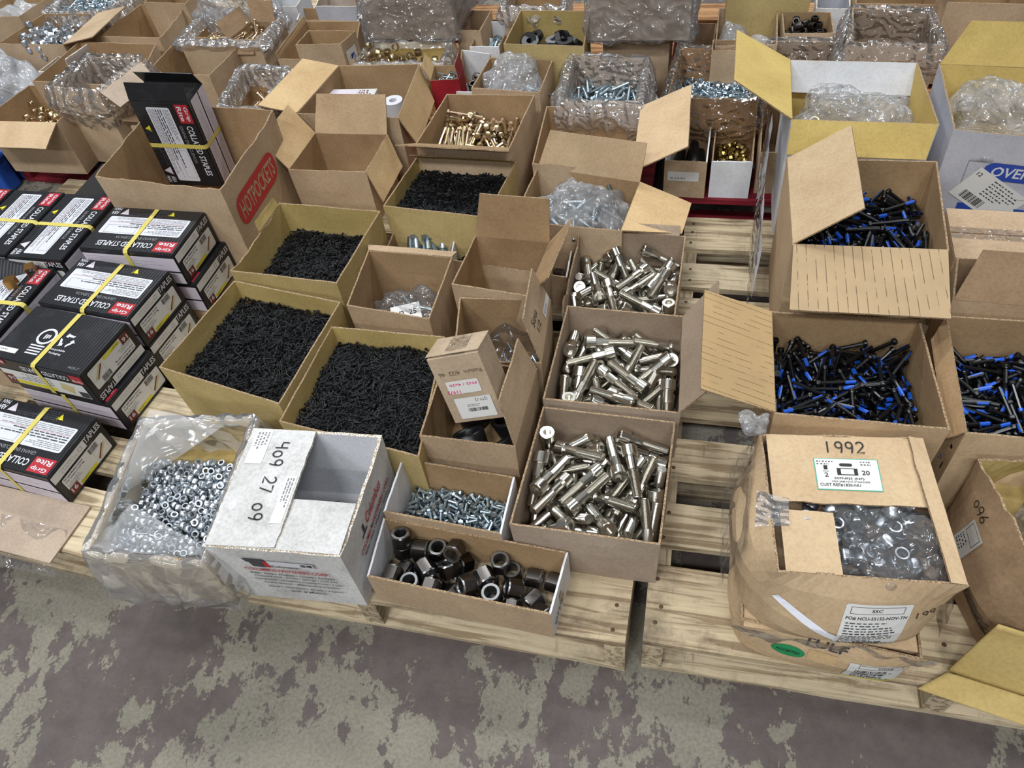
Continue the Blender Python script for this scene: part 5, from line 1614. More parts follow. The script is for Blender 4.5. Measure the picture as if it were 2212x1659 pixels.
def liner(B, label, inside=.07, outside=.08, mat='film_clear', amp=.012, seed=1, name='bag_liner', cat='plastic bag', billow=.012, ragged=.5, sides=(1, 1, 1, 1), gap=.004, group=None):
    """plastic bag lining a box and folded out over its rim"""
    per, lv = 44, 20
    V, F = [], []
    N = per * 4
    for j in range(lv + 1):
        w = -1 + 2 * j / lv
        for i in range(4):
            a, b = B.R[i], B.R[(i + 1) % 4]
            d = (b - a).normalized()
            nrm = Vector((d.y, -d.x))
            nprev = (B.R[i] - B.R[i - 1]).normalized()
            nprev = Vector((nprev.y, -nprev.x))
            nnext = (B.R[(i + 2) % 4] - B.R[(i + 1) % 4]).normalized()
            nnext = Vector((nnext.y, -nnext.x))
            for k in range(per):
                s = k / per
                p = a.lerp(b, s)
                nn = nrm
                if s < .12:
                    nn = (nrm * (.5 + s / .24) + nprev * (.5 - s / .24)).normalized()
                elif s > .88:
                    e = (1 - s) / .24
                    nn = (nrm * (.5 + e) + nnext * (.5 - e)).normalized()
                th = i * per + k
                rag = 1 + ragged * nz(th * .11 + seed * 5, seed) + ragged * .4 * nz(th * .45, seed * 2)
                if w < 0:
                    z = B.h + .004 + w * inside * (1 + .3 * nz(th * .1, seed + 9))
                    off = -(B.t + gap + .01 * (-w)) - max(0, ridge((p.x, p.y, z), 18, seed)) * amp * .7 * (-w)
                else:
                    z = B.h + .004 - w * outside * rag * sides[i]
                    off = gap + billow * math.sin(PI * min(1, w * .9 + .05)) * rag + max(0, ridge((p.x, p.y, z), 16, seed)) * amp * min(1, w * 2)
                if abs(w) < .15:
                    z += .005 + .007 * ridge((p.x, p.y, 0), 22, seed)
                q = p + nn * off
                V.append((q.x, q.y, z))
    for j in range(lv):
        for k in range(N):
            k2 = (k + 1) % N
            F.append((j * N + k, j * N + k2, (j + 1) * N + k2, (j + 1) * N + k))
    o = mesh_obj(name, V, F, [mat], None, None, True)
    o.location = B.root.location
    return tag(o, label, cat, group)


def crumple(label, loc, rx, ry, rz, yaw=0.0, mat='film_bag', amp=.018, seed=1, freq=22, name='plastic_bag', cat='plastic bag', flat=.25, power=2.6, tip=None, group=None):
    """a crumpled bag: lumpy closed film skin with sharp ridges; loc is the centre of its underside"""
    nu, nv = 112, 60
    V, F = [], []
    for j in range(nv + 1):
        ph = -PI / 2 + PI * j / nv
        for i in range(nu):
            th = 2 * PI * i / nu
            cx, sx = math.cos(th), math.sin(th)
            cp, sp = math.cos(ph), math.sin(ph)
            ex = 2 / power
            x = math.copysign(abs(cx) ** ex, cx) * abs(cp) ** ex * rx
            y = math.copysign(abs(sx) ** ex, sx) * abs(cp) ** ex * ry
            z = math.copysign(abs(sp) ** ex, sp) * rz
            n = Vector((x / rx, y / ry, z / rz)).normalized()
            d = ridge((x, y, z), freq, seed) * amp * (1.0 if z > 0 else .3)
            d += min(rx, ry) * .35 * noise.noise(Vector((x, y, z)) * 16 + Vector((seed * 3, 0, 0))) * (1.0 if z > 0 else .2)
            p = Vector((x, y, z)) + n * d
            if tip and z > 0:
                w = max(0, 1 - (Vector((p.x - tip[0], p.y - tip[1])).length / tip[3])) ** 1.6
                p.z += tip[2] * w
            p.z = max(p.z, -rz * flat)
            V.append((p.x, p.y, p.z + rz * flat))
    for j in range(nv):
        for i in range(nu):
            i2 = (i + 1) % nu
            F.append((j * nu + i, j * nu + i2, (j + 1) * nu + i2, (j + 1) * nu + i))
    o = mesh_obj(name, V, F, [mat], None, None, True)
    o.location = loc
    o.rotation_euler = (0, 0, yaw)
    return tag(o, label, cat, group)


def film_patch(name, pts, mat, n=24, m=16, amp=.006, seed=1, parent=None, freq=20, smooth=True):
    """film or paper stretched over a four cornered patch (world or parent space points)"""
    a, b, c, d = [Vector(q) for q in pts]
    nrm = (b - a).cross(d - a).normalized()
    V, F = [], []
    for j in range(m + 1):
        for i in range(n + 1):
            s, t = i / n, j / m
            p = a.lerp(b, s).lerp(d.lerp(c, s), t)
            V.append(p + nrm * amp * ridge(p, freq, seed))
    for j in range(m):
        for i in range(n):
            k = j * (n + 1) + i
            F.append((k, k + 1, k + n + 2, k + n + 1))
    return mesh_obj(name, V, F, [mat], None, parent, smooth)


def wrap_skin(B_w, B_d, B_h, label, loc, yaw, mat='film_bag', grow=.012, amp=.012, seed=1, freq=18, parent=None, name='plastic_wrap'):
    """bag film hugging a closed carton of that size"""
    bm = bmesh.new()
    bmesh.ops.create_cube(bm, size=2.0)
    bmesh.ops.subdivide_edges(bm, edges=bm.edges[:], cuts=36, use_grid_fill=True)
    for q in bm.verts:
        c = q.co
        p = Vector((c.x * (B_w / 2 + grow), c.y * (B_d / 2 + grow), (c.z * .5 + .5) * (B_h + grow)))
        d = ridge(p, freq, seed) * amp
        q.co = p + Vector((c.x, c.y, c.z * .6)) .normalized() * d
        if c.z < -.9:
            q.co.z = max(q.co.z, .001)
    me = bpy.data.meshes.new(name)
    bm.to_mesh(me)
    bm.free()
    me.materials.append(MATS[mat])
    me.polygons.foreach_set('use_smooth', [True] * len(me.polygons))
    o = bpy.data.objects.new(name, me)
    COL.objects.link(o)
    o.location = loc
    o.rotation_euler = (0, 0, yaw)
    if parent is not None:
        o.parent = parent
    elif label:
        tag(o, label, 'plastic wrap')
    return o

# ------------------------------------------------------------------ middle pallet: black screws in yellow kraft boxes
YK = dict(out='kraft_yellow', inn='kraft_yellow_inner')
bL = make_box('screwL', 'yellow kraft box heaped with black screws next to the staple cartons', floor=.09, **YK)
bM = make_box('screwM', 'yellow kraft box of black screws directly behind the white printed box', floor=.095, **YK)
bB = make_box('screwB', 'yellow kraft box of black screws with a torn left rim below the empty open box', floor=.07, torn={3: .012}, **YK)
bT = make_box('screwT', 'yellow kraft box of black screws in front of the long gold bolts', floor=.11, flaps=[(2, -50, .055, .0, .0)], flap_mats={2: ('chipboard_grey', 'kraft_yellow_inner', 'edge_kraft')}, **YK)
add_flap(bB, 3, 18, .03, .0, -.01, torn=.02, s0=.03, s1=.45, name='torn_flap')
SCT = ([((a - .0134) * 1.2, b * 1.1, c * 1.1) for a, b, c in SCREW[0]], SCREW[1])
for B, nn, surf, lab in ((bM, 3000, .118, 'behind the white printed box'), (bL, 3000, .118, 'beside the staple cartons'),
                         (bB, 2500, .095, 'in the box with the torn left rim'), (bT, 2600, .15, 'in front of the gold bolts')):
    it = scatter(B, nn, surf, B.seed, tilt=.13, margin=.006, depth=.012, heap=(lambda s, u: .018 * u - .004) if B in (bL, bB) else None)
    if B in (bM, bL):
        it.sort(key=lambda e: -e[0].z + .35 * e[0].y)
        for p, q, s in it[:150]:
            put('black_screw', 'drywall_screw', 'small black bugle head screw on top of the heaps in the two front yellow boxes', 'screw', 'loose black screws', p + Vector((0, 0, .001)), q)
        it = it[150:]
    stuff_mesh('screw_heap', 'heap of small black screws %s' % lab, 'screws', SCT, it, ['black_screw'], tuple(B.root.location))

# ------------------------------------------------------------------ chrome socket bolts
PK = dict(out='kraft_pink', inn='kraft_pink_inner')
CH = 'nickel socket head bolt in the %s'
c1 = make_box('chrome1', 'greyish cardboard box of nickel socket bolts at the front edge of the pallet', bulge=.005, **PK)
c2 = make_box('chrome2', 'greyish cardboard box of nickel socket bolts with its right flap standing open', bulge=.005, **PK)
c3 = make_box('chrome3', 'greyish torn cardboard box of nickel socket bolts with ragged rim', bulge=.004, torn={0: .055, 1: .022, 3: .03}, **PK)
add_flap(c3, 2, 55, .03, .0, .0, s0=.05, s1=.45, torn=.02, name='torn_flap')
pile(c1, 'chrome', None, 'socket_bolt', CH % 'box nearest the pallet front edge', 'bolt', 'bolts in the front chrome box', .006, parts=('bolt_head', 'threaded_shank'))
pile(c2, 'chrome', None, 'socket_bolt', CH % 'middle box with the standing right flap', 'bolt', 'bolts in the middle chrome box', .004, PI / 2, parts=('bolt_head', 'threaded_shank'))
pile(c3, 'chrome', None, 'socket_bolt', CH % 'rear box with the ragged rim', 'bolt', 'bolts in the torn chrome box', .004, PI, scale=.97, parts=('bolt_head', 'threaded_shank'))

# ------------------------------------------------------------------ front trays
hx = make_box('hextray', 'brown cardboard tray with white ends full of small hex bolts', name='cardboard_tray', cat='tray', t=.004, bulge=0, taper=.0,
              wall_mats={1: 'white_board', 3: 'white_board'}, inner_mats={1: 'white_board', 3: 'white_board'})
pile(hx, 'hexb', 'small_hex_bolt', 'small_hex_bolt', 'small zinc hex bolt in the brown tray with white ends', 'bolt', 'small hex bolts in the tray', .008, off=(0, 0))
nt = make_box('nuttray', 'long bottomless cardboard tray with white ends holding black heavy nuts', name='cardboard_tray', cat='tray', t=.004, bulge=0, taper=.0, nofloor=True,
              wall_mats={1: 'white_board', 3: 'white_board'}, inner_mats={1: 'white_board', 3: 'white_board'}, torn={})
pile(nt, 'nut', 'heavy_nut', 'hex_nut', 'black heavy hex nut in the long front tray', 'nut', 'heavy nuts in the front tray', .001, off=(.005, 0))
pr = Print()
for r in range(5):
    pr.lines(.012 + r * .0185, .012, .024 + r * .0185, .088, 9, 'print_grey', 1, r, .35)
a3 = nt.R[3].lerp(nt.R[0], .5)
pr.build('printed_text', nt.body, face_matrix((nt.R[3].x + .0046, nt.R[3].y - .004, 0), (nt.R[0].x - nt.R[3].x, nt.R[0].y - nt.R[3].y, 0), (1, .05, 0)))
pr = Print()
pr.rect(.05, .028, .062, .062, 'kraft', 1)
pr.text('QTY:87', .012, .012, .06, .022, 'marker_ink', 2, rot=PI / 2 * .0)
pr.build('handwriting', nt.body, wall_M(nt, 1, .0, .01))

# ------------------------------------------------------------------ zinc nut box in a clear bag
nb = make_box('nutbag', 'yellow kraft box wrapped in a milky bag and filled with small zinc nuts', out='kraft_yellow', inn='kraft_yellow_inner', floor=.095, taper=.07)
left = pile(nb, 'znut', 'small_nut', 'small_hex_nut', 'small shiny zinc hex nut in the milky bag box', 'nut', 'small zinc nuts in the bag', .105, off=(-.004, -.012), limit=300)
NUTT = hexnut(.0088, .0142, .0041, seg=12)
stuff_mesh('zinc_nut_fill', 'lower layer of small zinc nuts under the loose ones', 'nuts', NUTT[:2], [(p, q, 1.0) for p, q in left], ['zinc_stuff'], tuple(nb.root.location))
liner(nb, 'milky plastic bag folded out over the yellow box of small zinc nuts', inside=.085, outside=.19, mat='film_milky', amp=.016, seed=3, billow=.022, ragged=.16)
film_patch('bag_fold', [local(nb, -.115, -.15, .19), local(nb, .105, -.15, .19), local(nb, .10, -.115, .15), local(nb, -.09, -.03, .158)], 'film_milky', amp=.006, seed=8)
o = bpy.context.scene.objects['bag_fold']
tag(o, 'flap of milky film folded over the front of the zinc nuts', 'plastic film')
o = film_patch('bag_fold', [local(nb, -.115, -.03, .175), local(nb, -.088, .03, .152), local(nb, .05, .148, .18), local(nb, -.105, .165, .212)], 'film_milky', amp=.012, seed=5, freq=12)
tag(o, 'twisted fold of milky film along the back of the zinc nut box', 'plastic film')

# ------------------------------------------------------------------ white printed box
wb = make_box('white', 'white printed fastener box half open beside the bag of zinc nuts', out='white_scuffed', inn='white_board', edge='edge_white', t=.006, bulge=0, taper=.05, torn={1: .012}, rim=.002,
              flaps=[(0, -92.5, .105, 0, 0)], name='printed_box')
add_flap(wb, 3, -88.5, .135, .004, -.002, torn=.006, mats=('white_scuffed', 'white_board', 'edge_white'))
pr = Print()
# frame of the flap: x runs from the front to the back hinge end, y towards the box centre
def hand(pr, strokes, x, y, s, w, m, rot=0.0, z=3):
    ca, sa = math.cos(rot), math.sin(rot)
    for st in strokes:
        pr.stroke([(x + s * (a * ca - b * sa), y + s * (a * sa + b * ca)) for a, b in st], w, m, z)


def arc(cx, cy, rx, ry, a0, a1, n=10):
    return [(cx + rx * math.cos(math.radians(a0 + (a1 - a0) * i / n)), cy + ry * math.sin(math.radians(a0 + (a1 - a0) * i / n))) for i in range(n + 1)]


DIG = {'4': [[(.05, 1), (.02, .5), (.3, .45), (.5, .5)], [(.5, 1), (.5, 0)]],
       '0': [arc(.3, .35, .26, .34, 90, 450, 14)], '9': [arc(.3, .7, .24, .28, 0, 360, 12), [(.54, .72), (.5, .3), (.42, 0)]],
       '2': [arc(.3, .72, .26, .28, 160, -40, 8) + [(.05, .02), (.6, .06)]], '7': [[(0, .95), (.55, .98), (.25, 0)]], '1': [[(.25, 1), (.22, 0)]],
       '6': [[(.45, 1), (.15, .55)] + arc(.3, .28, .22, .27, 150, 510, 12)], ' ': []}


def handtext(pr, s, x, y, size, w, m, rot=0.0, z=3, gap=.75):
    for ch in s:
        hand(pr, DIG[ch], x, y, size, w, m, rot, z)
        x += math.cos(rot) * size * gap
        y += math.sin(rot) * size * gap


wx = wb.d
handtext(pr, '409 27 09', .035, .062, .026, .0028, 'marker_ink')
pr.rect(.008, .01, .085, .045, 'label_paper', 1)
pr.lines(.012, .014, .06, .041, 4, 'print_grey', 2, 4)
pr.rect(wx - .15, .105, wx - .05, .128, 'label_paper', 1)
pr.lines(wx - .145, .109, wx - .07, .125, 3, 'print_grey', 2, 5)
wb_flapM = flap_M(wb, 0, inner=False)
press_on(pr, 'handwritten_number', wb.last_flap['obj'], wb_flapM, .0005)
pr = Print()
fw = (wb.R[1] - wb.R[0]).length * .95
pr.poly([(.06, .152), (.10, .152), (.094, .166), (.054, .166)], 'print_darkgrey', 1)
pr.poly([(.068, .135), (.092, .135), (.088, .152), (.064, .152)], 'print_darkgrey', 1)
pr.rect(.092, .137, .104, .160, 'print_red', 2)
pr.rect(.102, .146, .19, .163, 'print_white', 2)
pr.bars(.165, .15, .188, .16, 'print_black', 3)
pr.text('Columbus', .106, .138, .05, .009, 'print_darkgrey', 2)
pr.text('COLUMBUS FASTENERS CORP.', .045, .118, .165, .0115, 'print_red', 2)
for i, (s, a, b) in enumerate((('Bolts • Nuts • Washers • Screws • Anchors', .05, .165), ('Threaded Rod • Rivets • Springs • Drill Bits', .052, .165), ('Taps & Dies • Abrasives • Cutting Tools • Cable', .048, .175),
                               ('Socket Screws • Maintenance Supplies', .062, .15), ('Steel • Stainless • Brass • Nylon', .064, .15), ('Inch & Metric', .105, .07))):
    pr.text(s, a, .104 - .0135 * i - (.004 if i > 3 else 0), b, .0082, 'print_darkgrey', 2)
pr.build('printed_text', wb.body, wall_M(wb, 0, 0, .01))
pr = Print()
pr.text('Columbus', .10, .126, .085, .026, 'print_red', 2, slant=.2)
pr.rect(.072, .122, .098, .128, 'print_darkgrey', 2)
pr.rect(.082, .128, .09, .15, 'print_darkgrey', 2)
pr.text('COLUMBUS FASTENERS CORP.', .05, .096, .17, .013, 'print_red', 2)
pr.text('Bolts • Nuts • Washers • Screws', .06, .082, .14, .009, 'print_darkgrey', 2)
pr.build('printed_text', wb.body, wall_M(wb, 1, 0, .01))
put('large_zinc_bolt', 'large_zinc_bolt', 'zinc threaded bolt standing inside the white printed box', 'bolt', None, local(wb, .085, -.03, .075), Quaternion((0, 1, 0), -1.0) @ Quaternion((0, 0, 1), .4))
for i, (dx, dy) in enumerate(((-.06, .03), (.0, .07), (.05, .05), (-.02, -.02), (.06, .0))):
    put('dark_nut', 'dark_nut', 'black nut at the bottom of the white printed box', 'nut', 'nuts in the white box', local(wb, dx, dy, .02), Quaternion((0, 1, 0), PI / 2 + i))

# ------------------------------------------------------------------ small boxes in the middle of the pallet
cb = make_box('coupling', 'brown box with a raised right flap holding black pipe couplings', out='kraft', inn='kraft_inner')
pr = Print()
pr.rect(.06, .06, .105, .12, 'label_paper', 1)
pr.text('5/8', .066, .07, .03, .012, 'print_grey', 2)
pr.build('paper_label', cb.body, wall_M(cb, 1, .25, .0))
for i, (x, y, z, q) in enumerate(((.045, -.045, .055, .5), (-.03, -.02, .05, .2), (.04, .05, .04, .9), (-.045, .06, .05, 1.3))):
    v_, f_, m_ = lathe([(-.026, .033), (-.023, .036), (.023, .036), (.026, .033), (.026, .027), (.02, .025), (-.02, .025), (-.026, .027), (-.026, .033)], 28, caps=False)
    o = mesh_obj('pipe_coupling', v_, f_, ['black_plastic'], None, None, True)
    o.location = local(cb, x, y, z)
    o.rotation_euler = (0, PI / 2 - .9 + .25 * i, -1.2 + q)
    tag(o, ('black ring shaped pipe coupling at the front right of the small brown box', 'black pipe coupling under the leaning carton', 'black pipe coupling deep at the back right of the box', 'black pipe coupling hidden behind the leaning carton')[i], 'pipe coupling', 'black couplings')
zb_ = make_box('zipbox', 'small brown box with a handwritten flap and a zip bag of thin screws')
pr = Print()
pr.rect(.12, .012, .185, .03, 'label_paper', 1)
pr.lines(.125, .016, .175, .027, 2, 'print_grey', 2)
pr.text('Sizes', .05, .055, .045, .018, 'marker_ink', 2, bold=False)
pr.text('1/2', .06, .03, .028, .016, 'marker_ink', 2, bold=False)
press_on(pr, 'handwriting', zb_.last_flap['obj'], flap_M(zb_, 0, inner=False), .0005)
tf = make_box('tallflap', 'tall brown box with its back flap standing straight up')
bg = make_box('bagbox', 'brown box with a clear bag and a white ticket inside', flaps=[(2, 112, .04, 0, .02)], flap_mats={2: ('chipboard_grey', 'kraft', 'edge_kraft')})
crumple('clear crinkled bag with a white ticket in the brown box', local(bg, .0, -.01, .03), .09, .085, .05, bg.yaw, amp=.016, seed=4, flat=.5, mat='film_clear', tip=(.04, .03, .045, .09))
pr = Print()
pr.rect(0, 0, .07, .045, 'label_paper', 1)
pr.text('1/2  25', .01, .016, .05, .014, 'marker_ink', 2)
o = pr.build('paper_ticket', None, Matrix.Translation(local(bg, .0, -.075, .105)) @ Matrix.Rotation(bg.yaw + .5, 4, 'Z') @ Matrix.Rotation(.35, 4, 'X'))
tag(o, 'white paper ticket lying on the clear bag in the brown box', 'ticket')
for i in range(10):
    a = i * 2.4
    put('zinc_bolt', 'zinc_bolt', 'zinc bolt inside the clear bag with the white ticket', 'bolt', 'bolts in the ticket bag', local(bg, .05 * math.cos(a), .045 * math.sin(a), .045 + .004 * (i % 4)), Quaternion((0, 0, 1), a * 3) @ Quaternion((0, 1, 0), .2))
crumple('small clear zip bag at the bottom of the tall flap box', local(tf, .02, -.03, .02), .04, .03, .028, .4, amp=.01, seed=9, mat='zip_film', flat=.4, tip=(.0, .0, .07, .05))
# zip bag of thin screws
zl = local(zb_, .02, -.02, .012)
for i in range(46):
    rnd = random.Random(i)
    put('thin_zinc_screw', 'thin_zinc_screw', 'thin zinc screw inside the zip bag', 'screw', 'screws in the zip bag',
        zl + Vector((rnd.uniform(-.05, .06), rnd.uniform(-.045, .05), .03 + rnd.random() * .035)), Quaternion((0, 0, 1), rnd.uniform(0, 6)) @ Quaternion((0, 1, 0), rnd.gauss(.5, .5)))
crumple('clear zip bag of thin screws poking up in the small brown box', zl, .085, .072, .062, .1, amp=.008, seed=12, mat='zip_film', flat=.6, freq=12, tip=(-.01, .02, .085, .11))

# carton leaning on the couplings
t = thing('small_carton', 'plain brown small carton leaning on the couplings with two white labels', 'carton', (-.3952, .9293, .3686))
t.rotation_mode = 'QUATERNION'
t.rotation_quaternion = Matrix(((0.9603, 0.0152, -0.2785), (0.0525, 0.9708, 0.2339), (0.2739, -0.2393, 0.9315))).to_quaternion()
block('body', -.054, -.0367, -.0773, .054, .0367, .077, 'carton_brown', t, bev=.0015)
o = block('lid', -.056, -.038, .0773, .055, .034, .0795, 'carton_brown', t, bev=.0008)
o.rotation_euler = (-.06, 0, 0)
film_patch('clear_tape', [(-.018, -.0385, .0805), (.026, -.0385, .0805), (.026, .03, .082), (-.018, .03, .082)], 'tape_clear', amp=.0006, parent=t)
pr = Print()
pr.rrect(-.036, -.008, .032, .022, 'label_paper', 1, .003)
pr.text('11972', -.012, .001, .028, .008, 'print_pink', 2, rot=PI)
pr.text('PN2 / 4x20', .028, .016, .058, .006, 'print_pink', 2, rot=PI)
pr.rrect(-.034, -.068, .044, -.018, 'label_grey', 1, .002)
pr.rrect(-.0335, -.0675, .0435, -.0185, 'label_paper', 2, .002)
pr.text('QTY-12', .036, -.021, .026, .008, 'marker_ink', 3, rot=PI, bold=False)
pr.bars(-.012, -.052, .03, -.044, 'print_black', 3)
pr.lines(-.01, -.041, .034, -.034, 2, 'print_grey', 3)
pr.text('Return  4/22  46', .048, .044, .09, .009, 'pencil_ink', 2, rot=PI, bold=False)
pr.build('paper_labels', t, face_matrix((0, -.0372, 0), (1, 0, 0), (0, -1, 0)))

# trays of big bolts and nuts between the boxes
bt = make_box('bolttray', 'brown tray with a white back holding large zinc hex bolts', name='cardboard_tray', cat='tray', t=.004, bulge=0, taper=0, inner_mats={2: 'white_board', 1: 'kraft_inner'}, wall_mats={1: 'white_board'})
for i in range(7):
    rnd = random.Random(40 + i)
    put('large_zinc_bolt', 'large_zinc_bolt', 'large zinc hex bolt standing in the tray with the white back', 'bolt', 'large zinc bolts in the tray',
        local(bt, -.03 + .018 * i, -.005 + rnd.uniform(-.02, .02), .055 + rnd.uniform(0, .02)), Quaternion((0, 0, 1), -1.1 + rnd.uniform(-.3, .3)) @ Quaternion((0, 1, 0), .55 + rnd.uniform(-.15, .15)) @ Quaternion((0, 0, 1), PI * (i % 2)))
ns = make_box('nutstray', 'long brown tray with white ends holding large grey nuts', name='cardboard_tray', cat='tray', t=.004, bulge=0, taper=0, wall_mats={3: 'white_board'}, inner_mats={1: 'white_board', 3: 'white_board'})
pile(ns, 'nut', 'heavy_nut', 'hex_nut', 'dark heavy hex nut in the half hidden tray behind the tall flap box', 'nut', 'heavy nuts in the hidden tray', .005, off=(-.01, 0), scale=.85)

# ------------------------------------------------------------------ back of the middle pallet
e3 = make_box('empty3', 'empty brown box with three flaps folded open behind the black screws', flap_mats={2: ('kraft', 'kraft_tan', 'edge_kraft'), 3: ('kraft', 'kraft_bright', 'edge_kraft'), 1: ('kraft', 'kraft_bright', 'edge_kraft')})
gb = make_box('goldbox', 'brown box of long gold zinc bolts with a front flap folded out', floor=.112)
pile(gb, 'gold', 'gold_bolt', 'gold_bolt', 'long yellow zinc hex bolt in the brown box', 'bolt', 'long gold bolts', .112, turn=-.12, scale=.93)
pile(gb, 'gold', 'gold_bolt', 'gold_bolt', 'long yellow zinc hex bolt in the brown box', 'bolt', 'long gold bolts', .118, turn=PI + .12, scale=.9, limit=34)
rb = make_box('rearbox', 'deep brown box with a large right flap behind the bag of bolts', flap_mats={1: ('kraft', 'kraft_tan', 'edge_kraft')})
bf = make_box('bagflap', 'brown box with a raised back flap and a clear bag of bolts', flap_mats={2: ('kraft', 'kraft_tan', 'edge_kraft'), 1: ('kraft', 'kraft_bright', 'edge_kraft')})
for i in range(34):
    rnd = random.Random(200 + i)
    put('zinc_bolt', 'zinc_bolt', 'zinc bolt inside the large clear bag', 'bolt', 'bolts in the large clear bag', local(bf, rnd.uniform(-.1, .1), rnd.uniform(-.08, .08), .09 + rnd.random() * .05), Quaternion((0, 0, 1), rnd.uniform(0, 6)) @ Quaternion((0, 1, 0), rnd.gauss(0, .4)))
crumple('large crumpled clear bag of bolts in the box with the raised back flap', local(bf, .0, -.005, .05), .118, .1, .08, bf.yaw, amp=.02, seed=21, flat=.5, mat='film_bag', tip=(.01, .02, .03, .12))

# printed food box with a staple carton standing in it
hp = make_box('hotpocket', 'brown food carton with a red oval logo and a staple carton standing inside', bulge=0, taper=.03, rim=.004, torn={0: .007, 1: .008})
pr = Print()
pr.rrect(0, 0, .24, .085, 'print_hot_red', 1, .03)
pr.text('HOTPOCKETS', .016, .016, .21, .052, 'kraft', 2)
pr.build('printed_logo', hp.body, wall_M(hp, 1, .08, .165) @ Matrix.Rotation(.0, 4, 'Z'))

# ------------------------------------------------------------------ staple cartons
CL, CW, CHH = .272, .168, .0985


def carton_meshes():
    out = {}
    # top print, upright: logo top left, name along the top edge
    p = Print()
    p.rrect(-.118, -.045, .118, .022, 'print_white', 1, .005)
    p.ring(.015, -.012, .105, .018, .0006, 'print_grey', 2)
    p.lines(-.112, .0, .0, .018, 4, 'print_grey', 2, 3, .4)
    p.lines(-.112, -.022, .11, -.002, 3, 'print_darkgrey', 2, 5, .45)
    p.lines(-.112, -.042, .105, -.024, 4, 'print_grey', 2, 6, .35)
    p.rect(-.112, -.0235, .11, -.0228, 'print_red', 2)
    p.rect(-.128, .04, -.072, .078, 'print_red', 1)
    p.text('Grip', -.122, .0615, .044, .013, 'print_white', 2)
    p.text('Rite', -.122, .0445, .044, .013, 'print_white', 2)
    p.text('COLLATED STAPLES', -.064, .05, .16, .0185, 'print_white', 2)
    p.text('GRAPAS EN SECUENCIA', -.064, .03, .12, .0095, 'print_grey', 2)
    p.lines(-.05, -.078, .03, -.052, 5, 'print_darkgrey', 1, 9, .4)
    p.lines(.0, -.06, .085, -.05, 2, 'print_darkgrey', 1, 10, .4)
    p.poly([(-.062, -.058), (-.042, -.058), (-.052, -.074)], 'print_yellow', 1)
    p.poly([(.072, -.054), (.098, -.054), (.085, -.078)], 'print_lilac', 1)
    p.text('ABA', .104, -.066, .022, .013, 'print_white', 1)
    p.text('MAN', .104, -.080, .022, .011, 'print_white', 1)
    out['top'] = p
    # long side below the name edge: pale panels
    p = Print()
    p.rect(-.132, -.006, .132, .036, 'print_lilac', 1)
    p.rect(-.132, -.046, .132, -.011, 'print_lilac', 1)
    p.lines(-.126, .004, .12, .03, 5, 'print_grey', 2, 21, .12)
    p.lines(-.126, -.04, .12, -.016, 4, 'print_grey', 2, 22, .12)
    out['long'] = p
    # other long side: product label and name
    p = Print()
    p.rrect(-.118, -.012, .128, .036, 'label_paper', 1, .003)
    p.rect(-.02, .022, .10, .034, 'print_yellow', 2)
    p.rect(-.117, .014, -.09, .034, 'print_darkgrey', 2)
    p.rect(.10, .006, .127, .035, 'print_brown_red', 2)
    p.text('16', .104, .013, .018, .014, 'print_white', 3)
    p.lines(-.02, -.008, .11, .018, 4, 'print_grey', 2, 23, .4)
    p.poly([(-.085, .002), (-.05, -.006), (-.04, .018), (-.072, .03)], 'print_crate', 2)
    p.rect(-.13, -.044, -.096, -.018, 'print_red', 1)
    p.text('Grip', -.128, -.03, .03, .010, 'print_white', 2)
    p.text('COLLATED STAPLES', -.09, -.036, .14, .015, 'print_white', 2)
    p.rect(.092, -.046, .132, -.03, 'print_red', 1)
    p.text('Rite', .096, -.043, .03, .01, 'print_white', 2)
    out['back'] = p
    # end: sticker strip, product label, name
    p = Print()
    p.rect(-.082, .020, .026, .042, 'label_paper', 1)
    p.lines(-.055, .024, .02, .038, 2, 'label_grey', 2, 31, .3)
    p.ring(.004, .026, .014, .036, .0008, 'print_grey', 2)
    p.text('TAPLES', .026, .026, .052, .016, 'print_white', 1)
    p.text('CIA', .03, .014, .012, .006, 'print_grey', 1)
    p.rrect(-.068, -.04, .07, .014, 'label_paper', 1, .004)
    p.text('"N" style Medium Crown', -.064, .005, .062, .006, 'print_darkgrey', 2)
    p.text('7/16" crown x 1-1/2" leg', -.064, -.003, .062, .006, 'print_darkgrey', 2)
    p.lines(-.064, -.022, -.018, -.006, 4, 'print_grey', 2, 33, .35)
    p.rect(-.068, -.04, -.042, -.018, 'print_brown_red', 2)
    p.text('16', -.065, -.033, .018, .012, 'print_white', 3)
    p.rect(-.038, -.039, .018, -.030, 'print_yellow', 2)
    p.lines(-.036, -.037, .0, -.031, 2, 'print_darkgrey', 3, 34, .4)
    p.bars(.018, -.004, .046, .011, 'print_black', 2, 5)
    p.ring(.024, -.036, .066, -.006, .0006, 'print_crate', 2)
    p.poly([(.03, -.034), (.036, -.034), (.062, -.01), (.056, -.008)], 'print_crate', 3)
    p.poly([(.028, -.03), (.03, -.034), (.056, -.008), (.054, -.006)], 'print_brown_red', 3)
    out['end'] = p
    # plain bottom lid with recycling mark
    p = Print()
    for k in range(3):
        a = math.radians(90 + 120 * k)
        pts = []
        for rr, da in ((.014, -38), (.021, -40), (.021, 22), (.025, 22), (.0165, 50), (.009, 22), (.013, 22)):
            b = a + math.radians(da)
            pts.append((.03 + rr * math.cos(b), .0 + rr * math.sin(b)))
        p.poly(pts, 'print_white', 1)
    p.text('Recyclable', .004, -.034, .045, .007, 'print_white', 1)
    p.text('Packaging', .01, -.045, .035, .007, 'print_white', 1)
    out['bottom'] = p
    p = Print()
    ring = [(-.03 + .022 * math.cos(2 * PI * k / 24), .0 + .022 * math.sin(2 * PI * k / 24)) for k in range(25)]
    p.stroke(ring, .006, 'print_white', 1)
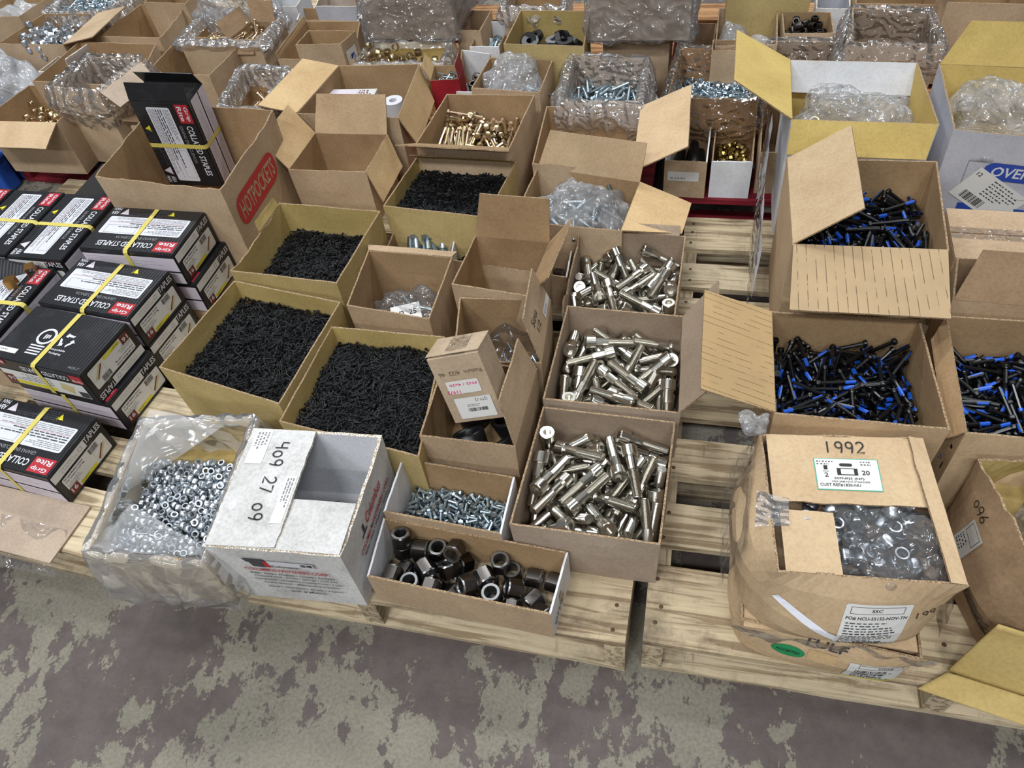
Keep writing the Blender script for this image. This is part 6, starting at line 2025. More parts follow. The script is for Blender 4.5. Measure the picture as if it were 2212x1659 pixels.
    for q in range(3):
        p.rect(-.036 + q * .006, -.008 + q * .002, -.032 + q * .006, .006, 'print_white', 1)
    for q in range(4):
        p.rect(-.052 + q * .001, -.032 - q * .008, -.012, -.028 - q * .008, 'print_white', 1)
    out['seal'] = p
    p = Print()
    p.rect(-.13, -.064, -.07, -.05, 'label_paper', 1)
    p.lines(-.125, -.06, -.08, -.054, 1, 'print_grey', 2)
    p.text('MCR17', .09, -.072, .03, .007, 'print_grey', 1)
    out['strip'] = p
    return out


CP = carton_meshes()
CME = {}


def part_mesh(key, make):
    if key not in CME:
        CME[key] = make()
        return CME[key], True
    return CME[key], False


def carton_body():
    bm = bmesh.new()
    bmesh.ops.create_cube(bm, size=1.0)
    bmesh.ops.scale(bm, vec=(CL, CW, CHH), verts=bm.verts)
    bmesh.ops.translate(bm, vec=(0, 0, CHH / 2), verts=bm.verts)
    bmesh.ops.bevel(bm, geom=bm.edges[:], offset=.002, segments=2, affect='EDGES')
    me = bpy.data.meshes.new('body')
    bm.to_mesh(me)
    bm.free()
    me.materials.append(MATS['carton_black'])
    return me


def lid_line():
    v, f, m = [], [], []
    prism(v, f, m, -CL / 2 - .0008, -CW / 2 - .0008, CHH * .985 - .02, CL / 2 + .0008, CW / 2 + .0008, CHH * .985 - .0192)
    return mesh_data('lid_seam', v, f, m, ['print_darkgrey'])


def strap_mesh():
    w, e = .0065, .0022
    pts = [(-CW / 2 - e, .003), (-CW / 2 - e, CHH * .96), (-CW / 2 + .004, CHH + e), (CW / 2 - .004, CHH + e), (CW / 2 + e, CHH * .96), (CW / 2 + e, .003), (CW / 2 - .003, -.0012), (-CW / 2 + .003, -.0012), (-CW / 2 - e, .003)]
    v, f = [], []
    for y, z in pts:
        v += [(-w, y, z), (w, y, z)]
    for i in range(len(pts) - 1):
        f.append((2 * i, 2 * i + 1, 2 * i + 3, 2 * i + 2))
    me = mesh_data('strap', v, f, [0] * len(f), ['strap_yellow'])
    return me


PLACE = {
    'top': Matrix.Translation((0, 0, CHH + .0004)),
    'long': face_matrix((0, CW / 2, CHH / 2), (-1, 0, 0), (0, 1, 0)),
    'back': face_matrix((0, -CW / 2, CHH / 2), (1, 0, 0), (0, -1, 0)),
    'end': face_matrix((-CL / 2, 0, CHH / 2), (0, -1, 0), (-1, 0, 0)),
    'end2': face_matrix((CL / 2, 0, CHH / 2), (0, 1, 0), (1, 0, 0)),
    'bottom': face_matrix((0, 0, 0), (-1, 0, 0), (0, 0, -1)),
    'seal': face_matrix((0, 0, 0), (-1, 0, 0), (0, 0, -1)),
    'strip': face_matrix((0, 0, 0), (-1, 0, 0), (0, 0, -1)),
}
PART_NAME = {'top': 'top_print', 'long': 'side_print', 'back': 'side_print', 'end': 'end_label', 'end2': 'end_label', 'bottom': 'recycling_mark', 'seal': 'round_seal', 'strip': 'label_strip'}


def carton(label, M, faces=('top', 'long', 'back', 'end', 'end2'), strap=True, group='strapped staple cartons'):
    t = thing('staple_carton', label, 'carton', (0, 0, 0), group)
    t.matrix_world = M
    if 'body' not in CME:
        CME['body'] = carton_body()
        CME['lid'] = lid_line()
        CME['strap'] = strap_mesh()
        for k, p in CP.items():
            CME[k] = mesh_data(PART_NAME[k], p.v, p.f, p.fm, p.mats)
        CME['end2'] = CME['end']
    lst = [('body', 'body', None)]
    if strap:
        lst.append(('strap', 'strap', None))
    for k in faces:
        lst.append((PART_NAME[k], k, PLACE[k]))
    for nm, k, m in lst:
        o = bpy.data.objects.new(nm, CME[k])
        COL.objects.link(o)
        o.parent = t if k in ('body', 'strap') else body
        if k == 'body':
            body = o
        if m is not None:
            o.matrix_local = m
    return t


def stack_M(frx, fry, z, yaw_deg, turn, flip=False):
    """world frame of a carton from its front right top corner; turn 180 = name edge faces the viewer, -90 = lengthwise"""
    y = math.radians(yaw_deg)
    ux, uy = Vector((math.cos(y), math.sin(y))), Vector((-math.sin(y), math.cos(y)))
    lx, ly = (CL, CW) if turn in (0, 180) else (CW, CL)
    c = Vector((frx, fry)) - ux * lx / 2 + uy * ly / 2
    M = Matrix.Translation((c.x, c.y, z)) @ Matrix.Rotation(y + math.radians(turn), 4, 'Z')
    if flip:
        M = M @ Matrix.Translation((0, 0, CHH)) @ Matrix.Rotation(PI, 4, 'X')
    return M


Z1, Z2, Z3 = .1275, .1275 + CHH, .1275 + 2 * CHH
AR = ('top', 'long', 'end', 'back')
carton('staple carton with yellow strap lying lowest at the front left corner', stack_M(-1.288, .666, Z1, -6, 180), AR)
carton('staple carton under the one showing the recycling mark', stack_M(-1.262, .873, Z1, -7, 180), AR)
carton('upside down staple carton showing the white recycling mark', stack_M(-1.277, .871, Z2, -7, 180, True), ('bottom', 'seal', 'strip', 'back', 'end', 'long'))
carton('lower staple carton under the middle strapped carton', stack_M(-1.262, 1.054, Z1, -6, 180), AR)
carton('staple carton in the middle of the strapped stack', stack_M(-1.262, 1.052, Z2, -6, 180), AR)
block('cardboard_spacer', -1.46, 1.25, .1275, -1.22, 1.40, .1635, 'kraft')
tag(SC.objects['cardboard_spacer'], 'cardboard spacer under the cartons beside the brown food box', 'spacer')
carton('staple carton directly under the topmost one', stack_M(-1.214, 1.242, .164, -2, 180), AR)
carton('topmost staple carton beside the brown food box', stack_M(-1.226, 1.238, .164 + CHH, -1, 180), AR)
for dx, lab in ((0, 'lengthwise staple carton nearest the brown food box'), (-.176, 'second lengthwise staple carton from the brown food box'), (-.352, 'third lengthwise staple carton at the left picture edge')):
    carton(lab, stack_M(-1.564 + dx, 1.23 + dx * -.04, Z2, -1, -90), ('top', 'long', 'end2', 'back', 'end'))
    carton('lower ' + lab, stack_M(-1.566 + dx, 1.235 + dx * -.04, Z1, -1, -90), ('top', 'end2', 'end'), False)
carton('staple carton with loose staples lying on its lid', stack_M(-1.60, .955, .2015, -1, -90), ('top', 'long', 'end2'))
o = block('cardboard_spacer', -1.765, .965, .1275, -1.61, 1.2, .2008, 'kraft')
tag(o, 'cardboard spacer under the carton with loose staples', 'spacer')
o = block('carton_lid', -.14, -.06, 0, .14, .06, .004, 'carton_black')
o.location = (-1.79, 1.20, .312)
o.rotation_euler = (.12, .06, .5)
tag(o, 'loose black corrugated carton lid resting on the cartons at the left', 'lid')
for i, (x, y, a) in enumerate(((-1.665, 1.15, .5), (-1.70, 1.09, 1.4), (-1.64, 1.20, 2.2))):
    v_, f_ = [], []
    for k in range(12):
        xx = -.012 + k * .0022
        m_ = []
        prism(v_, f_, m_, xx, -.011, .024, xx + .0018, .011, .0255)
        prism(v_, f_, m_, xx, -.011, .0, xx + .0018, -.0096, .025)
        prism(v_, f_, m_, xx, .0096, .0, xx + .0018, .011, .025)
    o = mesh_obj('staple_strip', v_, f_, ['copper_staple'])
    o.location = (x, y, .2015 + CHH + .002)
    o.rotation_euler = (0, 0, a)
    tag(o, ('short strip of copper staples standing on the carton lid', 'short strip of copper staples near the left picture edge', 'short strip of copper staples by the corner of the lengthwise carton')[i], 'staples', 'loose staples')

t = carton('open staple carton standing tilted inside the brown food box', Matrix.Identity(4), ('top', 'long', 'back', 'end2'), True, None)
Rm = Matrix(((-0.0531, 0.9972, 0.0534), (0.0236, 0.0548, -0.9982), (-0.9983, -0.0518, -0.0265))).to_4x4()
t.matrix_world = Matrix.Translation((-1.4148, 1.6957, .3954)) @ Rm @ Matrix.Translation((0, 0, -CHH / 2))
for q, (x, y0, y1, a) in enumerate(((-CL / 2, -CW / 2, CW / 2, .5),)):
    o = block('open_flap', -.05, -CW / 2, 0, 0, CW / 2, .002, 'carton_black', t)
    o.matrix_local = Matrix.Translation((-CL / 2, 0, .004)) @ Matrix.Rotation(.55, 4, 'Y')
    o = block('open_flap', -.045, -CW / 2, 0, 0, CW / 2, .002, 'carton_black', t)
    o.matrix_local = Matrix.Translation((-CL / 2, 0, CHH - .003)) @ Matrix.Rotation(-.25, 4, 'Y')
    block('painted_shade', -CL / 2 - .0012, -CW / 2 + .006, .006, -CL / 2 - .0006, CW / 2 - .006, CHH - .006, 'painted_shade', t)  # dark sheet over the solid end, painting the shaded inside of an open carton

# plastic wrapped board under the cartons, small bag behind them
o = mesh_obj('wrapped_board', [], [], ['kraft_pink'])
bpy.data.objects.remove(o)
o = block('wrapped_board', -.30, -.07, 0, .16, .07, .004, 'kraft_pink')
o.location = (-1.40, .605, .1285)
o.rotation_euler = (0, 0, -.081)
tag(o, 'pinkish cardboard sheet under the front staple carton', 'cardboard sheet')
o = film_patch('plastic_sheet', [(-1.75, .52, .115), (-1.23, .50, .118), (-1.25, .60, .136), (-1.75, .64, .136)], 'film_thick', n=40, amp=.007, seed=3, freq=14)
tag(o, 'clear plastic sheet hanging over the pallet edge at the left', 'plastic sheet')
crumple('small crumpled clear bag behind the staple cartons', (-1.62, 1.60, .29), .05, .04, .035, 0, amp=.015, seed=31, name='plastic_bag')
block('support_crate', -1.75, 1.52, .128, -1.56, 1.70, .289, 'painted_shade')  # support for the small bag, coloured as the shadow around it
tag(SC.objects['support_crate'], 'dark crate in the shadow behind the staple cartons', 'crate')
# blue plastic pallet at the far left
t = thing('plastic_pallet', 'blue plastic pallet corner at the left picture edge', 'pallet', (-2.62, 1.9, 0))
for i in range(3):
    block('rib', .0, .0 + i * .09, .0, .2, .07 + i * .09, .13, 'blue_plastic', t, bev=.01)
block('deck', -.02, -.01, .13, .22, .28, .15, 'blue_plastic', t, bev=.006)

# ------------------------------------------------------------------ right pallet
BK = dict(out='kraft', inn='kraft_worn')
fF = make_box('blueF', 'brown box of blue tipped black bolts behind the 1992 box', floor=.12, flap_mats={3: ('kraft', 'kraft_ribbed_along', 'edge_kraft')}, out='kraft_tan', inn='kraft_inner', bulge=.006)
fB = make_box('blueB', 'brown box of blue tipped black bolts with two flaps in front of the white box', floor=.16, flap_mats={3: ('kraft_tan', 'kraft', 'edge_kraft'), 0: ('kraft', 'kraft_ribbed_across', 'edge_kraft')}, out='kraft_tan', inn='kraft_inner', bulge=.006)
fR = make_box('blueR', 'brown box of blue tipped black bolts cut by the right picture edge', floor=.12, out='kraft_tan', inn='kraft_inner', flaps=[(3, 150, .04, .03, -.01)], torn={3: .02}, bulge=.006)
BL = 'black socket bolt with a blue thread patch in the box behind the 1992 box'
rest = pile(fF, 'blue', 'patch_bolt', 'patch_bolt', BL, 'bolt', 'blue tipped bolts in the front box', .128)
r2 = pile(fB, 'blue', 'patch_bolt', 'patch_bolt', 'black socket bolt with a blue thread patch in the rear flapped box', 'bolt', 'blue tipped bolts in the rear box', .168, PI, scale=1.08, limit=30)
r3 = pile(fR, 'blue', 'patch_bolt', 'x', '', '', '', .128, PI / 2, limit=0, off=(0, 0), scale=.98)
PB = patch_bolt()
stuff_mesh('bolt_heap', 'heap of blue tipped black bolts filling the rear flapped box', 'bolts', PB[:2], [(p, q, 1.08) for p, q in r2], ['black_bolt', 'blue_patch'], tuple(fB.root.location), PB[2])
stuff_mesh('bolt_heap', 'heap of blue tipped black bolts in the box at the right edge', 'bolts', PB[:2], [(p, q, .98) for p, q in r3], ['black_bolt', 'blue_patch'], tuple(fR.root.location), PB[2])
rF = make_box('flapR', 'brown box with its front flap leaning up at the right edge', floor=.15, inn='kraft_worn', flap_mats={0: ('kraft_worn', 'kraft_worn', 'edge_kraft')})
for i in range(16):
    rnd = random.Random(i + 70)
    put('patch_bolt', 'patch_bolt', 'blue tipped bolt in the shaded box behind the leaning flap', 'bolt', 'blue tipped bolts in the shaded box', local(rF, rnd.uniform(-.08, .06), rnd.uniform(-.03, .04), .165 + rnd.random() * .02), Quaternion((0, 0, 1), rnd.uniform(0, 6)))
# closed brown carton behind it and the white carton under the goggles box
t = thing('closed_carton', 'closed brown carton behind the leaning flap at the right edge', 'carton', (.70, 1.49, .127), None, (0, 0, -.03))
block('body', -.15, -.085, 0, .15, .085, .20, 'kraft', t, bev=.003)
block('lid_flap', -.15, -.085, .2003, .15, -.002, .2035, 'kraft', t)
block('lid_flap', -.15, .002, .2003, .15, .085, .2035, 'kraft', t)
film_patch('tape', [(-.15, -.02, .2044), (.15, -.02, .2044), (.15, .02, .2044), (-.15, .02, .2044)], 'tape_clear', amp=.0005, parent=t)
t = thing('closed_carton', 'white printed carton underneath the grey safety goggles box', 'carton', (.81, 1.83, .127), None, (0, 0, -.1))
block('body', -.17, -.16, 0, .17, .16, .07, 'grey_board', t, bev=.003)
pr = Print()
pr.text('safety goggles', .01, .05, .10, .008, 'print_darkgrey', 1, bold=False)
pr.text('eye protection', .01, .038, .10, .008, 'print_darkgrey', 1, bold=False)
pr.build('printed_text', t, face_matrix((-.17, -.16, 0), (1, 0, 0), (0, -1, 0)))
gg = make_box('goggles', 'grey white safety goggles box with yellow lining and clear film at the right edge', out='grey_board', inn='yellow_lining', edge='edge_kraft', z0=.199, bulge=0, taper=.03, floor=.1,
              flap_mats={2: ('grey_board', 'yellow_lining', 'edge_kraft')})
pr = Print()
pr.ring(.05, .10, .2, .19, .0012, 'print_grey', 1)
pr.rect(.06, .04, .2, .075, 'print_blue', 1)
pr.rrect(.085, .145, .27, .19, 'print_blue', 1, .02)
pr.text('OVER', .10, .155, .08, .026, 'print_white', 2, slant=.15)
pr.text('2000', .155, .052, .035, .014, 'print_white', 2)
pr.build('printed_text', gg.body, wall_M(gg, 0, 0, 0))
pr = Print()
pr.rect(0, 0, .14, .09, 'label_paper', 1)
pr.bars(.02, .008, .08, .03, 'print_black', 2, 3, 24)
pr.lines(.05, .036, .13, .085, 6, 'print_darkgrey', 2, 8, .35)
pr.text('12', .006, .07, .012, .01, 'print_darkgrey', 2)
pr.build('paper_label', gg.body, wall_M(gg, 0, .12, .10, off=.001) @ Matrix.Rotation(-.55, 4, 'Z'))
crumple('crumpled clear film filling the grey safety goggles box', local(gg, .0, -.01, .12), .13, .13, .12, gg.yaw, amp=.024, seed=51, mat='film_bag', flat=.35, freq=14)
wy = make_box('whitey', 'white box with bright yellow lining and a clear bag of parts', out='white_board', inn='yellow_lining', edge='edge_kraft', bulge=.003, taper=.03, floor=.16,
              flap_mats={k: ('white_board', 'yellow_lining', 'edge_kraft') for k in (0, 2, 3)})
crumple('crumpled clear bag of parts in the white box with yellow lining', local(wy, .0, -.02, .20), .135, .10, .08, wy.yaw, amp=.022, seed=44, mat='film_bag', flat=.5, freq=16)
for i in range(22):
    rnd = random.Random(i + 300)
    put('gold_nut', 'gold_nut', 'dull nut under the clear bag in the yellow lined box', 'nut', 'nuts under the clear bag', local(wy, rnd.uniform(-.12, .12), rnd.uniform(-.11, .08), .19 + rnd.random() * .02), Quaternion([rnd.gauss(0, 1) for _ in range(4)]).normalized())
# document pouches taped to the left side of the boxes
for i, (pts, lab) in enumerate(((((.178, 1.90, .40), (.172, 1.72, .38), (.168, 1.72, .20), (.174, 1.90, .22)), 'clear document pouch taped to the left side of the white box'),
                                (((.166, 1.66, .36), (.160, 1.40, .34), (.155, 1.40, .14), (.161, 1.66, .16)), 'clear document pouch taped to the left side of the brown bolt box'))):
    t = thing('document_pouch', lab, 'pouch', pts[3])
    P = [Vector(q) - Vector(pts[3]) for q in pts]
    c = sum(P, Vector()) / 4
    film_patch('pouch_film', [q + Vector((-.012, 0, 0)) for q in P], 'film_thick', amp=.006, seed=i + 60, parent=t)
    film_patch('paper_sheet', [c + (q - c) * .8 + Vector((-.004, 0, .0)) for q in P], 'paper_white', amp=.004, seed=i + 64, parent=t, freq=9)
    o = film_patch('ink_mark', [c + (q - c) * .12 + Vector((-.0085, .02, .03)) for q in P], 'purple_ink', amp=.002, seed=2, parent=t)

# the two stacked worn boxes at the front of the right pallet
BOX['accepted'] = (.236, .127, [(.135, .575), (.41, .552), (.415, .83), (.132, .82)], [])
ac = make_box('accepted', 'worn brown box with a green round sticker under the 1992 box', out='kraft_tan', inn='kraft_worn', bulge=.012, taper=-.03, floor=.09, corner=.1)
block('lid', -.133, -.128, .1, .133, .132, .104, 'kraft_tan', ac.root)
pr = Print()
pts = [(.085 + .027 * math.cos(2 * PI * k / 20), .055 + .018 * math.sin(2 * PI * k / 20)) for k in range(20)]
pr.poly(pts, 'print_green', 1)
pr.text('ACCEPTED', .066, .051, .038, .008, 'print_black', 2)
pr.rect(.115, .045, .16, .075, 'kraft_bright', 1)
pr.rect(.18, .0, .265, .07, 'label_paper', 1)
pr.ring(.195, .056, .262, .068, .0008, 'print_black', 2)
pr.text('NTAB', .225, .059, .022, .006, 'print_black', 2)
for k in range(3):
    pr.bars(.192, .042 - k * .015, .24, .05 - k * .015, 'print_black', 2, k, 22)
    pr.lines(.192, .036 - k * .015, .255, .041 - k * .015, 1, 'print_grey', 2, k)
pr.rect(.18, .001, .265, .006, 'print_yellow', 2)
pr.text('TULF', .10, .086, .07, .02, 'print_darkgrey', 1, rot=-.06)
press_on(pr, 'stickers', ac.body, wall_M(ac, 0, 0, .0, off=.012))
BOX['t92'] = (.40, .2375, [(.168, .583), (.432, .600), (.402, .862), (.142, .838)], [])
tb = make_box('t92', 'bulging worn brown box marked 1992 wrapped in tape on top of another box', out='kraft_tan', inn='kraft_worn', bulge=.030, taper=-.12, floor=.09, rim=.004, torn={1: .008}, corner=.14, shift=(-.016, -.004))
add_flap(tb, 2, -92, .135, .0, .0, torn=.01, mats=('kraft_tan', 'kraft_worn', 'edge_kraft'), s1=.97)
pr = Print()
handtext(pr, '1992', .112, .052, .024, .0026, 'marker_ink', PI)
M = flap_M(tb, 0, inner=False)
pr2 = Print()
pr2.rect(-.05, -.03, .05, .03, 'print_teal', 1)
pr2.rect(-.0485, -.0285, .0485, .0285, 'label_paper', 2)
pr2.text('1', -.036, .008, .006, .008, 'print_black', 3)
pr2.rect(-.038, .0045, -.028, .0053, 'print_black', 3)
pr2.text('2', -.036, -.006, .006, .008, 'print_black', 3)
pr2.text('20', .022, -.001, .012, .009, 'print_black', 3)
pr2.rect(-.016, -.002, .016, .011, 'print_black', 3)
pr2.rect(-.01, -.0005, .01, .0095, 'label_paper', 4)
pr2.rrect(-.011, .0145, .009, .0205, 'print_black', 3, .0028)
pr2.text('50FNFJ3 (NF)', -.022, -.011, .046, .005, 'print_black', 3)
pr2.text('HEX JAM NUT STAINLESS', -.026, -.0165, .058, .004, 'print_darkgrey', 3)
pr2.text('CUST REF#1830-NU', -.045, -.0235, .062, .0058, 'print_black', 3)
pr2.lines(-.046, .016, -.02, .026, 2, 'print_darkgrey', 3, 2, .4)
pr2.lines(.022, .016, .046, .026, 2, 'print_darkgrey', 3, 3, .4)
fw = (tb.R[2] - tb.R[3]).length
# flap frame: x from the right rear corner towards the left, y towards the viewer
pr3 = Print()
handtext(pr3, '1992', -.03, -.0, .022, .0026, 'marker_ink')
press_on(pr2, 'paper_label', tb.last_flap['obj'], M @ Matrix.Translation((-.5 * fw if M.col[0].x > 0 else .5 * fw, .075, 0)) @ Matrix.Rotation(0 if M.col[0].x > 0 else PI, 4, 'Z'), .0005)
press_on(pr3, 'handwritten_number', tb.last_flap['obj'], M @ Matrix.Translation((-.5 * fw if M.col[0].x > 0 else .5 * fw, .034, 0)) @ Matrix.Rotation(0 if M.col[0].x > 0 else PI, 4, 'Z'), .0005)
add_flap(tb, 0, -93, .11, 0, 0, mats=('kraft_tan', 'kraft_tan', 'edge_kraft'), s0=.04, s1=.36, name='inner_flap')
add_flap(tb, 1, -78, .03, 0, 0, torn=.01, mats=('kraft_tan', 'kraft_worn', 'edge_kraft'))
pile(tb, 'nut', 'big_zinc_nut', 'jam_nut', 'shiny nut inside the opening of the 1992 box', 'nut', 'nuts in the 1992 box', .095, off=(.03, -.05), scale=.7, keep=lambda x, y, z: -.1 < x < .095)
pile(tb, 'nut', 'big_zinc_nut', 'jam_nut', 'shiny nut inside the opening of the 1992 box', 'nut', 'nuts in the 1992 box', .095, PI, off=(.03, .02), scale=.7, keep=lambda x, y, z: -.1 < x < .095)
crumple('clear crinkled film over the nuts in the 1992 box', local(tb, .045, -.05, .1), .085, .085, .05, tb.yaw, amp=.012, seed=71, mat='film_clear', flat=.3, freq=26)
pr = Print()
pr.rrect(.08, .0, .175, .105, 'label_paper', 1, .004)
pr.ring(.088, .086, .165, .1, .0008, 'print_black', 2)
pr.text('SSC', .118, .09, .016, .006, 'print_black', 2)
pr.text('PO# HCU-55152-NOV-TN', .084, .074, .088, .007, 'print_black', 2)
pr.lines(.086, .01, .168, .07, 11, 'print_darkgrey', 2, 41, .4)
pr.bars(.11, .012, .15, .018, 'print_black', 3, 6)
pr.rect(.08, .0, .175, .005, 'print_green', 3)
handtext(pr, '1992', .185, .07, .014, .0016, 'marker_ink', .15)
pr.poly([(-.02, .075), (-.012, .085), (.08, .035), (.08, .018)], 'paper_white', 1)
press_on(pr, 'stickers', tb.body, wall_M(tb, 0, .1, .02, off=.03))
for i, (a, b) in enumerate((((.0, .02), (.5, .02)), ((.45, .01), (1.0, .01)))):
    pass
o = film_patch('clear_tape', [(-.19, .12, .01), (-.19, -.10, .01), (-.16, -.09, .14), (-.15, .12, .155)], 'film_thick', amp=.004, seed=5, parent=tb.root, freq=30)
o = film_patch('clear_tape', [(-.17, -.17, .015), (.15, -.17, .005), (.15, -.165, -.03), (-.13, -.165, -.02)], 'film_thick', n=40, amp=.007, seed=6, parent=tb.root, freq=22)
o = film_patch('clear_tape', [(-.148, .0, .165), (-.10, -.01, .168), (-.10, -.06, .168), (-.15, -.06, .155)], 'film_bag', amp=.003, seed=7, parent=tb.root, freq=40)
o = film_patch('clear_tape', [(.150, -.13, .0), (.165, .12, .0), (.15, .11, .09), (.145, -.12, .10)], 'film_thick', amp=.005, seed=8, parent=tb.root, freq=24)
crumple('tuft of crumpled clear tape at the left rear corner of the 1992 box', (.135, .855, .39), .022, .016, .03, 0, amp=.012, seed=81, mat='film_bag', freq=40, name='tape_tuft', cat='tape')

# torn box at the right front corner
BOX['torn'] = (.37, .127, [(.565, .60), (.86, .60), (.84, .88), (.500, .868)], [])
tn = make_box('torn', 'burst worn brown box with scribbles at the right front corner', out='kraft_worn', inn='kraft_yellow_inner', bulge=.03, taper=-.1, floor=.14, corner=.1, torn={3: .03, 0: .06, 2: .02}, rim=.004)
pr = Print()
handtext(pr, '096', .06, .175, .02, .002, 'marker_ink')
pr.rect(.085, .10, .13, .165, 'label_grey', 1)
pr.ring(.09, .135, .125, .16, .0008, 'print_black', 2)
pr.lines(.09, .104, .126, .13, 4, 'print_darkgrey', 2, 4)
rnd = random.Random(6)
for k in range(9):
    pr.stroke([(.14 + .03 * math.sin(j * 1.3 + k) + .012 * j, .09 - .004 * j + .012 * math.cos(j * 2.1 + k * 2)) for j in range(10)], .0012, 'marker_ink', 2)
press_on(pr, 'scribbles', tn.body, wall_M(tn, 3, .0, .0, off=.022))
off_ = Vector((tn.c.x, tn.c.y, .127))
for q4 in (((.43, .548, .129), (.60, .512, .130), (.76, .52, .15), (.478, .580, .140)), ((.478, .580, .140), (.76, .52, .15), (.74, .562, .275), (.512, .607, .278))):
    o = film_patch('torn_front_flap', [Vector(q) - off_ for q in q4], 'kraft_yellow_inner', amp=.0025, seed=19, parent=tn.root, freq=6)
    so = o.modifiers.new('thickness', 'SOLIDIFY')
    so.thickness = .004
crumple('clear film over grey parts in the burst box', local(tn, -.02, .03, .15), .11, .09, .06, 0, amp=.016, seed=91, mat='film_clear', freq=16)
pile(tn, 'nut', 'big_zinc_nut', 'jam_nut', 'shiny nut under the film in the burst corner box', 'nut', 'nuts in the burst box', .142, off=(-.0, .0), scale=.75)

# ------------------------------------------------------------------ rear row, right to left
rt = make_box('rodtray', 'narrow brown tray holding thick black threaded rods', name='cardboard_tray', cat='tray', t=.004, bulge=0, taper=0, inner_mats={2: 'white_board', 1: 'white_board', 3: 'white_board'})
for i, (x, z) in enumerate(((-.026, .03), (.004, .03), (.03, .032), (.012, .058))):
    v_, f_, m_ = merge(cyl(-.12, .10, .0125, 16), cyl(.10, .115, .0155, 16))
    o = mesh_obj('black_rod', v_, f_, ['black_plastic'], None, None, False)
    o.location = local(rt, x, .0, z)
    o.rotation_euler = (0, -.12, PI / 2 + rt.yaw + .05 * (i - 1))
    tag(o, 'thick black rod with a collar in the narrow brown tray', 'rod', 'black rods')
pr = Print()
pr.rect(.01, .055, .095, .085, 'label_paper', 1)
pr.lines(.018, .06, .088, .068, 1, 'print_grey', 2)
pr.build('paper_label', rt.body, wall_M(rt, 0, 0, 0))
gt = make_box('goldtray', 'narrow white tray full of gold acorn nuts', name='cardboard_tray', cat='tray', t=.004, bulge=0, taper=0, out='kraft', inn='kraft_inner', wall_mats={0: 'white_board'}, inner_mats={2: 'white_board', 0: 'white_board'}, floor=.035)
pile(gt, 'acorn', 'acorn_nut', 'acorn_nut', 'gold acorn nut in the narrow white tray', 'nut', 'gold acorn nuts', .038)
make_box('sidebox', 'narrow brown box standing right of the white acorn nut tray')
wd = make_box('wide', 'wide brown box with a large left flap and a white carton inside', flap_mats={3: ('kraft', 'kraft_bright', 'edge_kraft'), 1: ('kraft', 'kraft_bright', 'edge_kraft')})
t = thing('small_carton', 'small white carton standing in the wide open box', 'carton', (-1.085, 2.10, .132), None, (0, 0, wd.yaw + .05))
block('body', -.08, -.028, 0, .08, .028, .165, 'white_scuffed', t, bev=.001)
pr = Print()
pr.rect(-.075, -.018, .02, .018, 'print_lilac', 1)
pr.lines(.025, -.02, .075, .02, 4, 'print_brown_red', 1, 4)
pr.build('printed_text', t, Matrix.Translation((0, 0, .1656)))
v_, f_, m_ = lathe([(0, .03), (.15, .03), (.15, .012), (0, .012), (0, .03)], 24, caps=False)
o = mesh_obj('paper_roll', [(b_, c_, a_) for a_, b_, c_ in v_], f_, ['print_white'], None, None, False)
o.location = (-.945, 2.09, .132)
tag(o, 'white roll standing inside the wide open box', 'roll')
crumple('clear bag in the left corner of the wide open box', local(wd, -.1, -.09, .05), .04, .03, .05, 0, amp=.012, seed=15)
rd = make_box('redbox', 'small red box of zinc screws', out='red_board', inn='kraft_inner', edge='edge_kraft', t=.002, bulge=0, taper=0, flap_mats={1: ('red_board', 'red_board', 'edge_kraft'), 3: ('red_board', 'kraft_bright', 'edge_kraft')}, flaps=[(1, -8, .045, 0, 0), (3, 25, .05, 0, 0)], floor=.12)
for i in range(26):
    rnd = random.Random(500 + i)
    put('thin_zinc_screw', 'thin_zinc_screw', 'zinc screw in the small red box', 'screw', 'screws in the red box', local(rd, rnd.uniform(-.028, .028), rnd.uniform(-.028, .028), .135 + rnd.random() * .02), Quaternion((0, 0, 1), rnd.uniform(0, 6)) @ Quaternion((0, 1, 0), rnd.gauss(0, .5)))
bw = make_box('bagwrap', 'brown box stuffed with a crumpled clear bag behind the gold bolts', floor=.08)
crumple('crumpled clear bag overflowing the box behind the gold bolts', local(bw, 0, 0, .09), .095, .08, .09, bw.yaw, amp=.02, seed=17, mat='film_bag', flat=.4, tip=(-.02, .05, .04, .08))
for i in range(16):
    rnd = random.Random(520 + i)
    put('zinc_bolt', 'zinc_bolt', 'zinc bolt under the film behind the gold bolts', 'bolt', 'bolts under the film', local(bw, rnd.uniform(-.06, .08), rnd.uniform(-.06, .04), .12 + rnd.random() * .02), Quaternion((0, 0, 1), rnd.uniform(0, 6)))
bk = make_box('blacktray', 'white sided tray of black bolts next to the red box', name='cardboard_tray', cat='tray', t=.004, bulge=0, taper=0, inner_mats={2: 'white_board', 0: 'white_board'}, wall_mats={0: 'white_board'}, floor=.03)
for i in range(26):
    rnd = random.Random(540 + i)
    o = put('dark_nut', 'dark_nut', 'black nut in the white sided tray by the red box', 'nut', 'black nuts in the white tray', local(bk, rnd.uniform(-.025, .025), rnd.uniform(-.08, .08), .05 + rnd.random() * .03), Quaternion([rnd.gauss(0, 1) for _ in range(4)]).normalized())
zt = make_box('zinctray', 'white backed tray of large zinc bolts beside the yellow washer box', name='cardboard_tray', cat='tray', t=.004, bulge=0, taper=0, inner_mats={2: 'white_board', 0: 'white_board'}, wall_mats={0: 'white_board'}, floor=.03)
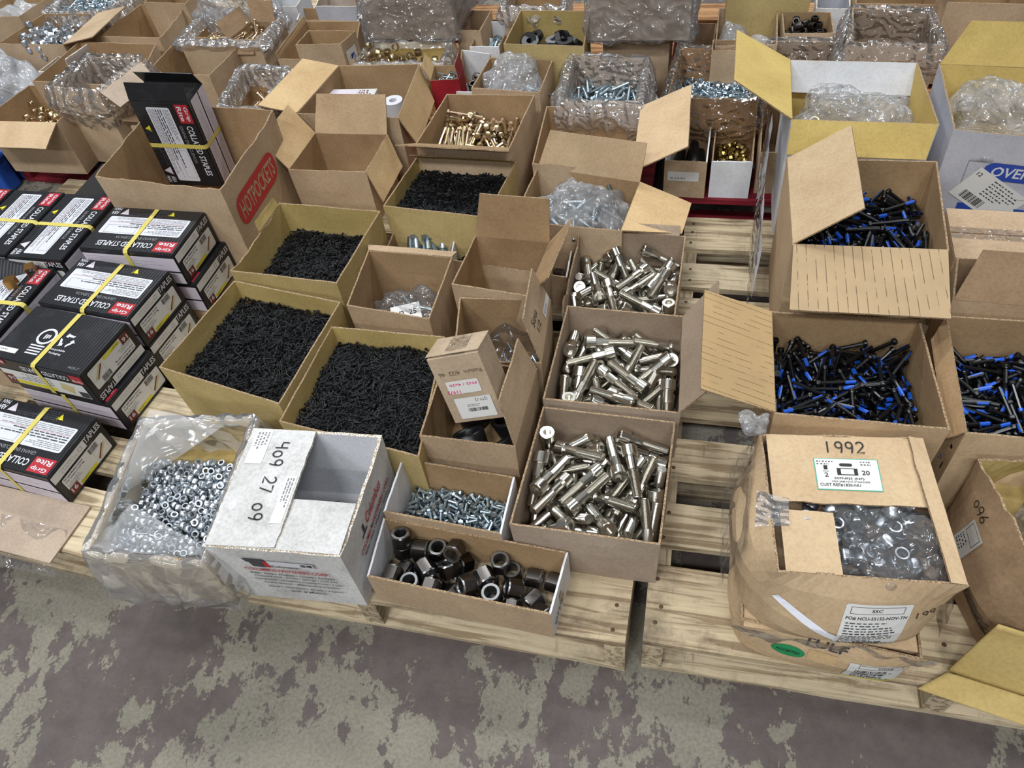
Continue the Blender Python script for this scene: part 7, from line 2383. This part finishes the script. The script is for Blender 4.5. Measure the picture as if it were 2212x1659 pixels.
for i in range(6):
    put('large_zinc_bolt', 'large_zinc_bolt', 'large zinc bolt in the tray beside the yellow washer box', 'bolt', 'large bolts in the white backed tray', local(zt, -.02 + .01 * i, -.03 + .015 * i, .06 + .01 * (i % 3)), Quaternion((0, 0, 1), .7 * i) @ Quaternion((0, 1, 0), -.35))
ws = make_box('washbox', 'yellow kraft box of black rings at the back', **YK)
for i in range(14):
    rnd = random.Random(560 + i)
    v_, f_, m_ = lathe([(-.008, .028), (.008, .028), (.008, .012), (-.008, .012), (-.008, .028)], 20, caps=False)
    o = mesh_obj('spacer_ring', v_, f_, ['black_plastic' if i != 3 else 'print_grey'], None, None, False)
    o.location = local(ws, rnd.uniform(-.09, .08), rnd.uniform(-.07, .07), .15 + rnd.random() * .04)
    o.rotation_euler = (rnd.uniform(0, 3), rnd.uniform(.3, 1.6), rnd.uniform(0, 6))
    tag(o, 'grey washer ring among the black rings in the yellow box' if i == 3 else 'black ring in the yellow box at the back', 'ring', 'black rings')
block('ring_support', -.1, -.09, .004, .1, .09, .13, 'painted_shade', ws.root)  # filler under the rings, its near-black painting the shade between them
bb = make_box('boltbag', 'bag lined brown box of zinc hex bolts in the rear row', floor=.06)
pile(bb, 'blue', 'zinc_bolt', 'zinc_bolt', 'zinc hex bolt in the bag lined box of the rear row', 'bolt', 'zinc bolts in the lined box', .062, scale=.95, keep=lambda x, y, z: abs(x) < .095 and abs(y) < .1, limit=140)
liner(bb, 'clear bag folded over the box of zinc hex bolts in the rear row', inside=.09, outside=.10, mat='film_bag', amp=.022, seed=13, billow=.03, ragged=.3)
sb = make_box('screwbag', 'bag wrapped brown box of pale zinc screws behind the acorn nuts', floor=.08, out='kraft_worn', inn='kraft_worn')
it = scatter(sb, 900, .115, 7, .02, .45, .02)
stuff_mesh('screw_heap', 'heap of pale zinc screws in the bag wrapped rear box', 'screws', SMALLBOLT, it, ['zinc_stuff'], tuple(sb.root.location))
liner(sb, 'brownish film stretched over the box of pale zinc screws', inside=.08, outside=.13, mat='film_amber', amp=.018, seed=23, billow=.02, ragged=.2)
gn = make_box('goldnut', 'milky lined box of gold nuts under the large wrapped carton', floor=.1, out='kraft_yellow', inn='kraft_yellow_inner')
pile(gn, 'nut', 'gold_nut', 'gold_nut', 'gold zinc nut in the lined box below the wrapped carton', 'nut', 'gold nuts in the lined box', .104, scale=.88, off=(0, -.02))
liner(gn, 'milky bag lining the box of gold nuts', inside=.02, outside=.07, mat='film_milky', amp=.008, seed=29, billow=.015)
sm = make_box('smallbox', 'small empty brown box with a white label on its right side', z0=.137, inn='kraft_inner', bulge=0)
pr = Print()
pr.rect(.012, .10, .07, .19, 'label_paper', 1)
pr.rect(.035, .15, .055, .17, 'print_blue', 2)
pr.build('paper_label', sm.body, wall_M(sm, 1, 0, 0))
md = make_box('midbox', 'brown box behind the small labelled box', floor=.01)
add_flap(md, 3, 10, .02, 0, 0)
stt = make_box('screwtray', 'long brown tray of steel screws at the back with white ends', name='cardboard_tray', cat='tray', t=.004, bulge=0, inner_mats={1: 'white_board', 3: 'white_board'}, wall_mats={1: 'white_board', 3: 'white_board'}, floor=.06)
for i in range(36):
    rnd = random.Random(580 + i)
    put('thin_zinc_screw', 'thin_zinc_screw', 'steel screw in the long tray at the back', 'screw', 'screws in the long back tray', local(stt, rnd.uniform(-.05, .11), rnd.uniform(-.035, .035), .07 + rnd.random() * .035), Quaternion((0, 0, 1), rnd.gauss(.5, .5)) @ Quaternion((0, 1, 0), rnd.gauss(0, .3)))
# crumpled chipboard box between
BOX['chip'] = (.36, .127, [(-1.60, 2.33), (-1.50, 2.33), (-1.47, 2.45), (-1.57, 2.46)], [(2, 15, .07, 0, 0), (3, 30, .06, 0, 0), (0, 140, .05, 0, 0)])
make_box('chip', 'crumpled grey chipboard box with open flaps near the wrapped screws', out='chipboard_grey', inn='kraft_worn', t=.003, taper=.06, bulge=.012)
bs = make_box('bagsbox', 'brown box of clear parts bags beside the dark nut box', floor=.1, out='kraft', inn='kraft')
crumple('clear bag of parts at the left of the rear parts box', local(bs, -.04, .02, .105), .05, .07, .07, 0, amp=.014, seed=33, mat='film_bag')
crumple('milky bag of parts at the right of the rear parts box', local(bs, .045, -.01, .105), .045, .07, .055, 0, amp=.012, seed=34, mat='film_milky')
for i, (x, y, lab) in enumerate(((-.055, -.13, 'small open brown carton in front of the parts bags'), (.04, -.115, 'small open brown carton touching the yellow flap'))):
    k = 'mini%d' % i
    c = local(bs, x, y, 0)
    BOX[k] = (.345 - .02 * i, .127, [(c.x - .042, c.y - .03), (c.x + .042, c.y - .03), (c.x + .042, c.y + .035), (c.x - .042, c.y + .035)], [])
    make_box(k, lab, inn='kraft_worn', t=.003, bulge=0, floor=.05)
db = make_box('darkbox', 'small brown box of dark hex nuts at the back', floor=.15, out='kraft', inn='kraft_inner')
pile(db, 'nut', 'dark_nut', 'dark_nut', 'dark hex nut in the small brown box at the back', 'nut', 'dark nuts at the back', .152, scale=.8, keep=lambda x, y, z: abs(x) < .06, squash=.9)
pile(db, 'nut', 'dark_nut', 'dark_nut', 'dark hex nut in the small brown box at the back', 'nut', 'dark nuts at the back', .165, PI / 2, scale=.8, keep=lambda x, y, z: abs(y) < .055 and abs(x) < .06, squash=.9)
lb = make_box('liner', 'empty brown box lined with crinkled clear film at the back right', inn='kraft_worn')
liner(lb, 'crinkled clear film lining the empty box at the back right', inside=.12, outside=.10, amp=.018, seed=41, billow=.028, ragged=.25, mat='film_clear')
l2 = make_box('liner2', 'brown box under clear film behind the white folded flap', inn='kraft_worn')
liner(l2, 'clear film over the box behind the white folded flap', inside=.08, outside=.08, amp=.016, seed=43, billow=.02, mat='film_clear')

# large cartons wrapped in film
for (x, y, z, w, d, h, yaw, lab, seed, film) in ((-.99, 2.62, .288, .31, .3, .33, .0, 'large film wrapped carton standing on the box of gold nuts', 5, 'film_wrap'),
                                                 (-.21, 2.49, .337, .30, .28, .33, .0, 'large film wrapped carton standing behind the zinc bolts', 6, 'film_wrap')):
    t = thing('wrapped_carton', lab, 'carton', (x, y, z), None, (0, 0, yaw))
    block('body', -w / 2, -d / 2, 0, w / 2, d / 2, h, 'kraft_pink', t, bev=.004)
    block('lid_flap', -w / 2, -d / 2, h + .0005, w / 2, -.002, h + .004, 'kraft_pink', t)
    block('lid_flap', -w / 2, .002, h + .0005, w / 2, d / 2, h + .004, 'kraft_pink', t)
    wrap_skin(w, d, h, None, (0, 0, 0), 0, film, .016, .016, seed, 14, t, 'plastic_wrap')
BOX['under'] = (.334, .127, [(-.33, 2.40), (-.12, 2.40), (-.12, 2.60), (-.33, 2.60)], [])
make_box('under', 'brown carton carrying the wrapped carton behind the zinc bolts', floor=.19)

# ------------------------------------------------------------------ rear row, left
gl = make_box('gbagL', 'brown box with a clear bag of gold screws left of the wide box', floor=.1)
liner(gl, 'clear bag lining the box of gold screws left of the wide box', inside=.06, outside=.07, amp=.018, seed=53, billow=.02, mat='film_bag')
for i in range(34):
    rnd = random.Random(600 + i)
    o = put('gold_bolt', 'gold_bolt', 'gold screw in the clear bag left of the wide box', 'screw', 'gold screws left of the wide box', local(gl, rnd.uniform(-.03, .05), rnd.uniform(-.08, .08), .12 + rnd.random() * .03), Quaternion((0, 0, 1), rnd.uniform(0, 6)) @ Quaternion((0, 1, 0), rnd.gauss(0, .3)))
    o.scale = (.5,) * 3
make_box('emptyL', 'large empty brown box behind the film lined box at the left')
fb = make_box('fewbolts', 'brown box with a few zinc bolts on its bottom')
for i in range(6):
    put('large_zinc_bolt', 'large_zinc_bolt', 'large zinc bolt on the bottom of the nearly empty box', 'bolt', 'bolts in the nearly empty box', local(fb, -.05 + .02 * i, -.04 + .012 * (i % 3), .025 + .008 * i), Quaternion((0, 0, 1), .5 + .8 * i) @ Quaternion((0, 1, 0), -.15 * (i % 3)))
ll = make_box('linerL', 'brown box lined with glossy clear film and a raised right flap', inn='kraft_pink')
liner(ll, 'glossy clear bag lining the box with the raised right flap', inside=.13, outside=.13, amp=.02, seed=57, billow=.03, ragged=.3, mat='film_clear')
gnl = make_box('goldnutL', 'brown box of gold washers and nuts with its front flap folded down', floor=.09, flap_mats={0: ('kraft', 'kraft_tan', 'edge_kraft')})
pile(gnl, 'nut', 'gold_nut', 'gold_nut', 'gold nut in the box with the folded front flap', 'nut', 'gold nuts at the left', .095, scale=.78, off=(.02, .03))
# dark striped carton beside it
t = thing('striped_carton', 'brown carton with a black slatted panel next to the film lined box', 'carton', (-1.72, 1.99, .127), None, (0, 0, -.1))
block('body', -.08, -.06, 0, .08, .06, .14, 'kraft', t, bev=.002)
pr = Print()
pr.rect(-.065, .01, .075, .12, 'print_black', 1)
for k in range(5):
    pr.rect(-.06, .025 + k * .018, .07, .028 + k * .018, 'print_darkgrey', 2)
pr.build('printed_panel', t, face_matrix((0, -.06, 0), (1, 0, 0), (0, -1, 0)))
o = block('lid_flap', -.09, -.11, .142, .09, -.0, .148, 'kraft_worn', t)
o.rotation_euler = (-.25, 0, 0)
nl = make_box('nutL', 'brown box of big zinc nuts at the far left with a wide right flap', floor=.15, flap_mats={1: ('kraft', 'kraft', 'edge_kraft')})
pile(nl, 'nut', 'big_zinc_nut', 'big_zinc_nut', 'big zinc nut in the far left box', 'nut', 'big zinc nuts', .153, turn=.0, scale=.8)
pile(nl, 'nut', 'big_zinc_nut', 'big_zinc_nut', 'big zinc nut in the far left box', 'nut', 'big zinc nuts', .153, turn=PI / 2, scale=.8)
make_box('emptyL2', 'empty brown box between the zinc nuts and the wrapped gold screws', torn={1: .01})
wsx = make_box('wrapscrew', 'brown box of gold screws draped in loose clear film at the back', floor=.17)
for i in range(70):
    rnd = random.Random(700 + i)
    o = put('gold_bolt', 'gold_bolt', 'gold screw in the film draped box at the back', 'screw', 'gold screws at the back', local(wsx, rnd.uniform(-.06, .14), rnd.uniform(-.08, .08), .195 + rnd.random() * .035), Quaternion((0, 0, 1), rnd.uniform(0, 6)) @ Quaternion((0, 1, 0), rnd.gauss(0, .35)))
    o.scale = (.5,) * 3
liner(wsx, 'loose clear film standing round the gold screws at the back', inside=.03, outside=.05, amp=.014, seed=63, billow=.02, ragged=.4, mat='film_bag', sides=(.3, 1, 1, 1))
crumple('tall crumpled clear film behind the gold screws', local(wsx, -.04, .12, .16), .17, .07, .14, wsx.yaw, amp=.03, seed=65, mat='film_bag', freq=11, flat=.4)
# white bags at the left edge
crumple('white plastic bag slumped over a box at the left edge', (-2.50, 2.17, .14), .14, .11, .16, .3, amp=.03, seed=66, mat='film_white', freq=14, flat=.5)
BOX['wbag'] = (.30, .127, [(-2.33, 2.22), (-2.2, 2.22), (-2.18, 2.33), (-2.32, 2.33)], [(1, 20, .05, 0, 0)])
make_box('wbag', 'small grey white box beside the slumped white bag', out='white_board', inn='chipboard_grey', edge='edge_white', floor=.05)

# ------------------------------------------------------------------ topmost visible row
t1 = make_box('top1', 'film covered brown box of zinc parts at the top left', floor=.16)
it = scatter(t1, 260, .19, 9, .02, .5, .02)
stuff_mesh('parts_heap', 'zinc parts under film in the top left box', 'parts', SMALLBOLT, it, ['zinc_stuff'], tuple(t1.root.location))
liner(t1, 'clear film folded over the box of zinc parts at the top left', inside=.05, outside=.08, amp=.02, seed=83, billow=.02, mat='film_bag')
t2 = make_box('top2', 'brown box with a red printed white bag in the top left corner', floor=.1)
crumple('white bag with red stripes in the top left corner box', local(t2, .0, .0, .105), .085, .08, .085, 0, amp=.012, seed=84, mat='film_white')
make_box('top3', 'brown box cut by the top picture edge behind the empty box')
make_box('top4', 'white box cut by the top edge near the wrapped screws', out='white_board', inn='white_board', edge='edge_white')
make_box('top5', 'grey white box cut by the top edge behind the long tray', out='grey_board', inn='chipboard_grey', edge='edge_white')
t6 = make_box('top6', 'film covered brown box cut by the top edge between the wrapped cartons', floor=.12)
liner(t6, 'crinkled clear film over the box between the wrapped cartons', inside=.05, outside=.06, amp=.02, seed=85, billow=.02, mat='film_bag')
make_box('top7', 'yellow kraft box cut by the top picture edge', **YK)
t8 = make_box('top8', 'white tray with a black ring at the top edge', name='cardboard_tray', cat='tray', out='white_board', inn='grey_board', edge='edge_white', t=.004)
v_, f_, m_ = lathe([(-.01, .035), (.01, .035), (.01, .02), (-.01, .02), (-.01, .035)], 24, caps=False)
o = mesh_obj('spacer_ring', v_, f_, ['black_plastic'], None, None, False)
o.location = local(t8, .01, .0, .10)
o.rotation_euler = (.2, .5, 0)
tag(o, 'single black ring in the white tray at the top edge', 'ring')
make_box('top9', 'brown box cut by the top edge behind the film lined box')
make_box('top10', 'brown box cut by the top right picture corner', flaps=[(3, 30, .08, 0, 0)])
make_box('fill1', 'brown box squeezed between the wrapped carton and the zinc bolt tray', inn='kraft_worn')
make_box('fill2', 'brown box at the right foot of the wrapped carton behind the zinc bolts', inn='kraft_worn')
